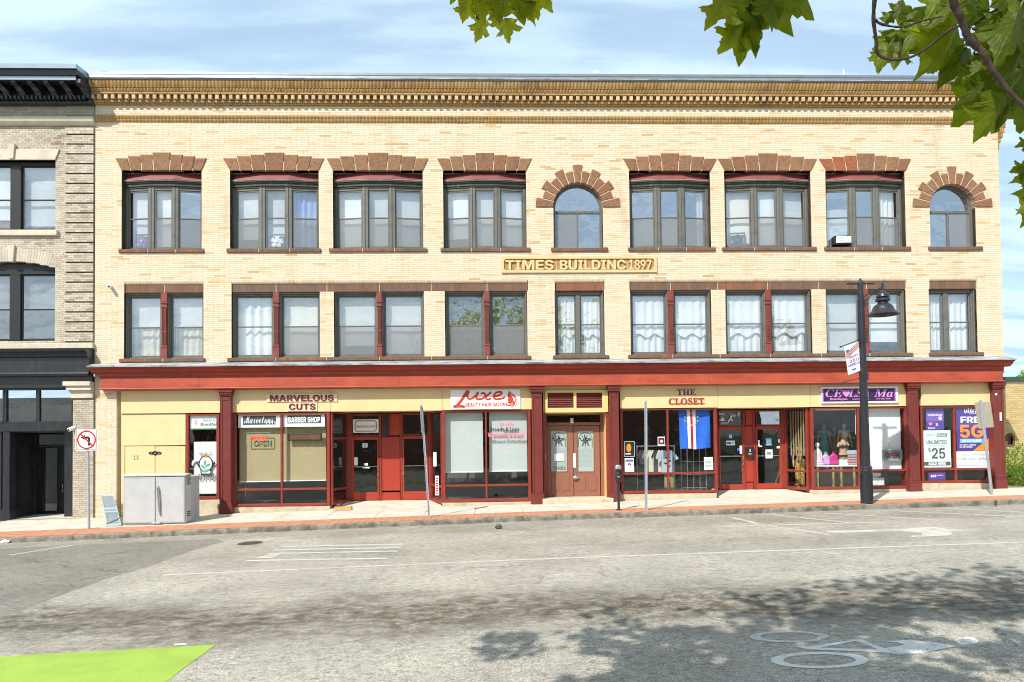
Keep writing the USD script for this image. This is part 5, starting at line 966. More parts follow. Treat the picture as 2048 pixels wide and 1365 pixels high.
for z0, z1, arch, kinds in ((za0, za1, False, 'blind'), (zb0, zb1, True, 'halfslat')):
    F = Facet((wa, 0.24), (wb, 0.24)); fr, later = MB(), []; e = 0.07; mw = 0.17; L = F.L; zt3 = z1-(0.0 if not arch else 0.05)
    F.box(fr, 0.002, e, -0.06, 0.06, z0+0.002, z1, 0.008); F.box(fr, L-e, L-0.002, -0.06, 0.06, z0+0.002, z1, 0.008); F.box(fr, e, L-e, -0.06, 0.06, zt3-0.12, zt3, 0.008); F.box(fr, e, L-e, -0.06, 0.07, z0+0.002, z0+0.07, 0.008); F.box(fr, L/2-mw, L/2+mw, -0.06, 0.07, z0+0.072, zt3-0.122, 0.012)
    if arch: fr.prism(archp.union(sbox(wa, zb1-0.05, wb, zb1)).buffer(-0.003), 0.18, 0.30)
    for k, (u0, u1) in enumerate(((e+0.003, L/2-mw-0.003), (L/2+mw+0.003, L-e-0.003))): hung_sash(F, fr, u0, u1, z0+0.073, zt3-0.123, later, 'blind' if not arch else 'none', 0.045, 300+k, 0.47, screen=False)
    W = obj('window', fr, 'dark_sash', N); finish_panes(later, W)
    if arch:
        for u0, u1 in ((0.06, L/2-0.15), (L/2+0.15, L-0.06)):
            sl = MB(); zz = z0+(z1-z0)*0.48
            while zz < z1-0.12: F.box(sl, u0, u1, -0.17, -0.146, zz, zz+0.006); zz += 0.036
            obj('venetian_blind', sl, 'blind_white', W)
rm = MB()
for z0, z1 in ((zb0-0.4, zb1+0.5), (za0-0.4, za1+0.6)): rm.box(NX0, NX1-0.1, 3.5, 3.52, z0, z1); rm.box(NX0, NX1-0.1, 0.45, 3.5, z0-0.02, z0); rm.box(NX0, NX1-0.1, 0.45, 3.5, z1, z1+0.02)
obj('room_walls', rm, 'room_paint', N)
# black metal main cornice with brackets
XE = P(152, 130, -1.0)[0]; zq = lambda y, Y: P(100, y, Y)[1]
m = MB(); m.profile([(0.03, zq(149, -0.92)), (-0.9, zq(149, -0.92)), (-0.93, zq(140, -0.93)), (-0.97, zq(137, -1.0)), (0.03, zq(137, -1.0))], NX0, XE); m.profile([(0.03, zq(164, -0.5)), (-0.82, zq(161, -0.85)), (-0.82, zq(150, -0.85)-0.006), (0.03, zq(150, -0.85)-0.006)], NX0, XE-0.12)
obj('cornice', m, 'black_paint', N, label='black pressed-metal cornice'); m = MB(); m.profile([(0.05, zq(136.6, -1.0)), (-1.0, zq(136.6, -1.0)), (-1.0, zq(127.5, -1.0)), (0.05, zq(126, -1.0)+0.05)], NX0, XE); obj('cornice_cap', m, 'cap_metal', N)
m = MB(); m.box(NX0, XE-0.10, -0.845, -0.823, zq(160, -0.85), zq(151.5, -0.85), 0.004); obj('cornice_strip', m, 'cap_metal', N)
zt_, zb_ = zq(164, -0.5)-0.01, zq(190, -0.45)
for k in range(16):
    cx = P(158-k*32.5, 168, -0.72)[0]; m = MB()
    if cx < NX0+0.2: break
    m.profile([(0.0, zt_-0.42), (-0.28, zt_-0.40), (-0.36, zt_-0.28), (-0.55, zt_-0.20), (-0.74, zt_-0.17), (-0.745, zt_+0.0), (0.0, zt_)], cx-0.09, cx+0.09); m.box(cx-0.075, cx+0.075, -0.765, -0.747, zt_-0.155, zt_-0.02, 0.004); br = obj('bracket', m, 'black_paint', N)
    obj('bracket_face', MB().box(cx-0.07, cx+0.07, -0.775, -0.766, zt_-0.145, zt_-0.03), 'cap_metal', br)
m = MB(); m.box(NX0, NX1, -0.22, 0.02, zq(207, -0.2), zq(200, -0.2), 0.008); m.box(NX0, NX1, -0.24, 0.02, zq(200, -0.2)+0.003, zq(172, -0.3)); m.box(NX0, NX1, -0.3, 0.02, zq(172, -0.3)+0.002, zt_-0.002); obj('cornice_bed', m, 'black_paint', N)
m = MB(); x = NX0
while x < NX1-0.1: m.box(x, x+0.075, -0.34, -0.242, zq(199.5, -0.3), zq(191.5, -0.3), 0.004); x += 0.135
obj('cornice_dentils', m, 'black_paint', N, kind='stuff')
m = MB(); m.box(NX0, NX1, 0.43, 14, 8, zN1-0.31); obj('rear_block', m, 'opposite_brick', N)
# black shopfront
zz = lambda y, Y, x=95: P(x, y, Y)[1]; XEN = XL-0.03
m = MB(); m.profile([(0.0, zz(752, -0.35)), (-0.30, zz(752, -0.35)), (-0.34, zz(748, -0.34)), (-0.27, zz(745, -0.3)), (-0.26, zz(716, -0.28)), (-0.36, zz(713, -0.38)), (-0.38, zz(706, -0.4)), (-0.46, zz(703, -0.46)), (-0.47, zz(698.5, -0.47)), (0.0, zz(697, -0.4))], NX0, XEN); obj('shop_cornice', m, 'black_paint', N)
m = MB(); m.box(NX0, XEN, -0.10, 0.1, zz(776, -0.1), zz(752, -0.3)-0.004); obj('shop_fascia', m, 'black_paint', N)
PA, PB = P(148, 900)[0], XL-0.006
pb = []; lay(PA, PB, z_base(-13.2), P(165, 798)[1], None, pb, rh=0.0665, bl=0.205, gap=0.009, y0=-0.06, deep=0.08, tone=lambda x, z: rnd.random()*0.55+0.35); m = MB()
for b in pb: m.box(*b[:6], tone=b[6], back=True)
m.box(PA+0.004, PB-0.004, -0.05, 0.4, z_base(-13.2)-0.1, P(165, 798)[1], tone=1.0); obj('brick_pier', m, 'grey_brick', N, tone=True)
m = MB(); c0 = P(138, 780, -0.2)[0]
for f, y0, y1, pr in ((0, 797, 786, 0.10), (1, 786, 781, 0.13), (2, 781, 772, 0.19), (3, 772, 763, 0.25)): m.box(PA-0.0-(pr-0.06)*1.2, PB+0.0, -pr, 0.3, P(165, y0, -pr)[1]+0.002, P(165, y1, -pr)[1], 0.01)
obj('capital', m, 'ridge_stone', N)
wN = lambda *q, **k: None
def nwin(x0, y0, x1, y1, Y, name='shop_window', mat='black_paint', mull=(), **kw):
    global B; keep, B = B, N
    r = shop_window(x0, y0, x1, y1, Y=Y, name=name, mat=mat, mull=mull, **kw); B = keep; return r
nwin(-70, 777, 9, 849, 0.06, 'transom_window', st=0.05); nwin(9.5, 777, 148, 849, 0.06, 'transom_window', mull=(76,), st=0.07, mw=0.12)
nbox('beam', -320, 850, 147.5, 864, 0.0, 0.3, 'black_paint'); nbox('shop_post', 5, 865, 19, 1050, 0.0, 0.3, 'black_paint'); nwin(-120, 866, 4, 1020, 0.10, st=0.06, bot=0.06); nbox('bulkhead', -120, 1021, 19, 1052, -0.02, 0.3, 'black_paint')
yd = 1.5; pq = (P(20, 950, 0.3)[0], 0.3); qq = (P(73, 950, yd)[0], yd); F = Facet(pq, qq); m = MB(); z0, z1 = z_base(-15)+0.02, P(70, 865, 0.3)[1]
F.box(m, 0, F.L, -0.1, 0, z0, z1); 
for u in (0.0, F.L-0.12): F.box(m, u, u+0.12, 0.001, 0.03, z0, z1, 0.005)
for v0, v1 in ((z0, z0+0.35), (z0+1.25, z0+1.35), (z1-0.15, z1)): F.box(m, 0.121, F.L-0.121, 0.001, 0.028, v0, v1, 0.005)
for k in range(8): F.box(m, 0.14+k*(F.L-0.3)/8, 0.14+(k+0.6)*(F.L-0.3)/8, 0.029, 0.04, z0+0.03, z0+0.3, 0.004)
obj('panelled_wall', m, 'black_paint', N)
nwin(73, 866, 156, 892, yd, 'transom_window', st=0.05, bot=0.04); nwin(73, 893, 130, 1028, yd, 'entry_window', st=0.26, bot=0.10)
d = nwin(131, 893, 168, 1028, yd, 'shop_door', st=0.09, bot=0.14); hq = R(127, 970, 131, 985, yd-0.05); obj('door_handle', MB().tube([(hq[0], yd-0.03, hq[2]), (hq[0], yd-0.09, hq[2]), (hq[0], yd-0.09, hq[3]), (hq[0], yd-0.03, hq[3])], 0.014), 'chrome', d)
m = MB(); m.box(NX0, PA, 0.3, yd+0.1, P(70, 865, 0.3)[1], P(70, 865, 0.3)[1]+0.03); m.box(P(168, 950, yd)[0], NX1-0.01, 0.42, yd+0.1, -0.4, P(70, 865, 0.3)[1]); m.box(NX0, NX1, 5.5, 5.55, -0.5, 4); obj('entry_soffit', m, 'black_paint', N)
q = R(136, 1000, 152, 1022, yd+0.6); obj('red_counter', MB().box(q[0]-0.2, q[1]+0.6, yd+0.6, yd+1.4, -0.35, q[3], 0.01), 'door_red', N)
obj('entry_floor', MB().add([(NX0, -0.01, z_base(NX0)+0.01), (PA, -0.01, z_base(PA)+0.01), (PA+0.3, 5.5, z_base(PA)+0.06), (NX0, 5.5, z_base(NX0)+0.06)], [(0, 1, 2), (0, 2, 3)]), 'concrete', N)

# ================================================================= THE RIGHT NEIGHBOUR AND PLANTS BESIDE IT
Q = thing('brick_annex', 'low pale brick building with dark green coping behind the shrub at the right edge', 'building')
yq = 1.6; ztq = P(2030, 763, yq)[1]; niche = P(2020, 880, yq); nz0, nz1 = P(2020, 890, yq)[1], P(2020, 876, yq)[1]; nw = 0.10
nh = sbox(niche[0]-nw, nz0, niche[0]+nw, nz1).union(Point(niche[0], nz1).buffer(nw, 12))
obj('wall', MB().prism(sbox(XR+0.3, -0.5, XR+12, ztq).difference(nh), yq+0.012, yq+0.5), 'buff_mortar', Q); qb = []; lay(XR+0.3, XR+6, -0.3, ztq, nh.buffer(0.06), qb, rh=0.07, bl=0.215, gap=0.008, y0=yq, deep=0.08, tone=lambda x, z: rnd.random()); m = MB()
for b in qb: m.box(b[0], b[1], b[2], yq+0.08, b[4], b[5], tone=b[6], back=False)
obj('brickwork', m, 'pale_brick', Q, tone=True, kind='stuff'); obj('niche_surround', MB().prism(nh.buffer(0.075).difference(nh).intersection(sbox(0, nz0-0.06, 99, 99)), yq-0.01, yq+0.1), 'opposite_brick', Q); obj('niche_back', MB().box(niche[0]-0.2, niche[0]+0.2, yq+0.3, yq+0.32, nz0-0.1, nz1+0.3), 'dark_gap', Q)
obj('coping', MB().box(XR+0.2, XR+12, yq-0.08, yq+0.6, ztq+0.002, ztq+0.16, 0.01), 'green_coping', Q)
def leaf_ball(centers, n, size, seed, zc=1.0):
    r = np.random.default_rng(seed); m = MB(); V, Fs, T = [], [], []
    for (c, rad, sq) in centers:
        k = int(n*rad**2); d = r.normal(size=(k, 3)); d /= np.linalg.norm(d, axis=1, keepdims=True); rr = rad*(0.62+0.42*r.random(k)**0.5)
        lump = 0.85+0.35*meshkit.fbm(d*2.2+np.array(c), 2, seed); p = np.array(c)+d*(rr*lump)[:, None]*np.array(sq)
        for q, dd in zip(p, d):
            u = r.normal(size=3)+dd*0.2; u /= np.linalg.norm(u); w = np.cross(u, dd+r.normal(size=3)*0.6); w /= np.linalg.norm(w)+1e-9; s = size*r.uniform(0.6, 1.3)
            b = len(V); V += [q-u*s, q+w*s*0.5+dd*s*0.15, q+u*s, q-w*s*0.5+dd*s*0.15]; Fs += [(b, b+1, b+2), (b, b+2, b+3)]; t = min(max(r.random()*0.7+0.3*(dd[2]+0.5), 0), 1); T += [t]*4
    return m.add(V, Fs, np.array(T))
SHB = thing('shrub', 'rounded bright green shrub in front of the low pale brick wall', 'shrub')
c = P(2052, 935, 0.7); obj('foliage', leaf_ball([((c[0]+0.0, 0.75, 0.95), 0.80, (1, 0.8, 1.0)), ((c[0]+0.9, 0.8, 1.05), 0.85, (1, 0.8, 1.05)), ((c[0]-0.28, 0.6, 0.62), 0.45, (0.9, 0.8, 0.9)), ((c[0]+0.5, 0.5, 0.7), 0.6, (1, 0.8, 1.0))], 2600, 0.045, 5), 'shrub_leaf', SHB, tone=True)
m = MB(); [m.tube([(c[0]+0.3+0.1*k, 0.7, 0.2), (c[0]+0.2+0.2*k-0.3, 0.75, 0.9)], [0.025, 0.01], 5) for k in range(4)]; obj('stems', m, 'bark', SHB)
T2 = thing('tree', 'green tree crown rising behind the low pale brick building', 'tree')
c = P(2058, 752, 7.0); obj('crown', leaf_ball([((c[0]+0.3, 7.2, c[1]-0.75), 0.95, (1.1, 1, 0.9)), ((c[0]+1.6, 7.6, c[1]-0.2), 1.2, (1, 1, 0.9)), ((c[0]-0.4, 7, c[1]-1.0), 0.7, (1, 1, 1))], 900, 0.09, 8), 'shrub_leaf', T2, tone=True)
obj('trunk', MB().tube([(c[0]+0.9, 7.4, 0), (c[0]+0.9, 7.4, 2), (c[0]+0.8, 7.4, c[1]-0.6)], [0.16, 0.13, 0.06], 8), 'bark', T2, smooth=True)
# ================================================================= STREET FURNITURE
def pole_axis(bx, by, tx, ty):                                        # base on the pavement, top above it in the same plane
    b = S(bx, by); X, Z = P(tx, ty, b[1]); return b, np.array([X, b[1], Z])
# lamp post
b, t = pole_axis(1734, 1007, 1720.5, 560); Y = b[1]; Hh = t[2]-b[2]; ln = ((t[0]-b[0])/Hh, 0)
LAMP = thing('street_lamp', 'black iron street lamp with bell shade leaning beside the kerb', 'street lamp')
zl = lambda y: P(1728, y, Y)[1]-b[2]; px_m = (Y+DIST)/FPX
m = MB(); m.lathe([(0.0, 0.0), (0.175, 0.0), (0.175, 0.05), (0.155, 0.07), (0.150, zl(945)-0.02), (0.165, zl(944)), (0.172, zl(941)), (0.150, zl(939)), (0.172, zl(936.5)), (0.165, zl(934)), (0.125, zl(932)), (0.118, zl(915))], b, 12, lean=ln)
for k in range(12):
    an = k*math.pi/6; x, y = 0.153*math.cos(an), 0.153*math.sin(an); m.tube([(b[0]+x, b[1]+y, b[2]+0.09), (b[0]+x+ln[0]*(zl(946)), b[1]+y, b[2]+zl(947))], 0.016, 5)
obj('base', m, 'black_iron', LAMP, smooth=35)
m = MB(); m.lathe([(0.118, zl(914.9)), (0.112, zl(850)), (0.100, zl(760)), (0.090, zl(690)), (0.083, zl(600)), (0.080, Hh-0.10), (0.085, Hh-0.09), (0.06, Hh-0.03), (0.025, Hh), (0.03, Hh+0.02), (0.0, Hh+0.05)], b, 16, lean=ln)
for k in range(8):
    an = k*math.pi/4; pts = [(b[0]+rr*math.cos(an)+ln[0]*z, b[1]+rr*math.sin(an), b[2]+z) for rr, z in ((0.113, zl(913)), (0.096, zl(760)), (0.082, zl(600)))]; m.tube(pts, 0.012, 5)
obj('post', m, 'black_iron', LAMP, smooth=35)
def at(px, py, dy=0.0): X, Z = P(px, py, Y+dy); return (X, Y+dy, Z)
obj('cross_bar', MB().tube([at(1693.5, 568), at(1748, 567.5)], 0.028, 8), 'black_iron', LAMP, smooth=40)
m = MB()
for y0, hh, ww in ((681, 0.18, 0.17), (703, 0.07, 0.13), (754, 0.20, 0.18), (645, 0.10, 0.12), (635, 0.05, 0.115), (600, 0.06, 0.11)):
    X, Z = P(1724.5+(y0-681)*0.045, y0, Y); m.box(X-ww/2, X+ww/2, Y-ww/2, Y+ww/2, Z-hh/2, Z+hh/2, 0.015)
    if hh > 0.15:
        for sx in (-1, 1):
            for sz in (-1, 1): m.tube([(X+sx*ww*0.5, Y-ww*0.55, Z+sz*0.05), (X+sx*ww*0.5, Y-ww*0.65, Z+sz*0.05)], 0.016, 6)
obj('clamps', m, 'black_iron', LAMP)
m = MB(); m.tube([at(1722, 597), at(1740, 587), at(1757, 578.5), at(1764, 575)], 0.022, 8)
cv = [at(1724, 632), at(1726, 618), at(1731, 604), at(1741, 592), at(1756, 581)]; m.tube(cv, 0.018, 8); m.tube([at(1723, 600), at(1733, 606), at(1728, 616)], 0.010, 6); m.tube([at(1765, 567), at(1765, 590)], 0.030, 10)
for k in range(10): an = k*0.62; 
m.tube([(at(1735, 598)[0]+0.05*math.cos(a_), Y, at(1735, 598)[2]+0.05*math.sin(a_)) for a_ in np.linspace(0, 5, 12)], 0.008, 5)
obj('bracket_arm', m, 'black_iron', LAMP, smooth=40)
cx, _, cz = at(1766.5, 630); U = px_m
m = MB(); pr = [(0.0, 50), (6, 49.5), (8, 46), (16, 42), (18.5, 37), (18.5, 36), (13, 35.5), (13, 34), (20, 33), (20, 28), (14, 27), (15, 23), (24, 19), (28, 14), (31, 8), (40, 3), (44, 0), (43, -0.6), (39, 1.5), (30, 6), (24, 14), (12, 20), (0.0, 22)]
m.lathe([(r_*U*0.70, z_*U) for r_, z_ in pr], (cx, Y, cz), 32); obj('shade', m, 'black_iron', LAMP, smooth=35)
# banner on the lamp post
BN = thing('banner', 'white holiday banner with flag stripes hanging from the lamp post', 'banner')
c4 = [np.array(at(*q, dy)) for q, dy in (((1688.5, 693.5), -0.16), ((1717.5, 683), -0.02), ((1720.5, 742), -0.02), ((1696.5, 750.5), -0.16))]
def bmap(u, v): return c4[0]*(1-u)*(1-v)+c4[1]*u*(1-v)+c4[2]*u*v+c4[3]*(1-u)*v
nrm = np.cross(c4[1]-c4[0], c4[3]-c4[0]); nrm /= np.linalg.norm(nrm); nrm = nrm if nrm[1] < 0 else -nrm
def bpoly(poly, off):
    m = MB()
    for g in getattr(poly, 'geoms', [poly]):
        if g.is_empty or g.geom_type != 'Polygon': continue
        v, f = trimesh.creation.triangulate_polygon(g, engine='earcut'); m.add([bmap(a, 1-c)+nrm*off for a, c in v], f)
    return m
m = bpoly(sbox(0, 0, 1, 1).segmentize(0.25), 0.0); m2 = bpoly(sbox(0, 0, 1, 1).segmentize(0.25), -0.004); m.add(*m2.arr()[:2]); obj('cloth', m, 'white_paint', BN)
st = MB()
for k in range(4): st_ = Polygon([(0.02, 0.74-k*0.055), (1.0, 1.0-k*0.055), (1.0, 0.975-k*0.055), (0.02, 0.715-k*0.055)]); st.add(*bpoly(st_, 0.004).arr()[:2])
st.add(*bpoly(fit(text_shape('250', 'sans', 600), 0.22, 0.92, 0.38, 0.48), 0.004).arr()[:2]); obj('red_print', st, 'sign_red', BN)
obj('lettering', bpoly(fit(text_shape('HAPPY', 'sans', 700), 0.22, 0.92, 0.52, 0.61), 0.004), 'blue_print', BN); obj('lettering', bpoly(fit(text_shape('AMERICA', 'sans', 700), 0.08, 0.98, 0.25, 0.34), 0.004), 'blue_print', BN); obj('blue_corner', bpoly(sbox(0.05, 0.78, 0.28, 0.85), 0.005), 'blue_print', BN); obj('blue_logo', bpoly(sbox(0.35, 0.1, 0.65, 0.15), 0.004), 'blue_print', BN)
rod = MB(); rod.tube([at(1680, 694.5, -0.18), at(1686, 692.5, -0.17), at(1722, 679)], 0.014, 8); rod.tube([at(1684, 766, -0.16), at(1722, 756)], 0.012, 8); rod.sphere(at(1681, 694, -0.18), 0.03, 1); rod.sphere(at(1684.5, 766, -0.16), 0.022, 1); obj('rod', rod, 'black_iron', BN)
# parking meter
b, t = pole_axis(1237.5, 1021, 1238.5, 930); Y = b[1]; PM = thing('parking_meter', 'black single parking meter with grey dome on a thin post', 'parking meter')
zl = lambda y: P(1238, y, Y)[1]; U = (Y+DIST)/FPX
m = MB(); m.lathe([(0.0, 0), (0.09, 0), (0.085, 0.015), (0.045, 0.03), (0.040, 0.05)], b, 14); m.lathe([(0.038, 0.04), (0.036, zl(966)-b[2])], b, 12); obj('post', m, 'black_iron', PM, smooth=40)
ob = lambda w, z: [(w, z)]
m = MB(); m.lathe([(0.0, zl(967)), (0.055, zl(966.5)), (0.085, zl(963)), (0.092, zl(955)), (0.088, zl(948)), (0.062, zl(945)), (0.062, zl(943)), (0.095, zl(941.5)), (0.098, zl(939)), (0.0, zl(938.8))], (b[0], b[1], 0), 20, sx=1, sy=0.7); obj('housing', m, 'black_iron', PM, smooth=35)
m = MB(); m.lathe([(0.098, zl(938.6)), (0.096, zl(934)), (0.075, zl(930.5)), (0.0, zl(929.6))], (b[0], b[1], 0), 20, sx=1, sy=0.7); obj('dome', m, 'steel', PM, smooth=40)
m = MB(); z = zl(953.5); m.lathe([(0.0, 0.0), (0.03, 0.0)], (0, 0, 0), 12); m = MB().box(b[0]-0.03, b[0]+0.03, b[1]-0.085, b[1]-0.06, z-0.03, z+0.02, 0.006); m.box(b[0]-0.012, b[0]+0.012, b[1]-0.10, b[1]-0.086, z-0.012, z+0.004, 0.003); obj('coin_slot', m, 'steel', PM)
# sign posts
def channel(name, label, bx, by, tx, ty, half, group=None, wd=0.06):
    b, t = pole_axis(bx, by, tx, ty); T = thing(name, label, 'sign post', group); ax = (t-b)/np.linalg.norm(t-b); H_ = np.linalg.norm(t-b); m = MB()
    for x0, x1, y0, y1 in ((-wd/2, -wd/2+0.016, -0.012, 0.012), (wd/2-0.016, wd/2, -0.012, 0.012), (-wd/2+0.016, wd/2-0.016, 0.006, 0.022)):
        bx_ = MB().box(x0, x1, y0, y1, -0.15, H_); v, f, _ = bx_.arr(); m.add([b+np.array([v_[0]+ax[0]*v_[2], v_[1]+ax[1]*v_[2], ax[2]*v_[2]]) for v_ in v], f)
    o = obj('post', m, 'galvanised', T); hl = MB()
    for k in range(int(H_/0.12)): p = b+ax*(0.2+k*0.12); hl.box(p[0]-0.006, p[0]+0.006, p[1]+0.003, p[1]+0.0055, p[2]-0.008, p[2]+0.008)
    obj('holes', hl, 'dark_gap', T, kind='stuff'); return T, b, ax, H_
T, b, ax, H_ = channel('sign_post', 'thin leaning metal post with a sign seen edge-on before the recessed salon doors', 858.5, 1035, 843.5, 811, 0.03)
p0, p1 = b+ax*(H_-0.02), b+ax*(H_-0.80); m = MB(); d_ = np.array([0.20, 0.98, 0]); q = [p0+np.array([0.02, -0.02, 0])+d_*-0.03*0, p1+np.array([0.02, -0.02, 0])]
fc = Facet((p0[0]-0.035, p0[1]-0.03), (p0[0]+0.035, p0[1]+0.24)); m = MB(); v, f, _ = MB().box(-0.005, 0.005, -0.30, 0.0, -0.78, 0.0, 0.003).arr()
m.add([p0+np.array([v_[0]+ (0.20*v_[1])*0.35+ax[0]*v_[2], v_[1]-0.03, ax[2]*v_[2]]) for v_ in v], f); obj('sign_plate', m, 'galvanised', T)
m = MB(); [m.box(p[0]-0.02, p[0]+0.02, p[1]-0.03, p[1]-0.012, p[2]-0.02, p[2]+0.02, 0.004) for p in (b+ax*(H_-0.1), b+ax*(H_*0.5), b+ax*(H_-0.7))]; obj('bolt', m, 'steel', T)
channel('sign_post', 'bare straight metal post before the dark clothes shop window', 1292.5, 1021, 1291.5, 802, 0.03, wd=0.075)
# leaning post with the back of a sign
b = S(1984, 990); X, Z = P(1961, 801, b[1]-0.05); t = np.array([X, b[1]-0.05, Z]); T = thing('sign_post', 'tilted metal post with the grey back of a sign at the right corner', 'sign post')
m = MB(); m.tube([b+np.array([0, 0, -0.05]), t], 0.012, 6); ax = (t-b)/np.linalg.norm(t-b); L_ = np.linalg.norm(t-b)
for x0, x1, y0, y1 in ((-0.04, -0.022, -0.012, 0.012), (0.022, 0.04, -0.012, 0.012), (-0.022, 0.022, 0.004, 0.02)): v, f, _ = MB().box(x0, x1, y0, y1, 0.06, L_).arr(); m.add([b+np.array([v_[0]+ax[0]*v_[2], v_[1]+ax[1]*v_[2], ax[2]*v_[2]]) for v_ in v], f)
obj('post', m, 'galvanised', T); pts = [P(q[0], q[1], b[1]+0.03) for q in ((1949, 805.5), (1981, 804), (1988, 855), (1957.5, 856.5))]; obj('sign_plate', MB().prism(Polygon(pts).buffer(-0.02).buffer(0.02), b[1]+0.03, b[1]+0.036), 'soiled_stone', T)
m = MB(); c = S(1985, 1004); m.tube([b+np.array([0.0, 0, -0.02]), (b[0]-0.01, b[1]-0.1, b[2]-0.1), (c[0]+0.02, c[1]-0.10, c[2]+0.02)], 0.022, 6); obj('stub', m, 'frame_red', T)
# no left turn sign
b, t = pole_axis(178, 1058.5, 175.5, 866); Y = b[1]; NL = thing('traffic_sign', 'square white no left turn sign on a round grey pole', 'traffic sign')
m = MB(); m.tube([b+np.array([0, 0, -0.1]), t], 0.038, 14); obj('pole', m, 'galvanised', NL, smooth=40)
a, c, z0, z1 = R(151.5, 858.5, 195.5, 901.5, Y-0.05); cx, cz, s = (a+c)/2, (z0+z1)/2, (c-a)
pl = obj('plate', MB().prism(sbox(a+0.04, z0+0.04, c-0.04, z1-0.04).buffer(0.04, 5), Y-0.062, Y-0.055), 'white_paint', NL)
obj('border', MB().prism(sbox(a+0.05, z0+0.05, c-0.05, z1-0.05).buffer(0.03, 5).difference(sbox(a+0.055, z0+0.055, c-0.055, z1-0.055).buffer(0.022, 5)), Y-0.0645, Y-0.061), 'black_print', pl)
ar = Polygon([(0.07, -0.27), (0.07, 0.02), (0.04, 0.055), (-0.08, 0.055), (-0.08, -0.01), (-0.27, 0.11), (-0.08, 0.23), (-0.08, 0.155), (0.09, 0.155), (0.17, 0.08), (0.17, -0.27)])
obj('arrow', MB().prism(affinity.translate(affinity.scale(ar, s, s, origin=(0, 0)), cx, cz), Y-0.0655, Y-0.061), 'black_print', pl)
ring = Point(cx, cz).buffer(s*0.43, 24).difference(Point(cx, cz).buffer(s*0.365, 24)).union(LineString([(cx-s*0.29, cz+s*0.29), (cx+s*0.29, cz-s*0.29)]).buffer(s*0.035)); obj('red_ring', MB().prism(ring, Y-0.068, Y-0.061), 'sign_red', pl)
# street cabinets
bq = S(308, 1050.5); Y0 = bq[1]+0.02; a, c, z0, z1 = R(245.5, 949, 370.5, 1052, Y0); CB = thing('utility_cabinet', 'light grey two-door metal cabinet on the pavement before the yellow panels', 'utility cabinet')
dp = 0.42
m = MB(); m.box(a, c, Y0+0.025, Y0+dp, z0+0.06, z1-0.06, 0.02); m.profile([(Y0-0.03, z1-0.055), (Y0-0.03, z1-0.03), (Y0+dp*0.5, z1+0.015), (Y0+dp+0.02, z1-0.03), (Y0+dp+0.02, z1-0.055)], a-0.03, c+0.03); m.box(a+0.03, c-0.03, Y0+0.05, Y0+dp-0.02, z0-0.08, z0+0.055); obj('body', m, 'cabinet_grey', CB)
mid = P(311.5, 1000, Y0)[0]
for x0, x1 in ((a+0.012, mid-0.006), (mid+0.006, c-0.012)):
    d = obj('cabinet_door', MB().box(x0, x1, Y0-0.012, Y0+0.024, z0+0.085, z1-0.08, 0.012), 'cabinet_grey', CB); obj('door_edge', MB().prism(sbox(x0+0.03, z0+0.115, x1-0.03, z1-0.11).difference(sbox(x0+0.036, z0+0.121, x1-0.036, z1-0.116)), Y0-0.0155, Y0-0.0115), 'cabinet_side', d)
hx = P(316, 990, Y0)[0]; hz = lambda y: P(316, y, Y0)[1]
m = MB(); m.box(hx-0.035, hx+0.035, Y0-0.035, Y0-0.013, hz(981), hz(972), 0.008); m.tube([(hx, Y0-0.05, hz(976)), (hx+0.03, Y0-0.055, hz(1000)), (hx+0.06, Y0-0.05, hz(1027))], 0.018, 8); m.tube([(hx+0.035, Y0-0.05, hz(976)), (hx+0.07, Y0-0.055, hz(1000)), (hx+0.07, Y0-0.05, hz(1027))], 0.012, 8); m.sphere((hx+0.06, Y0-0.05, hz(1027)), 0.032, 1); obj('locking_bar', m, 'steel', CB, smooth=40)
obj('foot_plate', MB().box(mid-0.10, mid+0.16, Y0-0.05, Y0-0.014, hz(1047.5), hz(1044), 0.006), 'cabinet_side', CB)
m = MB()
for zc_ in (958, 962, 966, 970, 1026, 1030, 1034): z = hz(zc_); m.box(c+0.0005, c+0.012, Y0+0.10, Y0+0.34, z-0.012, z+0.01, 0.004)
obj('louver', m, 'dark_gap', CB)
C2 = thing('utility_cabinet', 'smooth rounded grey cabinet standing close behind the two-door cabinet', 'utility cabinet')
a2, c2 = P(352, 1000, Y0+dp+0.05)[0], P(400, 1000, Y0+dp+0.75)[0]; y2 = Y0+dp+0.07; zz0, zz1 = z_walk(c2, y2)-0.02, P(390, 952, y2+0.3)[1]
g = sbox(a2+0.10, y2+0.10, c2-0.10, y2+0.72-0.10).buffer(0.10, 6); e_ = trimesh.creation.extrude_polygon(g, zz1-zz0-0.05, engine='earcut'); e_.apply_translation((0, 0, zz0)); e2 = trimesh.creation.extrude_polygon(g.buffer(0.02), 0.05, engine='earcut'); e2.apply_translation((0, 0, zz1-0.05)); obj('body', MB().mesh(e_), 'cabinet_side', C2, smooth=30); obj('lid', MB().mesh(e2), 'cabinet_grey', C2, smooth=30)
m = MB(); m.box(c2-0.002, c2+0.008, y2+0.12, y2+0.60, (zz0+zz1)/2-0.01, (zz0+zz1)/2+0.01); m.box(c2-0.002, c2+0.012, y2+0.35, y2+0.36, zz0+0.1, zz1-0.1); obj('seam', m, 'cabinet_grey', C2)
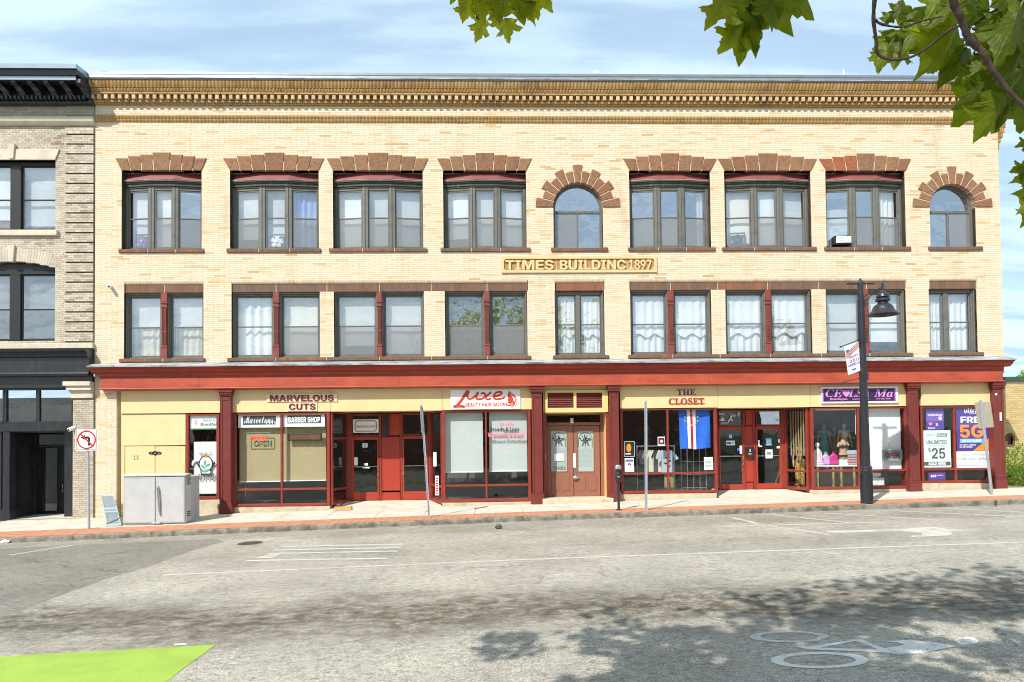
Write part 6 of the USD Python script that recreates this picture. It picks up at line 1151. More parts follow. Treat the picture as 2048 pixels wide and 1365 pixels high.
# leaning panel against the pier
LP = thing('folded_stand', 'pale blue-grey folded metal stand leaning against the brick pier', 'folded stand')
b0, b1 = S(214, 1054), S(243, 1050); X0, Z0 = P(201.5, 992, -0.12); X1, Z1 = P(228.5, 991, -0.12); tl, tr = np.array([X0, -0.13, Z0]), np.array([X1, -0.13, Z1]); dwn = b0-tl; rgt = tr-tl
def lp(u, v, d=0): n_ = np.cross(rgt, dwn); n_ /= np.linalg.norm(n_); n_ = n_ if n_[1] < 0 else -n_; return tl+rgt*u+dwn*v+n_*d
def lbox(m, u0, u1, v0, v1, d0, d1): m.add([lp(u, v, d) for u in (u0, u1) for v in (v0, v1) for d in (d0, d1)], _bf)
m = MB(); [lbox(m, *q) for q in ((0, 0.09, 0, 1, 0, 0.035), (0.91, 1, 0, 1, 0, 0.035), (0.09, 0.91, 0, 0.06, 0, 0.03), (0.09, 0.91, 0.94, 1, 0, 0.03), (0.09, 0.91, 0.44, 0.50, 0, 0.034), (0.09, 0.91, 0.55, 0.60, 0, 0.034))]; fr_ = obj('frame', m, 'pale_blue_metal', LP)
m = MB(); [lbox(m, *q) for q in ((0.095, 0.905, 0.065, 0.435, 0.008, 0.018), (0.095, 0.905, 0.605, 0.935, 0.008, 0.018), (0.095, 0.905, 0.503, 0.547, 0.01, 0.024))]; obj('panel', m, 'stand_panel', LP)
m = MB(); [lbox(m, *q) for q in ((0.92, 1.04, 0.30, 0.36, 0.036, 0.06), (0.92, 1.04, 0.62, 0.68, 0.036, 0.06))]; obj('hinge', m, 'steel', LP)
# wall cameras
def wall_cam(label, px, py, Y, s=1.0, sgn=1):
    X, Z = P(px, py, Y); T = thing('security_camera', label, 'security camera'); obj('mount', MB().box(X-0.05*s, X+0.05*s, Y-0.02, Y, Z-0.05*s, Z+0.05*s, 0.01), 'white_paint', T)
    m = MB(); m.tube([(X, Y-0.02, Z), (X, Y-0.08, Z-0.01)], 0.025*s, 8); m.tube([(X-0.02*sgn, Y-0.05, Z+0.03*s), (X+0.03*sgn, Y-0.20*s, Z-0.03*s)], 0.052*s, 12); m.tube([(X+0.03*sgn, Y-0.20*s, Z-0.03*s), (X+0.033*sgn, Y-0.21*s, Z-0.034*s)], [0.052*s, 0.03*s], 12); obj('body', m, 'white_paint', T, smooth=40); obj('lens', MB().tube([(X+0.033*sgn, Y-0.212*s, Z-0.034*s), (X+0.034*sgn, Y-0.216*s, Z-0.035*s)], 0.028*s, 10), 'black_print', T)
wall_cam('small white camera on the yellow brick wall at the upper left', 222.5, 574, -0.002); wall_cam('white camera by the no left turn sign on the black shopfront', 149, 858, -0.02, 1.2, -1); wall_cam('white camera on the yellow band near the far right pilaster', 1984, 789, 0.055, 0.9)
X, Z = P(1984, 800, 0.05); T = thing('junction_box', 'small tan box below the camera at the right pilaster', 'junction box'); obj('box', MB().box(X-0.05, X+0.03, -0.02, 0.055, Z-0.1, Z+0.05, 0.01), 'yellow_trim', T)
X, Z = P(2001.5, 834, -0.12); T = thing('paper_notice', 'narrow white strip of paper stuck on the right corner pilaster', 'notice'); obj('paper', MB().box(X-0.035, X+0.035, -0.124, -0.119, Z-0.14, Z+0.14), 'white_card', T)

# ================================================================= SIGNS
def sign(label, r, Y, t=0.03, mat='white_paint', name='shop_sign', cat='sign', group=None, round_=0.0, board='board'):
    T = thing(name, label, cat, group); a, c, z0, z1 = R(*r, Y); g = sbox(a, z0, c, z1); g = g.buffer(-round_).buffer(round_) if round_ else g
    bd = obj(board, MB().prism(g, Y-t, Y), mat, T); return T, (a, c, z0, z1)
def letter(T, s, r, Y, mat, t=0.012, font='sans', weight=700, shear=0, name='lettering'):
    q = R(*r, Y); return obj(name, words(MB(), s, q, Y-t, Y, font, weight, shear), mat, T)
YS = 0.056
T, q = sign('long cream board lettered MARVELOUS on the yellow band', (534, 788.5, 674.5, 804), YS, 0.025, 'cream_board'); letter(T, 'MARVELOUS', (540, 790.5, 667.5, 802.5), YS-0.025, 'wine_letter', 0.02, weight=760)
T, q = sign('short cream board lettered CUTS below the longer board', (575, 806, 634.5, 822.5), YS, 0.02, 'cream_board'); letter(T, 'CUTS', (578, 807.5, 631, 820), YS-0.02, 'wine_letter', 0.02, weight=760)
T, q = sign('white hair salon sign with red script lettering and a face outline', (901, 779.5, 1040.5, 818.5), YS, 0.03)
letter(T, 'BEAUTY HAIR SALON', (931, 805.5, 1010.5, 813.5), YS-0.03, 'orange_red', 0.006, weight=720)
def px_stroke(pts, w, Y): 
    P_ = [P(x, y, Y) for x, y in pts]; P_ = np.array(P_); n = len(P_); tt = np.linspace(0, n-1, n*6)
    from scipy.interpolate import CubicSpline
    cs = CubicSpline(np.arange(n), P_); c = cs(tt); return LineString(c).buffer(w, 6)
Yl = YS-0.03; sw = 0.048
L4 = lambda pts: [(860+x/4.266, 760+y/4.266) for x, y in pts]
lux = unary_union([px_stroke(L4([(318, 100), (285, 150), (245, 205), (212, 228)]), sw, Yl), px_stroke(L4([(208, 229), (250, 226), (288, 229)]), 0.045, Yl),
    px_stroke(L4([(330, 105), (318, 140), (335, 162), (375, 150), (408, 112)]), 0.036, Yl), px_stroke(L4([(408, 110), (395, 150), (408, 166), (425, 160)]), 0.036, Yl),
    px_stroke(L4([(440, 118), (470, 125), (480, 160), (515, 160)]), 0.032, Yl), px_stroke(L4([(518, 108), (480, 140), (435, 165)]), 0.032, Yl),
    px_stroke(L4([(545, 140), (590, 132), (612, 112), (585, 104), (550, 125), (548, 158), (590, 164), (635, 150)]), 0.032, Yl)])
obj('script_lettering', MB().prism(lux, Yl-0.006, Yl), 'orange_red', T)
face = Polygon([P(x, y, Yl) for x, y in L4([(680, 100), (664, 118), (662, 140), (668, 160), (660, 172), (668, 180), (664, 200), (690, 206), (712, 190), (712, 160), (690, 130)])]); hair = unary_union([px_stroke(L4([(676, 97), (705, 130), (728, 170), (715, 215), (690, 232)]), 0.014, Yl), px_stroke(L4([(686, 112), (730, 150), (742, 190), (725, 222)]), 0.010, Yl), px_stroke(L4([(652, 205), (665, 218), (700, 212), (714, 185)]), 0.020, Yl)])
obj('face_emblem', MB().prism(face.union(hair), Yl-0.006, Yl), 'orange_red', T)
T, q = sign('upper serif letters THE in dark red on the cream band', (1353.5, 779, 1391.5, 791), YS, 0.008, 'cream_board', name='raised_letters'); letter(T, 'THE', (1354, 779.5, 1391, 790.5), YS-0.008, 'wine_letter', 0.02, 'serif')
T, q = sign('lower serif letters CLOSET in dark red on the cream band', (1336, 807.2, 1410, 807.9), YS, 0.012, 'brick_letter', name='raised_letters', board='rail'); letter(T, 'CLOSET', (1337.5, 796.5, 1408, 809), YS-0.001, 'brick_letter', 0.02, 'serif')
T, q = sign('dark purple boutique sign in a white frame with a pink heart', (1641.5, 774, 1794.5, 806.5), YS, 0.05, 'white_paint'); Yb_ = YS-0.05
a, c, z0, z1 = R(1644.5, 777, 1791.5, 803.5, Yb_); obj('purple_border', MB().prism(sbox(a, z0, c, z1), Yb_-0.003, Yb_+0.001), 'purple_border', T); a, c, z0, z1 = R(1647.5, 778, 1788.5, 802.5, Yb_); obj('panel', MB().prism(sbox(a, z0, c, z1), Yb_-0.006, Yb_), 'purple_board', T)
letter(T, 'CE', (1651, 779.5, 1685, 794.5), Yb_-0.006, 'lilac_print', 0.006, 'serifit'); letter(T, 'LSA', (1697, 779.5, 1738, 794.5), Yb_-0.006, 'lilac_print', 0.006, 'serifit'); letter(T, 'Ma', (1748, 779.5, 1786, 794.5), Yb_-0.006, 'lilac_print', 0.006, 'serifit'); letter(T, '\u2665', (1685, 780.5, 1700, 794.5), Yb_-0.006, 'lilac_print', 0.008, 'emoji', name='heart'); letter(T, 'Boutique', (1660, 796, 1694.5, 801.8), Yb_-0.006, 'lilac_print', 0.006, weight=650); letter(T, '774-240-7494', (1752.5, 796.2, 1781, 799.5), Yb_-0.006, 'lilac_print', 0.006); letter(T, 'www.ceolsama.com', (1705, 797, 1737.5, 799.6), Yb_-0.006, 'lilac_print', 0.006)
# window signs and banners just behind or on the glass
YG = YF+0.06                                                          # behind the panes
T, q = sign('white window sign with green borders reading Makin It Brockton', (380.5, 829, 438, 859.5), YG, 0.006, 'white_card', 'window_sign')
for y0, y1 in ((829, 831.5), (857, 859.5)): a, c, z0, z1 = R(380.5, y0, 438, y1, YG); obj('green_border', MB().box(a, c, YG-0.009, YG-0.0055, z0, z1), 'green_print', T)
letter(T, "Makin' It", (405, 838.5, 431, 843.5), YG-0.006, 'grey_print', 0.003, 'serif'); letter(T, 'Brockton', (400, 845.5, 435, 852), YG-0.006, 'black_print', 0.003, 'serifit'); letter(T, '\U0001F4A1', (388, 839, 396, 850), YG-0.006, 'pink_print', 0.003, 'emoji', name='emblem')
T = thing('curtain', 'white fabric curtain with a painted light bulb in the narrow window', 'curtain'); a, c, z0, z1 = R(387, 884, 434.5, 988, YG+0.06); F = Facet((a, YG+0.07), (c, YG+0.07)); obj('cloth', F.drape(MB(), 0, F.L, 0, z0, z1, 5, 0.008, seed=2), 'white_card', T)
T = thing('window_decal', 'painted light bulb emblem with hammers and a green sprout on the narrow window', 'window decal')
C1 = lambda pts: [(x/3.79, 740+y/3.79) for x, y in pts]
Yd = YF+0.083
def dec(name, pts, w, mat, y=Yd): return obj(name, MB().prism(px_stroke(C1(pts), w, Yd), y-0.004, y), mat, T)
blb = Polygon([P(x, y, Yd) for x, y in C1([(1560+50*math.cos(a_), 715+62*math.sin(a_)) for a_ in np.linspace(-math.pi*1.22, math.pi*0.22, 24)]+[(1597, 795), (1527, 795)])]); obj('bulb', MB().prism(blb, Yd-0.001, Yd+0.002), 'white_paint', T); obj('bulb_outline', MB().prism(blb.exterior.buffer(0.014), Yd-0.006, Yd-0.002), 'black_print', T)
obj('yellow_glow', MB().prism(Polygon([P(x, y, Yd) for x, y in C1([(1558+26*math.cos(a_), 660+9*math.sin(a_)) for a_ in np.linspace(0, 6.28, 16)[:-1]])]), Yd-0.006, Yd-0.002), 'sun_yellow', T)
spr = unary_union([px_stroke(C1([(1556, 770), (1557, 735), (1552, 705)]), 0.008, Yd)]+[affinity.rotate(affinity.scale(Point(*P(x, y, Yd)).buffer(0.085, 6), 1.0, 0.42), r_) for x, y, r_ in C1([(1540, 738)])and[(1539/3.79, 740+736/3.79, -40), (1578/3.79, 740+722/3.79, 30), (1553/3.79, 740+705/3.79, 85), (1541/3.79, 740+768/3.79, -25), (1574/3.79, 740+762/3.79, 35)]]); obj('sprout', MB().prism(spr, Yd-0.006, Yd-0.002), 'mint_print', T)
dec('hammer_handle', [(1530, 762), (1510, 735), (1488, 700)], 0.022, 'handle_brown'); dec('hammer_head', [(1458, 720), (1470, 692), (1502, 682)], 0.034, 'white_paint', Yd-0.004); dec('wrench', [(1592, 760), (1615, 725), (1640, 690)], 0.028, 'black_print'); dec('wrench_jaw', [(1636, 700), (1648, 682), (1652, 700)], 0.026, 'white_paint', Yd-0.005)
for s, x0, x1, y0, y1, mat in (("MAKIN' IT", 1512, 1606, 625, 648, 'grey_print'), ('UTTU', 1508, 1622, 788, 835, 'dark_grey_print')):
    a, c, z0, z1 = R(x0/3.79, 740+y0/3.79, x1/3.79, 740+y1/3.79, Yd); g = fit(text_shape(s, 'sans', 500), a, c, z0, z1); obj('lettering', MB().prism(g if s[0] == 'M' else g.buffer(0.010).difference(g.buffer(-0.006)), Yd-0.006, Yd-0.002), mat, T)
for (x0, y0, x1, y1), (bx0, by0, bx1, by1), lab in (((476.5, 828.5, 560.5, 855.5), (486, 832, 552, 850), 'white barber window banner with script lettering on black'), ((566.5, 827.5, 650, 854), (575, 831, 642, 847), 'white window banner lettered BARBER SHOP on black')):
    T, q = sign(lab, (x0, y0, x1, y1), YG, 0.005, 'white_card', 'window_banner', 'window banner'); a, c, z0, z1 = R(bx0, by0, bx1, by1, YG); obj('black_panel', MB().box(a, c, YG-0.008, YG-0.0045, z0, z1), 'dark_grey_print', T)
    if 'script' in lab: letter(T, 'Marvelous', (488, 831.5, 546, 847), YG-0.008, 'white_paint', 0.003, 'script'); letter(T, 'CUTS', (532, 843, 552, 849.5), YG-0.011, 'white_paint', 0.003, 'serif')
    else: letter(T, 'BARBER SHOP', (576.5, 834, 640, 845.5), YG-0.008, 'white_paint', 0.003, weight=900)
def shade(r, Y, mat, lab, bar=True):
    T = thing('roller_shade', lab, 'roller shade'); a, c, z0, z1 = R(*r, Y); F = Facet((a, Y), (c, Y)); obj('fabric', F.drape(MB(), 0, F.L, 0, z0, z1, 1, 0.004), mat, T); obj('bottom_bar', MB().box(a, c, Y-0.012, Y+0.012, z0-0.02, z0+0.012, 0.004), 'white_paint', T); return T
shade((479, 830, 561, 963.5), YF+0.22, 'shade_tan', 'tan roller shade behind the neon sign in the barber window'); shade((567, 830, 652, 961.5), YF+0.22, 'shade_tan', 'tan roller shade behind the dark display box in the barber window')
shade((890.5, 826, 966, 944.5), YF+0.20, 'shade_grey', 'plain pale roller shade in the salon window'); shade((978.5, 823, 1054, 942.5), YF+0.20, 'shade_grey', 'pale roller shade behind the pink and black salon lettering')
def neon(label, r, Y, mat, s='OPEN'):
    T = thing('neon_sign', label, 'neon sign'); q = R(*r, Y); g = fit(text_shape(s, 'sans', 400), *q); mb = MB().prism(g.buffer(0.006).difference(g.buffer(-0.012)), Y-0.02, Y); obj('tube_letters', mb, mat, T)
    a, c, z0, z1 = q; fr_ = sbox(a-0.06, z0-0.05, c+0.06, z1+0.05).buffer(0.04, 5); return T, fr_
T, fr_ = neon('red neon OPEN sign with green outline in the barber window', (499.5, 871.5, 534, 882.5), YG+0.03, 'neon_red'); obj('outline_tube', MB().prism(fr_.exterior.buffer(0.010), YG+0.012, YG+0.03), 'neon_green', T)
T, fr_ = neon('unlit OPEN sign in a teal frame against white boutique blinds', (1770.5, 905, 1797.5, 915.5), YG+0.02, 'wine_letter'); obj('frame', MB().prism(fr_.buffer(0.01).difference(fr_.buffer(-0.025)), YG+0.0, YG+0.03), 'pale_blue_metal', T); obj('back_panel', MB().prism(fr_.buffer(-0.02), YG+0.031, YG+0.036), 'grey_print', T)
T, q = sign('long dark unlit display box in the barber window', (576.5, 867.5, 644, 882), YG+0.05, 0.05, 'black_print', 'display_box', 'display box'); a, c, z0, z1 = R(579.5, 869.5, 641, 879.5, YG); obj('screen', MB().box(a, c, YG-0.006, YG-0.001, z0, z1), 'handle_brown', T)
T = thing('window_lettering', 'pink and black hair service lettering on the salon glass', 'window lettering')
for s, r, mat in (('Braids', (1000.5, 846, 1029, 853), 'pink_print'), ('Dreads & Locs', (979.5, 855, 1039, 863.5), 'black_print'), ('Weave Extentions', (975.5, 865.5, 1049.5, 874), 'pink_print')): letter(T, s, r, YF+0.025, mat, 0.003, weight=850)
def poster(lab, r, Y, mat='white_card', name='poster'): return sign(lab, r, Y, 0.004, mat, name, 'poster')
T, q = poster('small white sticker high on the salon side glass', (866.5, 905, 873, 933), YF+0.30); T, q = poster('red and white strip poster low on the salon side glass', (870.5, 952, 878, 991), YF+0.26); w = MB(); a, c, z0, z1 = q
for k in range(7): w.prism(sbox(a+0.02, z0+0.05+k*0.08, c-0.02, z0+0.10+k*0.08), YF+0.254, YF+0.257)
obj('red_print', w, 'sign_red', T)
# signs in the recessed doorways
T, q = sign('shaped white shop plaque with blue border over door eleven', (706, 839, 757, 866), YB-0.035, 0.006, 'white_card', 'window_sign'); a, c, z0, z1 = R(709, 841, 754, 864, YB-0.041); g = sbox(a+0.08, z0+0.07, c-0.08, z1-0.07).buffer(0.07, 2).union(sbox(a+0.25, z0, c-0.25, z1)).union(sbox(a, z0+0.13, c, z1-0.13)); obj('blue_border', MB().prism(g.difference(g.buffer(-0.035)), YB-0.044, YB-0.041), 'grey_print', T); letter(T, 'MARVELOUS CUTS', (712, 851, 751, 856), YB-0.041, 'black_print', 0.003, 'serif')
T, q = sign('white house number eleven card on the barber door', (725, 887, 735, 895.5), YB-0.004, 0.004, 'white_card', 'number_card', 'house number'); letter(T, '11', (727, 888.5, 733, 894), YB-0.008, 'black_print', 0.003)
for lab, r, mt in (('pale blue sticker at the left edge of door eleven', (708.5, 915, 715.5, 931), 'pale_card'), ('small white card above the bar of door eleven', (728, 926.5, 736, 931.5), 'white_card'), ('white strip below the bar of door eleven', (725, 934.5, 739, 937), 'white_card')): poster(lab, r, YB-0.04, mt, 'sticker')
T, q = sign('white decals of clothing emblems on the glass above door five', (1438.5, 823, 1440, 824), YB2-0.034, 0.002, 'white_paint', 'window_decal', 'window decal', board='dot')
for s, r, f_, wt in (('GAS', (1437.5, 826.5, 1448.5, 830.5), 'sans', 700), ('V', (1474, 825, 1480.5, 835), 'serif', 700), ('YEEZY', (1461, 830, 1473, 833.5), 'sans', 700), ('ESSENTIALS', (1442.5, 845.5, 1458, 847.5), 'sans', 700)): letter(T, s, r, YB2-0.034, 'white_paint', 0.002, f_, wt)
em = MB(); tri = [P(x, y, YB2) for x, y in ((1437.5, 842.5), (1450, 842.5), (1444, 834))]; tp = Polygon(tri); x0, z0, x1, z1 = tp.bounds
for k in range(3): s_ = sbox(x0-1, z0-1, x1+1, z1+1); em.prism(tp.intersection(affinity.skew(sbox(x0+k*0.075, z0, x0+k*0.075+0.055, z1), xs=-28, origin=(x0, z0))), YB2-0.036, YB2-0.034)
em.prism(Polygon([P(x, y, YB2) for x, y in ((1456.5, 824.5), (1458.5, 828), (1464.5, 824), (1459.5, 827), (1457.5, 826.5))]), YB2-0.036, YB2-0.034); em.prism(px_stroke([(1456, 843), (1460, 838), (1461, 835)], 0.02, YB2).union(px_stroke([(1460, 838), (1464, 842)], 0.02, YB2)).union(Point(*P(1461.5, 833.5, YB2)).buffer(0.03)), YB2-0.036, YB2-0.034); obj('emblems', em, 'white_paint', T)
T, q = sign('blue and white opening notice on door five', (1452, 882, 1470, 891), YB2-0.004, 0.003, 'white_card', 'notice', 'notice'); a, c, z0, z1 = R(1453, 884.5, 1462, 889, YB2); obj('print', MB().box(a, c, YB2-0.009, YB2-0.006, z0, z1), 'blue_print', T); a, c, z0, z1 = R(1463, 884.5, 1469, 888, YB2); obj('print', MB().box(a, c, YB2-0.009, YB2-0.006, z0, z1), 'sky_print', T)
T, q = sign('white numeral five on a small card on the clothes shop door', (1458, 870, 1463.5, 876.5), YB2-0.004, 0.003, 'white_card', 'number_card', 'house number'); letter(T, '5', (1459, 871, 1462.5, 875.5), YB2-0.007, 'black_print', 0.003)
for lab, r, mt in (('blue payment sticker at the right edge of door five', (1474, 896.5, 1479.5, 902), 'blue_print'), ('white sticker at the right edge of door five', (1479.5, 892, 1483.5, 908), 'white_card'), ('blue square sticker with white ring on door three', (1531.5, 877, 1543, 891), 'sky_print'), ('pale green notice on door three', (1531, 899.5, 1545, 917), 'pale_card'), ('white slip at the upper left of door three', (1516, 880.5, 1519.5, 891.5), 'white_card'), ('white slip at the upper right of door three', (1556, 878.5, 1559.5, 886), 'white_card'), ('small card at the right of door three', (1553.5, 893, 1559.5, 897), 'white_card'), ('small card at the left of door three', (1517.5, 891.8, 1524, 894.5), 'white_card')):
    T, q = poster(lab, r, YB2-0.04, mt, 'sticker'); a, c, z0, z1 = q
    if 'ring' in lab: obj('ring', MB().prism(Point((a+c)/2, (z0+z1)/2).buffer(0.065, 10).difference(Point((a+c)/2, (z0+z1)/2).buffer(0.035, 10)), YB2-0.047, YB2-0.044), 'white_card', T)
    if 'green' in lab: obj('print', MB().box(a+0.05, c-0.05, YB2-0.047, YB2-0.044, z0+0.12, z1-0.08), 'grey_print', T)
T = thing('mailbox', 'black wall mailbox numbered on the red panel between two glass doors', 'mailbox'); a, c, z0, z1 = R(1491.5, 894.5, 1508, 913.5, YB2-0.15); m = MB(); m.box(a, c, YB2-0.15, YB2-0.012, z0, z1-0.05, 0.015); m.profile([(YB2-0.17, z1-0.06), (YB2-0.165, z1-0.03), (YB2-0.02, z1+0.02), (YB2-0.012, z1-0.048)], a-0.01, c+0.01); obj('body', m, 'black_iron', T); w = MB(); words(w, '3', ((a+c)/2-0.02, (a+c)/2+0.03, z0+0.16, z0+0.25), YB2-0.157, YB2-0.149); obj('numeral', w, 'white_paint', T); obj('badge', MB().prism(affinity.scale(Point((a+c)/2, z0+0.09).buffer(0.055, 8), 1.1, 0.55), YB2-0.157, YB2-0.149), 'brass', T)
# posters at the phone shop
YP = YF+0.06
T, q = poster('dark purple Unlimited poster above the pale green one in the phone shop', (1852, 817.5, 1887.5, 860), YP, 'indigo_print'); a, c, z0, z1 = R(1852, 826, 1887.5, 843, YP); obj('mid_panel', MB().box(a+0.01, c-0.01, YP-0.0065, YP-0.0035, z0, z1), 'violet_print', T); letter(T, 'Unlimited', (1855.5, 828, 1883.5, 832.5), YP-0.006, 'white_card', 0.003); letter(T, '3', (1871, 847, 1876, 852), YP-0.004, 'white_card', 0.003, weight=900); letter(T, 'lyca', (1856, 854.5, 1870, 858.8), YP-0.004, 'white_card', 0.003, weight=800); letter(T, '\u2665', (1857, 845, 1865, 852), YP-0.004, 'lilac_print', 0.002, 'emoji', name='heart'); a, c, z0, z1 = R(1876, 833, 1884, 841, YP); obj('disc', MB().prism(Point((a+c)/2, (z0+z1)/2).buffer(0.06, 10), YP-0.009, YP-0.006), 'white_card', T)
T, q = poster('pale green 25 dollar plan poster in the phone shop window', (1845.5, 861, 1901.5, 935.5), YP+0.005, 'pale_card'); y_ = YP+0.001; a, c, z0, z1 = R(1847, 924, 1901, 931.5, y_); obj('dark_strip', MB().box(a, c, y_-0.003, y_, z0, z1), 'dark_grey_print', T)
for s, r, wt, mt in (('UNLIMITED', (1853, 881, 1893.5, 888.5), 640, 'dark_grey_print'), ('30-DAY PLANS', (1856.5, 890, 1890.5, 893.8), 350, 'grey_print'), ('25', (1863.5, 896.5, 1890.5, 918), 700, 'dark_grey_print'), ('$', (1856, 896, 1861.5, 904.5), 500, 'dark_grey_print'), ('SIMPLE', (1853.5, 868.5, 1871.5, 872.8), 300, 'grey_print')): letter(T, s, r, y_, mt, 0.003, weight=wt)
a, c, z0, z1 = R(1873.5, 867.5, 1894, 873.8, y_); obj('dark_tag', MB().box(a, c, y_-0.003, y_, z0, z1), 'dark_grey_print', T); letter(T, 'Mobile', (1875, 868.8, 1892.5, 872.8), y_-0.003, 'white_card', 0.003); letter(T, 'SOLD HERE', (1857, 925, 1891.5, 930.5), y_-0.003, 'white_card', 0.003, weight=900)
T, q = poster('tall purple FREE 5G poster behind the tilted sign in the phone shop', (1912.5, 812.5, 1979, 902.5), YP, 'indigo_print'); a, c, z0, z1 = q
tri = Polygon([P(x, y, YP) for x, y in ((1946, 902), (1978.5, 902), (1978.5, 876))]); obj('orange_corner', MB().prism(tri, YP-0.007, YP-0.004), 'orange_print', T); a, c, z0, z1 = R(1919.5, 878, 1967, 886, YP); obj('blue_strip', MB().box(a, c, YP-0.007, YP-0.004, z0, z1), 'sky_print', T)
for s, r, wt, mt in (('ultra', (1928, 816.5, 1956, 826), 800, 'white_card'), ('FREE', (1921, 833.5, 1972, 846), 850, 'white_card'), ('5G', (1919.5, 849.5, 1967, 876), 850, 'orange_print'), ('ON THE T-MOBILE', (1919.5, 888.8, 1952, 891.8), 700, 'white_card'), ('5G NETWORK', (1919.5, 893, 1945, 896), 700, 'white_card'), ('mobile', (1938, 826.6, 1955, 828.6), 600, 'white_card')): letter(T, s, r, YP-0.004, mt, 0.003, weight=wt)
letter(T, 'ON ALL PLANS', (1924, 879.5, 1962, 884.5), YP-0.007, 'white_card', 0.003, weight=800)
T, q = poster('white phone repair poster with shop name and telephone number', (1913, 903, 1978.5, 936.2), YP, 'white_card')
for s, r, wt, mt in (('I CELL TRONIX', (1917, 907, 1973, 912.5), 350, 'grey_print'), ('(508) 436-4850', (1917, 915.5, 1974, 921.5), 420, 'dark_grey_print'), ('Fast & affordable same day', (1920, 924.5, 1970, 928), 350, 'grey_print'), ('phone & tablet repairs & more', (1917, 929.5, 1972, 933), 350, 'grey_print')): letter(T, s, r, YP-0.004, mt, 0.003, weight=wt)
T, q = poster('small purple 45 dollar card behind the low phone shop pane', (1857, 944.5, 1890.5, 961), YP, 'indigo_print'); letter(T, '$45', (1861.5, 949.5, 1872.5, 955.5), YP-0.004, 'white_card', 0.003, weight=800); a, c, z0, z1 = R(1874, 950, 1886, 952.5, YP); obj('print', MB().box(a, c, YP-0.007, YP-0.004, z0, z1), 'lilac_print', T)
# flyers in the clothes shop window
T, q = poster('black flyer with a warm coloured figure at the left of the clothes shop window', (1248.5, 883.5, 1269, 914), YP, 'black_print'); a, c, z0, z1 = q; obj('border', MB().prism(sbox(a, z0, c, z1).difference(sbox(a+0.015, z0+0.015, c-0.015, z1-0.015)), YP-0.007, YP-0.004), 'white_card', T); obj('picture', MB().prism(affinity.scale(Point((a+c)/2-0.02, (z0+z1)/2+0.04).buffer(0.09, 8), 0.9, 1.6), YP-0.007, YP-0.004), 'orange_print', T); obj('strip', MB().box(a+0.04, a+0.22, YP-0.007, YP-0.004, z0+0.08, z0+0.12), 'white_card', T)
T, q = poster('white and violet flyer below the black flyer', (1249.5, 916.5, 1268, 944.5), YP, 'white_card'); a, c, z0, z1 = q; obj('print', MB().prism(Point((a+c)/2, (z0+z1)/2).buffer(0.06, 8).difference(Point((a+c)/2, (z0+z1)/2-0.02).buffer(0.04, 8)), YP-0.007, YP-0.004), 'black_print', T); obj('heading', MB().box(a+0.03, c-0.03, YP-0.007, YP-0.004, z1-0.12, z1-0.05), 'violet_print', T)
T, q = poster('small red and blue flyer beside the grey shirt', (1315.5, 874, 1330, 892), YP, 'white_card'); a, c, z0, z1 = q; obj('print', MB().box(a+0.02, c-0.02, YP-0.007, YP-0.004, z0+0.05, z1-0.04), 'wine_letter', T); obj('ring', MB().prism(Point((a+c)/2, (z0+z1)/2).buffer(0.05, 8), YP-0.010, YP-0.007), 'white_card', T)
T, q = poster('white price sheet at the lower right of the clothes shop window', (1408, 914.5, 1426, 940.5), YP, 'white_card'); a, c, z0, z1 = q; w = MB()
for k in range(7): w.box(a+0.04, c-0.05, YP-0.007, YP-0.004, z0+0.06+k*0.045, z0+0.075+k*0.045)
obj('print', w, 'grey_print', T)
# flag in the clothes shop window
FL = thing('flag', 'blue flag with white and red stripes and gold stars in the shop window', 'flag'); yf = YF+0.16
tl, tr, br, bl = [np.array([*P(x, y, yf)]) for x, y in ((1357, 817), (1419, 816.5), (1421, 897), (1360.5, 898.5))]
def fmap(u, v, o):
    q = tl*(1-u)*(1-v)+tr*u*(1-v)+br*u*v+bl*(1-u)*v; return (q[0], yf+0.035*math.sin(u*11+v*2)*(0.3+v*0.7)-o, q[1]+0.02*math.sin(u*9)*v)
def fstrip(u0, u1, o): 
    n, mm = 10, 8; v = [fmap(u0+(u1-u0)*i/n, j/mm, o) for j in range(mm+1) for i in range(n+1)]; k = n+1; f = [(j*k+i, j*k+i+1, (j+1)*k+i+1) for j in range(mm) for i in range(n)]+[(j*k+i, (j+1)*k+i+1, (j+1)*k+i) for j in range(mm) for i in range(n)]; return MB().add(v, f)
obj('cloth', fstrip(0, 0.26, 0), 'flag_blue', FL); obj('cloth', fstrip(0.54, 1.0, 0), 'flag_blue', FL); obj('white_stripe', fstrip(0.26, 0.36, 0), 'white_paint', FL); obj('white_stripe', fstrip(0.44, 0.54, 0), 'white_paint', FL); obj('red_stripe', fstrip(0.36, 0.44, 0), 'flag_red', FL)
w = MB()
for k in range(10):
    an = math.radians(36*k+18); u, v = 0.40+0.215*math.cos(an), 0.265+0.155*math.sin(an); q = fmap(u, v, 0.012); w.prism(Polygon([(q[0]+r_*math.sin(j*math.pi/5), q[2]+r_*math.cos(j*math.pi/5)) for j, r_ in enumerate([0.038, 0.016]*5)]), q[1]-0.003, q[1])
obj('stars', w, 'sun_yellow', FL)
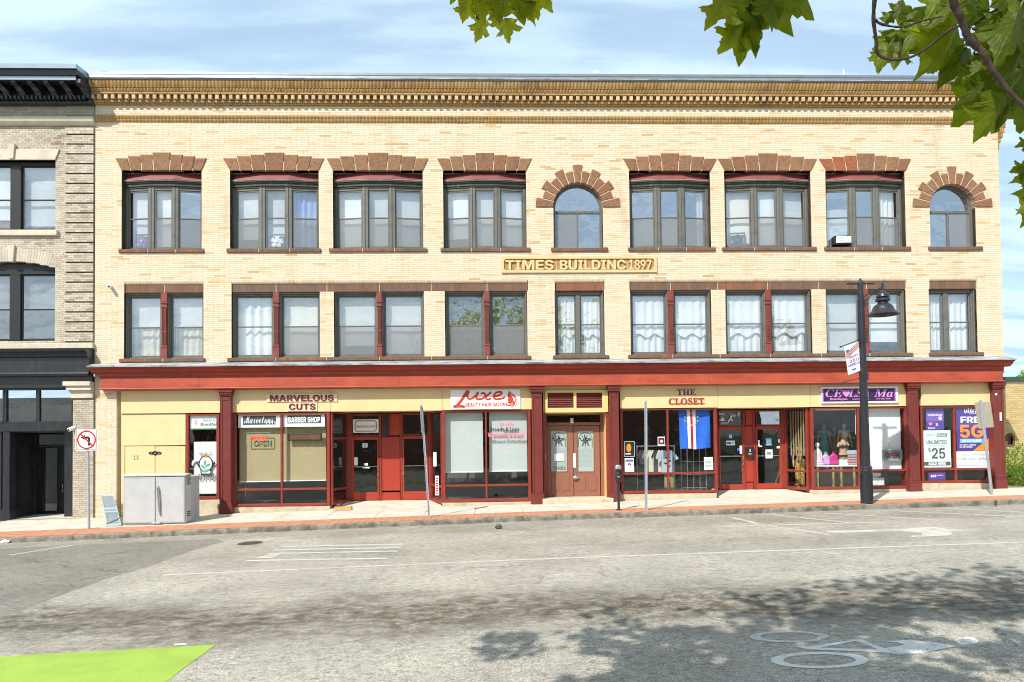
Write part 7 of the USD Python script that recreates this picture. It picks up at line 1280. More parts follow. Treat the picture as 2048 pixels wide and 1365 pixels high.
# clothes on a rail
RK = thing('clothes_rail', 'metal clothes rail inside the dark clothes shop', 'clothes rail'); yr = YF+0.75; p0, p1 = P(1272, 893, yr), P(1350, 893, yr); fz = z_base(5.5)+0.15
m = MB(); m.tube([(p0[0], yr, p0[1]), (p1[0], yr, p0[1])], 0.016, 8); [m.tube([(x, yr, fz), (x, yr, p0[1])], 0.016, 8) for x in (p0[0]+0.03, p1[0]-0.03)]; [m.tube([(x, yr-0.25, fz+0.02), (x, yr+0.25, fz+0.02)], 0.016, 8) for x in (p0[0]+0.03, p1[0]-0.03)]; obj('rail', m, 'steel', RK)
def shirt_shape(w, h): return Polygon([(-w*0.14, 0), (-w*0.30, -0.03*h), (-w*0.62, -0.34*h), (-w*0.48, -0.42*h), (-w*0.31, -0.26*h), (-w*0.33, -h), (w*0.33, -h), (w*0.31, -0.26*h), (w*0.48, -0.42*h), (w*0.62, -0.34*h), (w*0.30, -0.03*h), (w*0.14, 0), (w*0.05, -0.05*h), (-w*0.05, -0.05*h)])
sh_lab = ['dark shirt at the far left of the clothes rail', 'olive shirt second from the left on the rail', 'pale shirt third from the left on the rail', 'dark shirt in the middle of the rail', 'cream shirt just left of the grey shirt']
for k, (x, mt) in enumerate(((1282, 'shirt_dark'), (1292, 'shirt_olive'), (1301, 'shirt_cream'), (1310, 'shirt_dark'), (1319, 'shirt_cream'))):
    T = thing('shirt', sh_lab[k], 'shirt'); X, Z = P(x, 900, yr); g = affinity.scale(shirt_shape(0.55, 0.75), 0.5, 1, origin=(0, 0)); obj('fabric', MB().prism(affinity.translate(g, X, Z), yr-0.10-0.012*k, yr-0.07-0.012*k), mt, T)
T = thing('shirt', 'grey T-shirt with dark print displayed above the window rail', 'shirt'); ys_ = YF+0.45; X, Z = P(1334, 901, ys_); g = affinity.translate(shirt_shape(0.62, 0.80), X, Z); obj('fabric', MB().prism(g, ys_-0.05, ys_), 'shirt_grey', T); w = MB(); [w.prism(affinity.translate(affinity.scale(Point(0, 0).buffer(0.06, 4), sx_, sz_), X+dx, Z-dz), ys_-0.056, ys_-0.05) for dx, dz, sx_, sz_ in ((0, 0.25, 1.2, 0.6), (0.05, 0.36, 1.1, 0.7), (-0.04, 0.44, 1.4, 0.5), (0.03, 0.53, 1.0, 0.6))]; obj('print', w, 'black_print', T)
T = thing('trousers', 'khaki trousers hanging below the grey T-shirt', 'trousers'); X, Z = P(1340, 946, ys_+0.06); obj('fabric', MB().prism(Polygon([(X-0.2, Z+0.1), (X+0.16, Z+0.1), (X+0.18, Z-0.75), (X+0.03, Z-0.75), (X-0.01, Z-0.1), (X-0.06, Z-0.75), (X-0.2, Z-0.75)]), ys_+0.03, ys_+0.08), 'shirt_olive', T)
T = thing('display_rack', 'dark wire rack standing under the flag', 'rack'); m = MB(); y_ = YF+1.0; x0_, x1_ = P(1362, 930, y_)[0], P(1412, 930, y_)[0]
for x in np.linspace(x0_, x1_, 5): m.tube([(x, y_, fz), (x, y_, fz+1.5)], 0.012, 6)
for z in (0.15, 0.6, 1.05, 1.5): m.tube([(x0_, y_, fz+z), (x1_, y_, fz+z)], 0.012, 6)
obj('wires', m, 'steel', T)
# boutique: mannequins, backpacks, table
import manifold3d as m3
def hullchain(parts):
    out = m3.Manifold()
    for (p, r), (q, s) in parts: out += m3.Manifold.batch_hull([m3.Manifold.sphere(r, 14).translate(p), m3.Manifold.sphere(s, 14).translate(q)])
    return out
def mannequin(label, px, py_feet_z, Y, h, skin, dress, hair, hairmat, arms=True, scale_w=1.0, name='mannequin', zbase=None, skirt=(0.155, 0.19)):
    X = P(px, 900, Y)[0]; z0 = zbase; T = thing(name, label, 'mannequin', loc=(X, Y, z0)); k = h/1.75; v = lambda x, y, z: (x*k, y*k, z*k)
    ch = [(v(0, 0, 1.0), .115*k, v(0, 0, 1.17), .095*k), (v(0, 0, 1.17), .09*k, v(-.06, 0, 1.33), .09*k), (v(0, 0, 1.17), .09*k, v(.06, 0, 1.33), .09*k), (v(-.15, 0, 1.41), .048*k, v(.15, 0, 1.41), .048*k), (v(-.06, 0, 1.33), .09*k, v(-.1, 0, 1.41), .05*k), (v(.06, 0, 1.33), .09*k, v(.1, 0, 1.41), .05*k), (v(0, 0, 1.42), .048*k, v(0, -.01, 1.53), .042*k), (v(0, -.012, 1.57), .062*k, v(0, -.005, 1.66), .078*k)]
    for s in (-1, 1):
        ch += [(v(.07*s, 0, .98), .095*k, v(.075*s, 0, .5), .055*k), (v(.075*s, 0, .5), .052*k, v(.08*s, .01, .08), .035*k), (v(.08*s, .01, .05), .035*k, v(.085*s, -.13, .03), .026*k)]
        if arms: ch += [(v(.175*s, 0, 1.40), .048*k, v(.235*s, .0, 1.13), .036*k), (v(.235*s, 0, 1.13), .034*k, v(.26*s, -.06, .88), .024*k), (v(.26*s, -.06, .88), .026*k, v(.265*s, -.08, .78), .018*k)]
    bd = hullchain([((p, r), (q, s)) for p, r, q, s in ch]).to_mesh(); obj('body', (bd.vert_properties[:, :3], bd.tri_verts), skin, T, smooth=50)
    fm = MB(); fm.sphere((0, -.088*k, 1.61*k), .014*k, 1, (0.8, 1, 1.4)); obj('nose', fm, skin, T)
    if hair: hm = MB(); hm.sphere((0, .018*k, 1.665*k), .095*k, 2, (1, 1, 0.95)); (hm.sphere((0, .06*k, 1.52*k), .08*k, 2, (1.1, 0.7, 1.8)) if hair == 'long' else None); obj('hair', hm, hairmat, T, smooth=60)
    if dress:
        d = MB(); d.lathe([(.10*k, 1.42*k), (.135*k, 1.36*k), (.152*k, 1.29*k), (.112*k, 1.13*k), (.152*k, .98*k), (skirt[0]*k, .7*k), (skirt[1]*k, .25*k), (skirt[1]*k*.96, .25*k), (.10*k, .9*k)], (0, 0, 0), 20, 1.0*scale_w, 0.82, flat_sides=False); obj('dress', d, dress, T, smooth=60)
    return T, k
fzb = z_base(11.5)+0.14
mannequin('dark haired mannequin in a teal halter dress in the boutique window', 1648, 0, YF+1.2, 1.62, 'skin_brown', 'teal_dress', 'short', 'dark_hair', zbase=fzb+0.62)
mannequin('mannequin in a dark plum sequin dress standing in the middle', 1668.5, 0, YF+1.45, 1.56, 'skin_brown', 'plum_dress', 'long', 'dark_hair', zbase=fzb+0.60)
mannequin('mannequin in an ivory halter dress with a dark belt', 1688.5, 0, YF+1.25, 1.60, 'skin', 'ivory_dress', 'short', 'dark_hair', zbase=fzb+0.66)
pl = thing('display_platform', 'low dark platform under the boutique mannequins', 'platform'); a, c = P(1634, 940, YF+1.2)[0], P(1706, 940, YF+1.2)[0]; obj('top', MB().box(a, c, YF+0.95, YF+1.9, fzb, fzb+0.60, 0.01), 'shop_wall', pl)
TB = thing('display_table', 'white table with brass legs in the boutique window', 'table'); yt = YF+0.50; a, c = P(1631, 930, yt)[0], P(1712, 930, yt)[0]; zt_ = P(1670, 931.5, yt-0.25)[1]; m = MB().box(a, c, yt-0.25, yt+0.25, zt_-0.04, zt_, 0.01); obj('table_top', m, 'white_paint', TB)
for x in (1636, 1667, 1683, 1709): X = P(x, 950, yt-0.2)[0]; obj('leg', MB().box(X-0.03, X+0.03, yt-0.2, yt-0.14, fzb, zt_-0.042, 0.005), 'brass', TB)
# a small white child form with a pink frilled dress
CH = thing('child_mannequin', 'small white child mannequin in a pink frilled dress', 'mannequin'); X, yc_ = P(1635, 900, yt-0.12)[0], yt-0.12; zc_ = P(1635, 935, yc_)[1]; zl = lambda y: P(1635, y, yc_)[1]
m = MB(); m.lathe([(0.0, zl(931)), (0.07, zl(930)), (0.09, zl(912)), (0.10, zl(903)), (0.075, zl(899)), (0.03, zl(897)), (0.028, zl(895.5)), (0.06, zl(893)), (0.075, zl(890)), (0.065, zl(887)), (0.0, zl(885.5))], (X, yc_, 0), 18, 1, 0.8); [m.tube([(X+s*0.09, yc_, zl(902)), (X+s*0.13, yc_-0.02, zl(912)), (X+s*0.12, yc_-0.05, zl(919))], [0.03, 0.024, 0.018], 8) for s in (-1, 1)]; obj('body', m, 'mannequin_white', CH, smooth=50)
m = MB(); m.lathe([(0.08, zl(902)), (0.105, zl(908)), (0.11, zl(916)), (0.15, zl(921)), (0.20, zl(925)), (0.17, zl(925.5)), (0.22, zl(929)), (0.19, zl(929.5)), (0.235, zl(933))], (X, yc_, 0), 24, 1, 0.7); obj('dress', m, 'pink_cloth', CH, smooth=30)
for lab, x, w_, h_, mt in (('lavender backpack on the boutique table', 1651.5, 0.27, 0.40, 'lavender_pack'), ('magenta backpack on the boutique table', 1667, 0.30, 0.42, 'magenta_pack')):
    T = thing('backpack', lab, 'backpack'); X = P(x, 920, yt)[0]; m = MB(); bx = m3.Manifold.batch_hull([m3.Manifold.sphere(0.07, 16).translate((sx*(w_/2-0.07), 0, z)) for sx in (-1, 1) for z in (0.07, h_-0.14)]+[m3.Manifold.sphere(0.075, 16).translate((0, 0, h_-0.08))]); q = bx.to_mesh(); obj('bag', MB().add(q.vert_properties[:, :3]+np.array([X, yt, zt_]), q.tri_verts), mt, T, smooth=50); obj('pocket', MB().box(X-w_*0.35, X+w_*0.35, yt-0.105, yt-0.06, zt_+0.04, zt_+h_*0.42, 0.02), mt, T); obj('loop', MB().tube([(X-0.04, yt, zt_+h_-0.02), (X, yt, zt_+h_+0.05), (X+0.04, yt, zt_+h_-0.02)], 0.012, 6), mt, T)
TS = thing('torso_form', 'headless pale torso form in a black bra', 'mannequin'); X, ty = P(1686, 900, yt-0.05)[0], yt-0.05; zl = lambda y: P(1686, y, ty)[1]; m = MB(); m.lathe([(0.0, zl(920.5)), (0.10, zl(919)), (0.155, zl(914)), (0.15, zl(909)), (0.115, zl(903)), (0.125, zl(897)), (0.15, zl(892)), (0.14, zl(887)), (0.09, zl(883)), (0.05, zl(881)), (0.05, zl(879.5)), (0.0, zl(879.2))], (X, ty, 0), 20, 1, 0.7); m.tube([(X-0.13, ty, zl(886)), (X-0.2, ty-0.04, zl(894))], [0.045, 0.04], 10); m.tube([(X+0.13, ty, zl(886)), (X+0.18, ty-0.03, zl(892))], [0.045, 0.04], 10); obj('body', m, 'skin', TS, smooth=50)
m = MB(); [m.sphere((X+s*0.07, ty-0.085, zl(893)), 0.075, 1, (1, 0.7, 0.75)) for s in (-1, 1)]; m.lathe([(0.153, zl(896)), (0.158, zl(892))], (X, ty, 0), 20, 1, 0.72); [m.tube([(X+s*0.07, ty-0.10, zl(890)), (X+s*0.09, ty-0.03, zl(883))], 0.008, 5) for s in (-1, 1)]; obj('bra', m, 'black_print', TS); m = MB(); m.lathe([(0.158, zl(914)), (0.162, zl(911)), (0.155, zl(910))], (X, ty, 0), 20, 1, 0.72); obj('brief', m, 'black_print', TS)
ST = thing('stand', 'pale green ribbed stand under the torso form', 'stand'); m = MB(); [m.box(X-0.13+k*0.065, X-0.075+k*0.065, ty-0.06, ty+0.06, zt_, zl(919)) for k in range(4)]; obj('ribs', m, 'pale_card', ST)
T = thing('folded_clothes', 'mauve folded clothes at the right end of the boutique table', 'clothes'); X = P(1702, 920, yt)[0]; m = MB(); [m.box(X-0.19+rnd.uniform(-.02, .02), X+0.17, yt-0.15, yt+0.15, zt_+k*0.085, zt_+k*0.085+0.08, 0.03) for k in range(4)]; obj('stack', m, 'mauve_cloth', T); T = thing('display_case', 'clear plastic case on the folded clothes', 'case'); obj('box', MB().box(X-0.18, X+0.16, yt-0.12, yt+0.12, zt_+0.35, zt_+0.50, 0.02), 'shirt_grey', T)
# bikini mannequin in the angled side window
mx, kx = mannequin('long haired mannequin in a leopard bikini top and leopard trousers in the side window', 1599, 0, YF+0.95, 1.72, 'skin', None, 'long', 'fair_hair', zbase=z_base(10)+0.14)
m = MB(); [m.sphere((s*0.065*kx, -0.085*kx, 1.31*kx), 0.072*kx, 1, (1, 0.65, 0.75)) for s in (-1, 1)]; m.lathe([(0.152*kx, 1.275*kx), (0.156*kx, 1.30*kx)], (0, 0, 0), 20, 1, 0.66); obj('bikini_top', m, 'leopard', mx); m = MB()
for s in (-1, 1): m.lathe([(0.125*kx, 1.0*kx), (0.118*kx, 0.8*kx), (0.09*kx, 0.5*kx), (0.085*kx, 0.12*kx)], (s*0.075*kx, 0, 0), 16)
obj('trousers', m, 'leopard', mx, smooth=50)
# blinds in the boutique
T = thing('vertical_blind', 'white vertical blind slats in the right boutique window', 'blind'); yv = YF+0.20; x0_, x1_ = P(1737, 880, yv)[0], P(1801, 880, yv)[0]; z0_, z1_ = P(1770, 939, yv)[1], P(1770, 818, yv)[1]; n = 15
for k in range(n):
    x = x0_+(x1_-x0_)*k/n; w_ = (x1_-x0_)/n*(0.7 if k == 9 else 1.0); obj('slat', MB().add([(x, yv+0.02, z0_), (x+w_*0.97, yv-0.015, z0_), (x+w_*0.97, yv-0.015, z1_), (x, yv+0.02, z1_)], [(0, 1, 2), (0, 2, 3)]), 'blind_white', T)
obj('head_rail', MB().box(x0_, x1_, yv-0.03, yv+0.03, z1_, z1_+0.05), 'white_paint', T)
T = thing('blind_rail', 'white blind rail with hanging cord above the mannequins', 'blind'); a, c = P(1630, 830, yv)[0], P(1712, 830, yv)[0]; zt2_ = P(1670, 818, yv)[1]; obj('rail', MB().box(a, c, yv-0.04, yv+0.04, zt2_-0.05, zt2_+0.03, 0.01), 'white_paint', T); X = P(1709.5, 850, yv)[0]; obj('cord', MB().tube([(X, yv-0.05, P(1709, 869, yv)[1]), (X, yv-0.05, zt2_)], 0.010, 6), 'white_paint', T)
T = thing('vertical_blind', 'beige half-drawn blind slats in the angled boutique side window', 'blind')
for k in range(7): u = 0.12+k*(Fc.L-0.24)/7; obj('slat', MB().add([Fc.w(u, -0.16, P(1600, 912, 0.6)[1]), Fc.w(u+0.09, -0.12, P(1600, 912, 0.6)[1]), Fc.w(u+0.09, -0.12, zs2_-0.1), Fc.w(u, -0.16, zs2_-0.1)], [(0, 1, 2), (0, 2, 3)]), 'shade_tan', T)
T = thing('box_stack', 'white boxes and papers stacked low behind the boutique blinds', 'boxes'); yb_ = YF+0.5
for k, (x0, x1, y0, y1) in enumerate(((1744, 1756, 955, 972), (1757, 1769, 956, 972), (1746, 1762, 946, 953.5))): a, c, z0, z1 = R(x0, y0, x1, y1, yb_); obj('carton', MB().box(a, c, yb_, yb_+0.3, z0, z1, 0.01), 'white_card', T)
# seats in the salon
for k, (x0, x1) in enumerate(((893, 935), (938, 968), (1012, 1052))):
    T = thing('salon_seat', ['dark padded bench at the left behind the salon shade', 'dark padded chair in the middle behind the salon shade', 'dark padded bench at the right behind the salon shade'][k], 'seat'); ys_ = YF+1.0; a, c, z0, z1 = R(x0, 955, x1, 968, ys_); obj('seat', MB().box(a, c, ys_, ys_+0.5, z0, z1-0.05, 0.05), 'dark_gap', T); obj('backrest', MB().box(a, c, ys_+0.45, ys_+0.6, z0, z1+0.3, 0.05), 'fan_dark', T)
# loose things on the pavement
T = thing('wooden_ramp', 'weathered brown wooden doorstep board beside the barber side window', 'board'); q = S(683, 1010); a, c = P(664, 1010, -0.05)[0], P(705, 1006, -0.0)[0]; zz_ = z_walk((a+c)/2, 0); 
for k in range(3): obj('plank', MB().add([(a+0.02*k+(0.0 if k else 0.03), -0.14+k*0.13, zz_), (c-0.03*k, -0.14+k*0.13, zz_+0.015), (c-0.02*k, -0.02+k*0.13, zz_+0.015), (a+0.03*k, -0.02+k*0.13, zz_)]+[(a+0.02*k+(0.02 if k else 0.05), -0.135+k*0.13, zz_+0.045+0.02*k), (c-0.03*k-0.02, -0.135+k*0.13, zz_+0.06+0.02*k), (c-0.02*k-0.02, -0.025+k*0.13, zz_+0.06+0.02*k), (a+0.03*k+0.02, -0.025+k*0.13, zz_+0.045+0.02*k)], [(0, 1, 5), (0, 5, 4), (1, 2, 6), (1, 6, 5), (2, 3, 7), (2, 7, 6), (3, 0, 4), (3, 4, 7), (4, 5, 6), (4, 6, 7)]), 'plywood', T)
T = thing('litter', 'crumpled white paper in the gutter at the far left', 'litter'); q = G(10, 1087); m = trimesh.creation.icosphere(2, 1.0); v = np.array(m.vertices); v *= (0.7+0.7*meshkit.noise(v*2.3+5, 3))[:, None]*np.array([0.11, 0.07, 0.05]); obj('paper', MB().add(v+q+np.array([0, 0, 0.04]), m.faces), 'litter_white', T)
T = thing('debris', 'small dark lump lying on the road below the salon', 'debris'); q = G(997, 1058); v = np.array(m.vertices)*(0.75+0.5*meshkit.noise(np.array(m.vertices)*2+1, 4))[:, None]*np.array([0.09, 0.07, 0.075]); obj('lump', MB().add(v+q+np.array([0, 0, 0.05]), m.faces), 'stain_dark', T)
# fans and the air conditioner in the upper windows
def fan(label, F, u, z, r, mats, blades=5, box_=True, dark=False):
    T = thing('box_fan', label, 'fan'); m = MB(); d = -0.07
    g = [F.w(u+a_, d, z+b_) for a_, b_ in ()]
    F.box(m, u-r, u+r, d-0.05, d+0.03, z+r-0.03, z+r, 0.005); F.box(m, u-r, u+r, d-0.05, d+0.03, z-r, z-r+0.03, 0.005); F.box(m, u-r, u-r+0.03, d-0.05, d+0.03, z-r+0.03, z+r-0.03, 0.005); F.box(m, u+r-0.03, u+r, d-0.05, d+0.03, z-r+0.03, z+r-0.03, 0.005); obj('housing', m, mats[0], T)
    b_ = MB()
    for k in range(blades):
        an = k*2*math.pi/blades+0.3; pts = [(0.12, -0.25), (0.75, -0.42), (0.88, -0.1), (0.80, 0.22), (0.12, 0.25)]
        v = [F.w(u+r*(x*math.cos(an)-y*math.sin(an))*0.92, d+0.02*(y), z+r*(x*math.sin(an)+y*math.cos(an))*0.92) for x, y in pts]; b_.add(v, [(0, 1, 2), (0, 2, 3), (0, 3, 4)])
    obj('blades', b_, mats[1], T); h = MB(); p = F.w(u, d+0.02, z); h.sphere(p, r*0.2, 2, (1, 0.5, 1)); obj('hub', h, mats[2], T)
    gr = MB(); [gr.tube([F.w(u+r*q*math.cos(a_), d+0.03, z+r*q*math.sin(a_)) for a_ in np.linspace(0, 2*math.pi, 25)], 0.004, 4, caps=False) for q in (0.35, 0.65, 0.92)]; obj('grille', gr, mats[0], T)
F = BAY[0][0]; fan('purple box fan in the lower left pane of the leftmost bow window', F, F.L*0.57, z3s+0.33, 0.24, ('fan_dark', 'fan_purple', 'lilac_print'))
F = BAY[1][1]; fan('white bladed box fan in the second bow window from the left', F, F.L*0.5, z3s+0.30, 0.25, ('fan_dark', 'white_card', 'white_card'))
F = BAY[5][0]; fan('black box fan in the bow window left of the air conditioner', F, F.L*0.48, z3s+0.32, 0.26, ('fan_dark', 'dark_gap', 'fan_dark'))
F = BAY[6][0]; T = thing('air_conditioner', 'small white and black window air conditioner in the rightmost bow window', 'air conditioner'); m = MB(); z = z3s+0.08; F.box(m, F.L*0.28, F.L*0.86, 0.0, 0.26, z, z+0.30, 0.02); obj('casing', m, 'dark_gap', T); m = MB(); F.box(m, F.L*0.36, F.L*0.85, 0.262, 0.276, z+0.05, z+0.27, 0.01); g_ = obj('front_grille', m, 'white_card', T); m = MB(); [F.box(m, F.L*0.38, F.L*0.83, 0.277, 0.282, z+0.07+k*0.023, z+0.08+k*0.023) for k in range(8)]; obj('louver', m, 'blind_grey', g_)
# things on the roof
T = thing('roof_antenna', 'small white antenna mast on the roof edge near the middle', 'antenna'); X, Z = P(1192, 160, 3.0); X2, Z2 = P(1192, 141, 3.0); m = MB(); m.tube([(X, 3, Z_TOP-0.2), (X, 3, Z2)], 0.03, 8); [m.tube([(X-0.10, 3, z), (X+0.10, 3, z)], 0.022, 6) for z in np.linspace(Z+0.02, Z2-0.05, 3)]; [m.tube([(X+s*0.09, 3, z-0.05), (X+s*0.09, 3, z+0.06)], 0.028, 6) for s in (-1, 1) for z in np.linspace(Z+0.05, Z2-0.08, 2)]; obj('mast', m, 'white_card', T)
for k, (x, y0, y1, x2, lab) in enumerate(((1690, 162, 139, 1687, 'white leaning pole on the roof'), (1756, 162, 136, 1755, 'thin pale pole on the roof left of the branches'))):
    T = thing('roof_pole', lab, 'pole'); X, Z = P(x, y0, 2.0); X2, Z2 = P(x2, y1, 2.0); obj('pole', MB().tube([(X, 2, Z_TOP-0.2), (X2, 2, Z2)], 0.03 if k == 0 else 0.012, 6), 'white_card', T)
for k, (x, x2, y2, lab) in enumerate(((1780, 1764, 134, 'thin wire rising from the roof toward the twig'), (1941, 1925, 132, 'thin wire rising from the roof behind the big leaves'))):
    T = thing('roof_wire', lab, 'wire'); X, Z = P(x, 163, 1.0); X2, Z2 = P(x2, y2, 1.0); obj('wire', MB().tube([(X, 1, Z_TOP-0.2), (X2, 1, Z2)], 0.010, 5), 'galvanised', T)
T = thing('roof_vent', 'low grey vent dome on the roof behind the left end of the cornice', 'vent'); X, Z = P(217, 153, 1.5); m = MB(); m.lathe([(0.3, -0.5), (0.3, 0.02), (0.22, 0.06), (0.0, 0.08)], (X, 1.5, Z), 16); obj('dome', m, 'flashing_grey', T)

# ================================================================= ACROSS THE STREET (seen in the window reflections)
OP = thing('opposite_building', 'red brick building with white windows across the street, seen only in reflections', 'building')
oy = -37.0; zo = z_road(0, 0)+0.1; m = MB(); m.box(-26, 20, oy-10, oy, zo-1, zo+6.8); m.box(-26.2, 20.2, oy-0.2, oy+0.15, zo+6.8, zo+7.2); obj('wall', m, 'opposite_brick', OP); wn = MB(); gl_ = MB()
for fl_ in range(2):
    for k in range(18): x = -24+k*2.45; z = zo+1.0+fl_*3.1; wn.box(x, x+1.2, oy+0.002, oy+0.06, z, z+1.9, 0.02); gl_.box(x+0.1, x+1.1, oy+0.061, oy+0.07, z+0.1, z+1.8)
obj('window', wn, 'white_paint', OP); obj('pane', gl_, 'black_paint', OP)

# ================================================================= THE PLANE TREE OVER THE PHOTOGRAPHER
PT = thing('plane_tree', 'plane tree whose leafy twigs hang into the top of the view', 'tree')
half = [(0.0, 0.0), (0.10, -0.06), (0.22, -0.03), (0.40, 0.03), (0.56, 0.02), (0.50, 0.12), (0.40, 0.20), (0.34, 0.26), (0.44, 0.33), (0.58, 0.42), (0.72, 0.47), (0.60, 0.53), (0.50, 0.60), (0.40, 0.60), (0.27, 0.58), (0.25, 0.66), (0.22, 0.76), (0.15, 0.80), (0.10, 0.92), (0.0, 1.08)]
outl = half+[(-x, y) for x, y in half[::-1][1:-1]]
def leaf_mesh(mb, base, size, down, side, nrmv, r, tone, curl=0.25, fold=0.25):
    side = side*r.uniform(0.68, 0.92)
    cx = (0.0, 0.30); pts = []
    jit = [(x+r.uniform(-0.05, 0.05)*(abs(x) > 0.01), y+r.uniform(-0.045, 0.045)) for x, y in outl]
    mid = [((x+cx[0])/2, (y+cx[1])/2) for x, y in jit]
    def w(x, y, o=0): 
        d = -fold*abs(x)*0.9+curl*(y-0.4)**2*0.8*-1+0.05*math.sin(9*x+5*y); return base+(side*x+down*y+nrmv*(d+o))*size
    v = [w(*cx)]+[w(*p) for p in mid]+[w(*p) for p in jit]; n = len(jit)
    f = [(0, 1+i, 1+(i+1) % n) for i in range(n)]+[(1+i, 1+n+i, 1+n+(i+1) % n) for i in range(n)]+[(1+i, 1+n+(i+1) % n, 1+(i+1) % n) for i in range(n)]
    mb.add(v, f, tone)
    for tip in ((0.0, 1.02), (0.66, 0.46), (-0.66, 0.46), (0.48, 0.04), (-0.48, 0.04)):            # pale veins
        a0 = np.array([0, 0.06]); t_ = np.array(tip); dd = (t_-a0)/np.linalg.norm(t_-a0); pp = np.array([-dd[1], dd[0]])*0.011; vv = []
        for k in range(4): q = a0+(t_-a0)*k/3.3; ww = 1-k/3.6; vv += [w(*(q+pp*ww), 0.008), w(*(q-pp*ww), 0.008)]
        mb.add(vv, [(2*k, 2*k+1, 2*k+3) for k in range(3)]+[(2*k, 2*k+3, 2*k+2) for k in range(3)], min(tone+0.35, 1.0))
def hang(px, py, size_px, depth, ang, tone=None, tilt=None, seed=0, parent=PT):       # leaf base at a pixel of the view, hanging at its own distance
    r = random.Random(seed*7+int(px)); b_ = PD(px, py, depth); s = size_px*float((b_-EYEP)@fwd)/FPX; a = math.radians(ang)
    v = RT*math.sin(a)+np.array([0, 0, -1.0])*math.cos(a); tl_ = r.uniform(-0.5, 0.5) if tilt is None else tilt; n0 = -fwd+RT*tl_*1.0+np.array([0, 0, r.uniform(-0.55, 0.2)])
    dn = v+fwd*r.uniform(-0.25, 0.35); dn /= np.linalg.norm(dn); sd = np.cross(dn, n0); sd /= np.linalg.norm(sd); nn = np.cross(sd, dn)
    m = MB(); leaf_mesh(m, b_, s, dn, sd, nn, r, r.uniform(0.15, 0.75) if tone is None else tone, r.uniform(0.1, 0.5), r.uniform(0.1, 0.55)); m.tube([b_-dn*s*0.45+nn*0.01, b_-dn*s*0.2, b_], s*0.012, 4, tone=0.9)
    return obj('leaf', m, 'leaf_green', parent, tone=True)
C_A = [(935, 2, 46, -12), (958, -8, 52, 8), (945, -14, 40, -40), (985, -6, 58, 5), (968, 38, 46, -22), (1010, -20, 60, -8), (1012, 34, 58, 3), (1030, -18, 62, 18), (1046, 0, 50, 30), (1062, -30, 62, 12), (1075, -24, 56, 30), (1000, 20, 30, -50), (918, -20, 34, -30), (1040, 20, 40, 50), (990, 30, 36, 20)]
for k, (x, y, s, a) in enumerate(C_A): hang(x, y, s*0.98, 4.1+0.04*(k % 5), a, tone=[0.85, 0.8, 0.7, 0.85, 0.85, 0.6, 0.87, 0.5, 0.75, 0.7, 0.8, 0.85, 0.7, 0.8, 0.9][k], seed=k)
C_B = [(1462, -12, 84, -38), (1478, -8, 66, -10), (1500, 6, 88, 12), (1528, -22, 96, 30), (1560, -26, 84, 52), (1484, 44, 74, -36), (1490, 40, 84, -6), (1508, -14, 60, 10), (1540, -6, 66, 4)]
for k, (x, y, s, a) in enumerate(C_B): hang(x, y, s*1.04, 2.8+0.03*(k % 4), a, tone=[0.55, 0.5, 0.3, 0.35, 0.45, 0.65, 0.45, 0.25, 0.35][k], seed=40+k)
C_C = [(1925, 2, 62, -55, .35), (1942, -16, 74, 4, .15), (1918, 44, 112, -30, .55), (1936, 92, 84, -35, .15), (1930, 86, 68, -50, .4), (2042, 12, 112, -24, .3), (2048, 84, 92, -30, .25), (2002, 110, 62, -50, .1), (2042, 128, 82, -14, .08), (1998, 156, 100, -42, .5), (2010, 194, 86, -26, .6), (2024, 178, 72, -8, .2), (1952, 62, 56, 42, .3), (1978, 28, 58, 34, .5), (2054, -24, 90, -44, .35), (2000, -22, 50, 20, .4), (1968, 138, 54, -66, .3), (2056, 56, 70, 14, .15), (2050, 190, 64, 2, .25), (1908, 64, 66, -12, .7), (1985, 172, 70, -60, .12), (1890, -14, 60, -36, .5), (2030, 60, 60, -70, .45), (1975, -24, 84, 8, .3), (2012, 20, 74, -4, .2), (1984, 70, 60, 14, .4), (2030, -10, 96, 6, .45), (1902, -26, 70, 12, .55)]
for k, (x, y, s, a, tn) in enumerate(C_C): hang(x, y, s*1.08, 2.2+0.05*(k % 5), a, tone=tn*0.8, seed=80+k)
C_D = [(1796, 34, 38, 160), (1808, 52, 52, 130), (1800, 60, 58, -28), (1826, 58, 52, -30), (1842, 50, 54, -30), (1856, 40, 44, 20), (1852, 36, 34, 150), (1790, 76, 48, -34), (1780, 88, 48, -24), (1800, 76, 56, -14), (1768, 90, 44, -6), (1840, 80, 34, 10), (1770, 44, 26, 140), (1866, 30, 40, 60)]
for k, (x, y, s, a) in enumerate(C_D): hang(x, y, s*1.15, 2.45+0.03*(k % 4), a, tone=random.Random(k+60).uniform(0.1, 0.5), seed=120+k)
for k, (x, y, s, a) in enumerate([(2062, 282, 34, -70), (2064, 332, 46, -78), (2066, 346, 44, -66), (2070, 384, 48, -84), (2066, 400, 52, -50), (2074, 412, 50, -30)]): hang(x, y, s*0.9, 2.35, a, tone=0.3+0.05*k, seed=150+k)
def branch(pts, wpx, depth, name='branch'):
    p = [PD(x, y, dd) for (x, y), dd in zip(pts, np.broadcast_to(depth, len(pts)))]; r = [w*0.74*dd/FPX/2 for w, dd in zip(np.broadcast_to(wpx, len(pts)), np.broadcast_to(depth, len(pts)))]
    from scipy.interpolate import CubicSpline
    n = len(p); tt = np.linspace(0, n-1, n*4); q = CubicSpline(np.arange(n), np.array(p))(tt); rr = np.interp(tt, np.arange(n), r)*(1+0.18*np.array([random.Random(i*3+n).uniform(-1, 1) for i in range(len(tt))]))
    return obj(name, MB().tube(q, rr, 8), 'bark', PT, smooth=60)
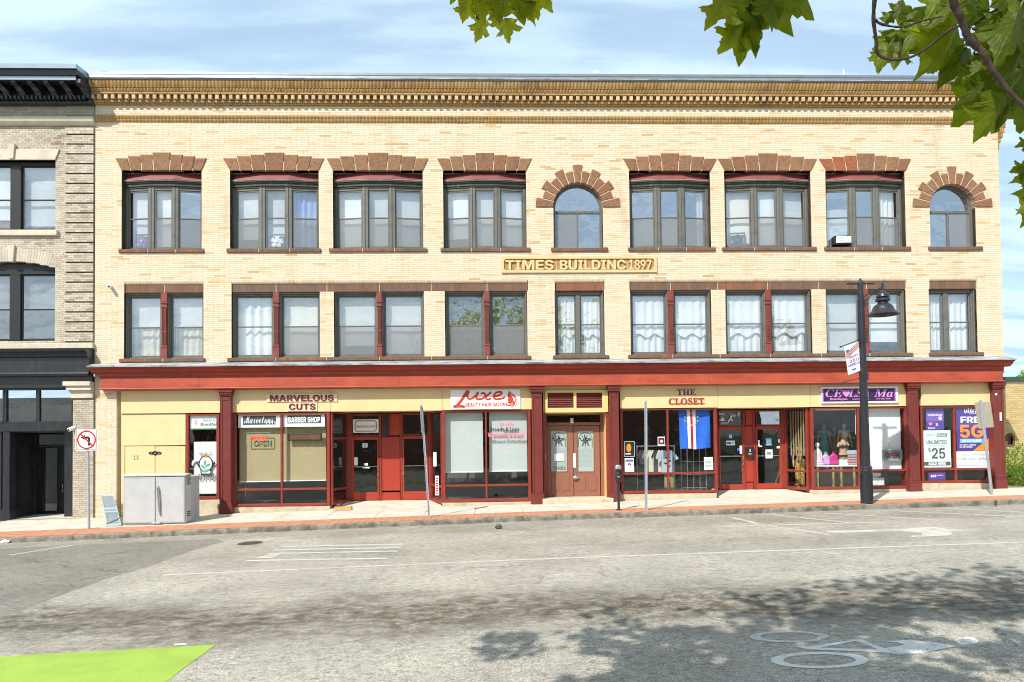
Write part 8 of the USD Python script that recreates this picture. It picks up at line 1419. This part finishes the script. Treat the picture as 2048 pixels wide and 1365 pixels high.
branch([(1880, -170), (1896, -80), (1906, 0), (1915, 22), (1927, 52), (1940, 80), (1962, 102), (1980, 132), (1998, 158), (2012, 176), (2040, 205), (2075, 232)], [22, 20, 17, 15, 14, 16, 13, 12, 11, 10, 9, 8], 2.0)
branch([(1748, -90), (1750, -10), (1747, 40), (1752, 80), (1754, 104), (1768, 116), (1796, 120), (1828, 112), (1862, 90), (1895, 64), (1925, 52)], [10, 9, 8, 7, 7, 6, 5.5, 5, 5, 5, 6], 2.1)
branch([(1752, 38), (1764, 49), (1790, 54), (1812, 53), (1836, 45), (1862, 38), (1886, 33)], [6, 5, 4.5, 4, 4, 3.5, 3], 2.1); branch([(1940, 52), (1962, 40), (1985, 24), (2020, 10), (2070, -20)], [4, 5, 5, 5, 6], 2.3); branch([(1944, 58), (1960, 62), (1985, 72), (2000, 72)], [6, 5, 4, 3], 2.2)
branch([(1970, -60), (1985, -10), (1979, 20), (1972, 34)], [2, 1.6, 1.4, 1.2], 2.2); branch([(1030, -120), (1020, -40), (1010, 5), (1000, 20)], [6, 4, 3, 2], 4.15); branch([(1540, -130), (1520, -50), (1506, 0), (1498, 30)], [8, 5, 3.5, 2.5], 2.85); branch([(2100, 240), (2085, 330), (2088, 420)], [6, 5, 4], 2.35)
sb = PD(957.5, 34, 4.15); m = MB(); m.sphere(sb, 0.016, 2); m.tube([sb, sb+np.array([0, 0, 0.09])], 0.0015, 4); obj('seed_ball', m, 'bark', PT)
# trunk and limbs stand behind and above the camera
tb = np.array([3.4, -25.2, z_road(3.4, 0)]); m = MB(); m.tube([tb+np.array(q) for q in ((0, 0, -0.1), (0.02, 0.0, 0.6), (-0.05, 0.05, 2.0), (-0.2, 0.2, 3.6), (-0.5, 0.6, 5.0))], [0.40, 0.30, 0.26, 0.24, 0.20], 14); obj('trunk', m, 'bark_pale', PT, smooth=60)
top = tb+np.array([-0.5, 0.6, 5.0]); limbs = [PD(1880, -170, 2.2), PD(1748, -90, 2.45), PD(1030, -120, 4.15), PD(1540, -130, 2.85)]
for q in limbs: mid = (top+q)/2+np.array([0, 0, 0.9]); obj('limb', MB().tube([top, top*0.7+mid*0.3+np.array([0, 0, 0.3]), mid, mid*0.4+q*0.6+np.array([0, 0, 0.25]), q], [0.10, 0.08, 0.05, 0.025, 0.010], 8), 'bark', PT, smooth=60)
# the crown: leaves high over the camera; their shade falls on the near road
rc = np.random.default_rng(21); V, Fc_, T_ = [], [], []
low = [(0.0, -0.02), (0.5, 0.05), (0.36, 0.24), (0.66, 0.46), (0.28, 0.6), (0.0, 1.05), (-0.28, 0.6), (-0.66, 0.46), (-0.36, 0.24), (-0.5, 0.05)]
reg = Polygon([(1000, 1245), (1180, 1200), (1500, 1185), (1640, 1160), (1800, 1145), (2040, 1118), (2500, 1085), (2700, 1500), (860, 1500), (930, 1330)])
cnt = 0; tries = 0
while cnt < 8500 and tries < 200000:
    tries += 1; px, py = rc.uniform(800, 2700), rc.uniform(1085, 1500)
    if not reg.contains(Point(px, py)): continue
    g = G(px, py); nz = float(meshkit.fbm(np.array([g[0]*1.25, g[1]*1.25, 2.0]), 4, 17)); edge = reg.exterior.distance(Point(px, py))
    lim = 0.50 if px < 1350 else 0.45 if px < 1560 else 0.36
    pr_ = min(max((nz-lim+0.07)/0.16, 0), 1)*min(1, 0.25+edge/110)
    if rc.random() > pr_: continue
    dg = g[1]+DIST; hmin = (2.5+0.66*dg+0.15*max(0, abs(g[0])))/1.50; h = hmin+0.35+rc.random()*4.2; p = g+SUN*(h/SUN[2])
    s = rc.uniform(0.13, 0.21); d = rc.normal(size=3)*0.6+np.array([0, 0, -0.5]); d /= np.linalg.norm(d); n0 = SUN+rc.normal(size=3)*0.7; sd = np.cross(d, n0); sd /= np.linalg.norm(sd); nn = np.cross(sd, d); b0 = len(V)
    V += [p+(sd*x+d*y-nn*0.25*abs(x))*s for x, y in low]; Fc_ += [(b0, b0+i, b0+i+1) for i in range(1, 9)]; T_ += [rc.uniform(0.1, 0.7)]*10; cnt += 1
obj('crown', MB().add(V, Fc_, np.array(T_)), 'leaf_green', PT, tone=True, kind='stuff')
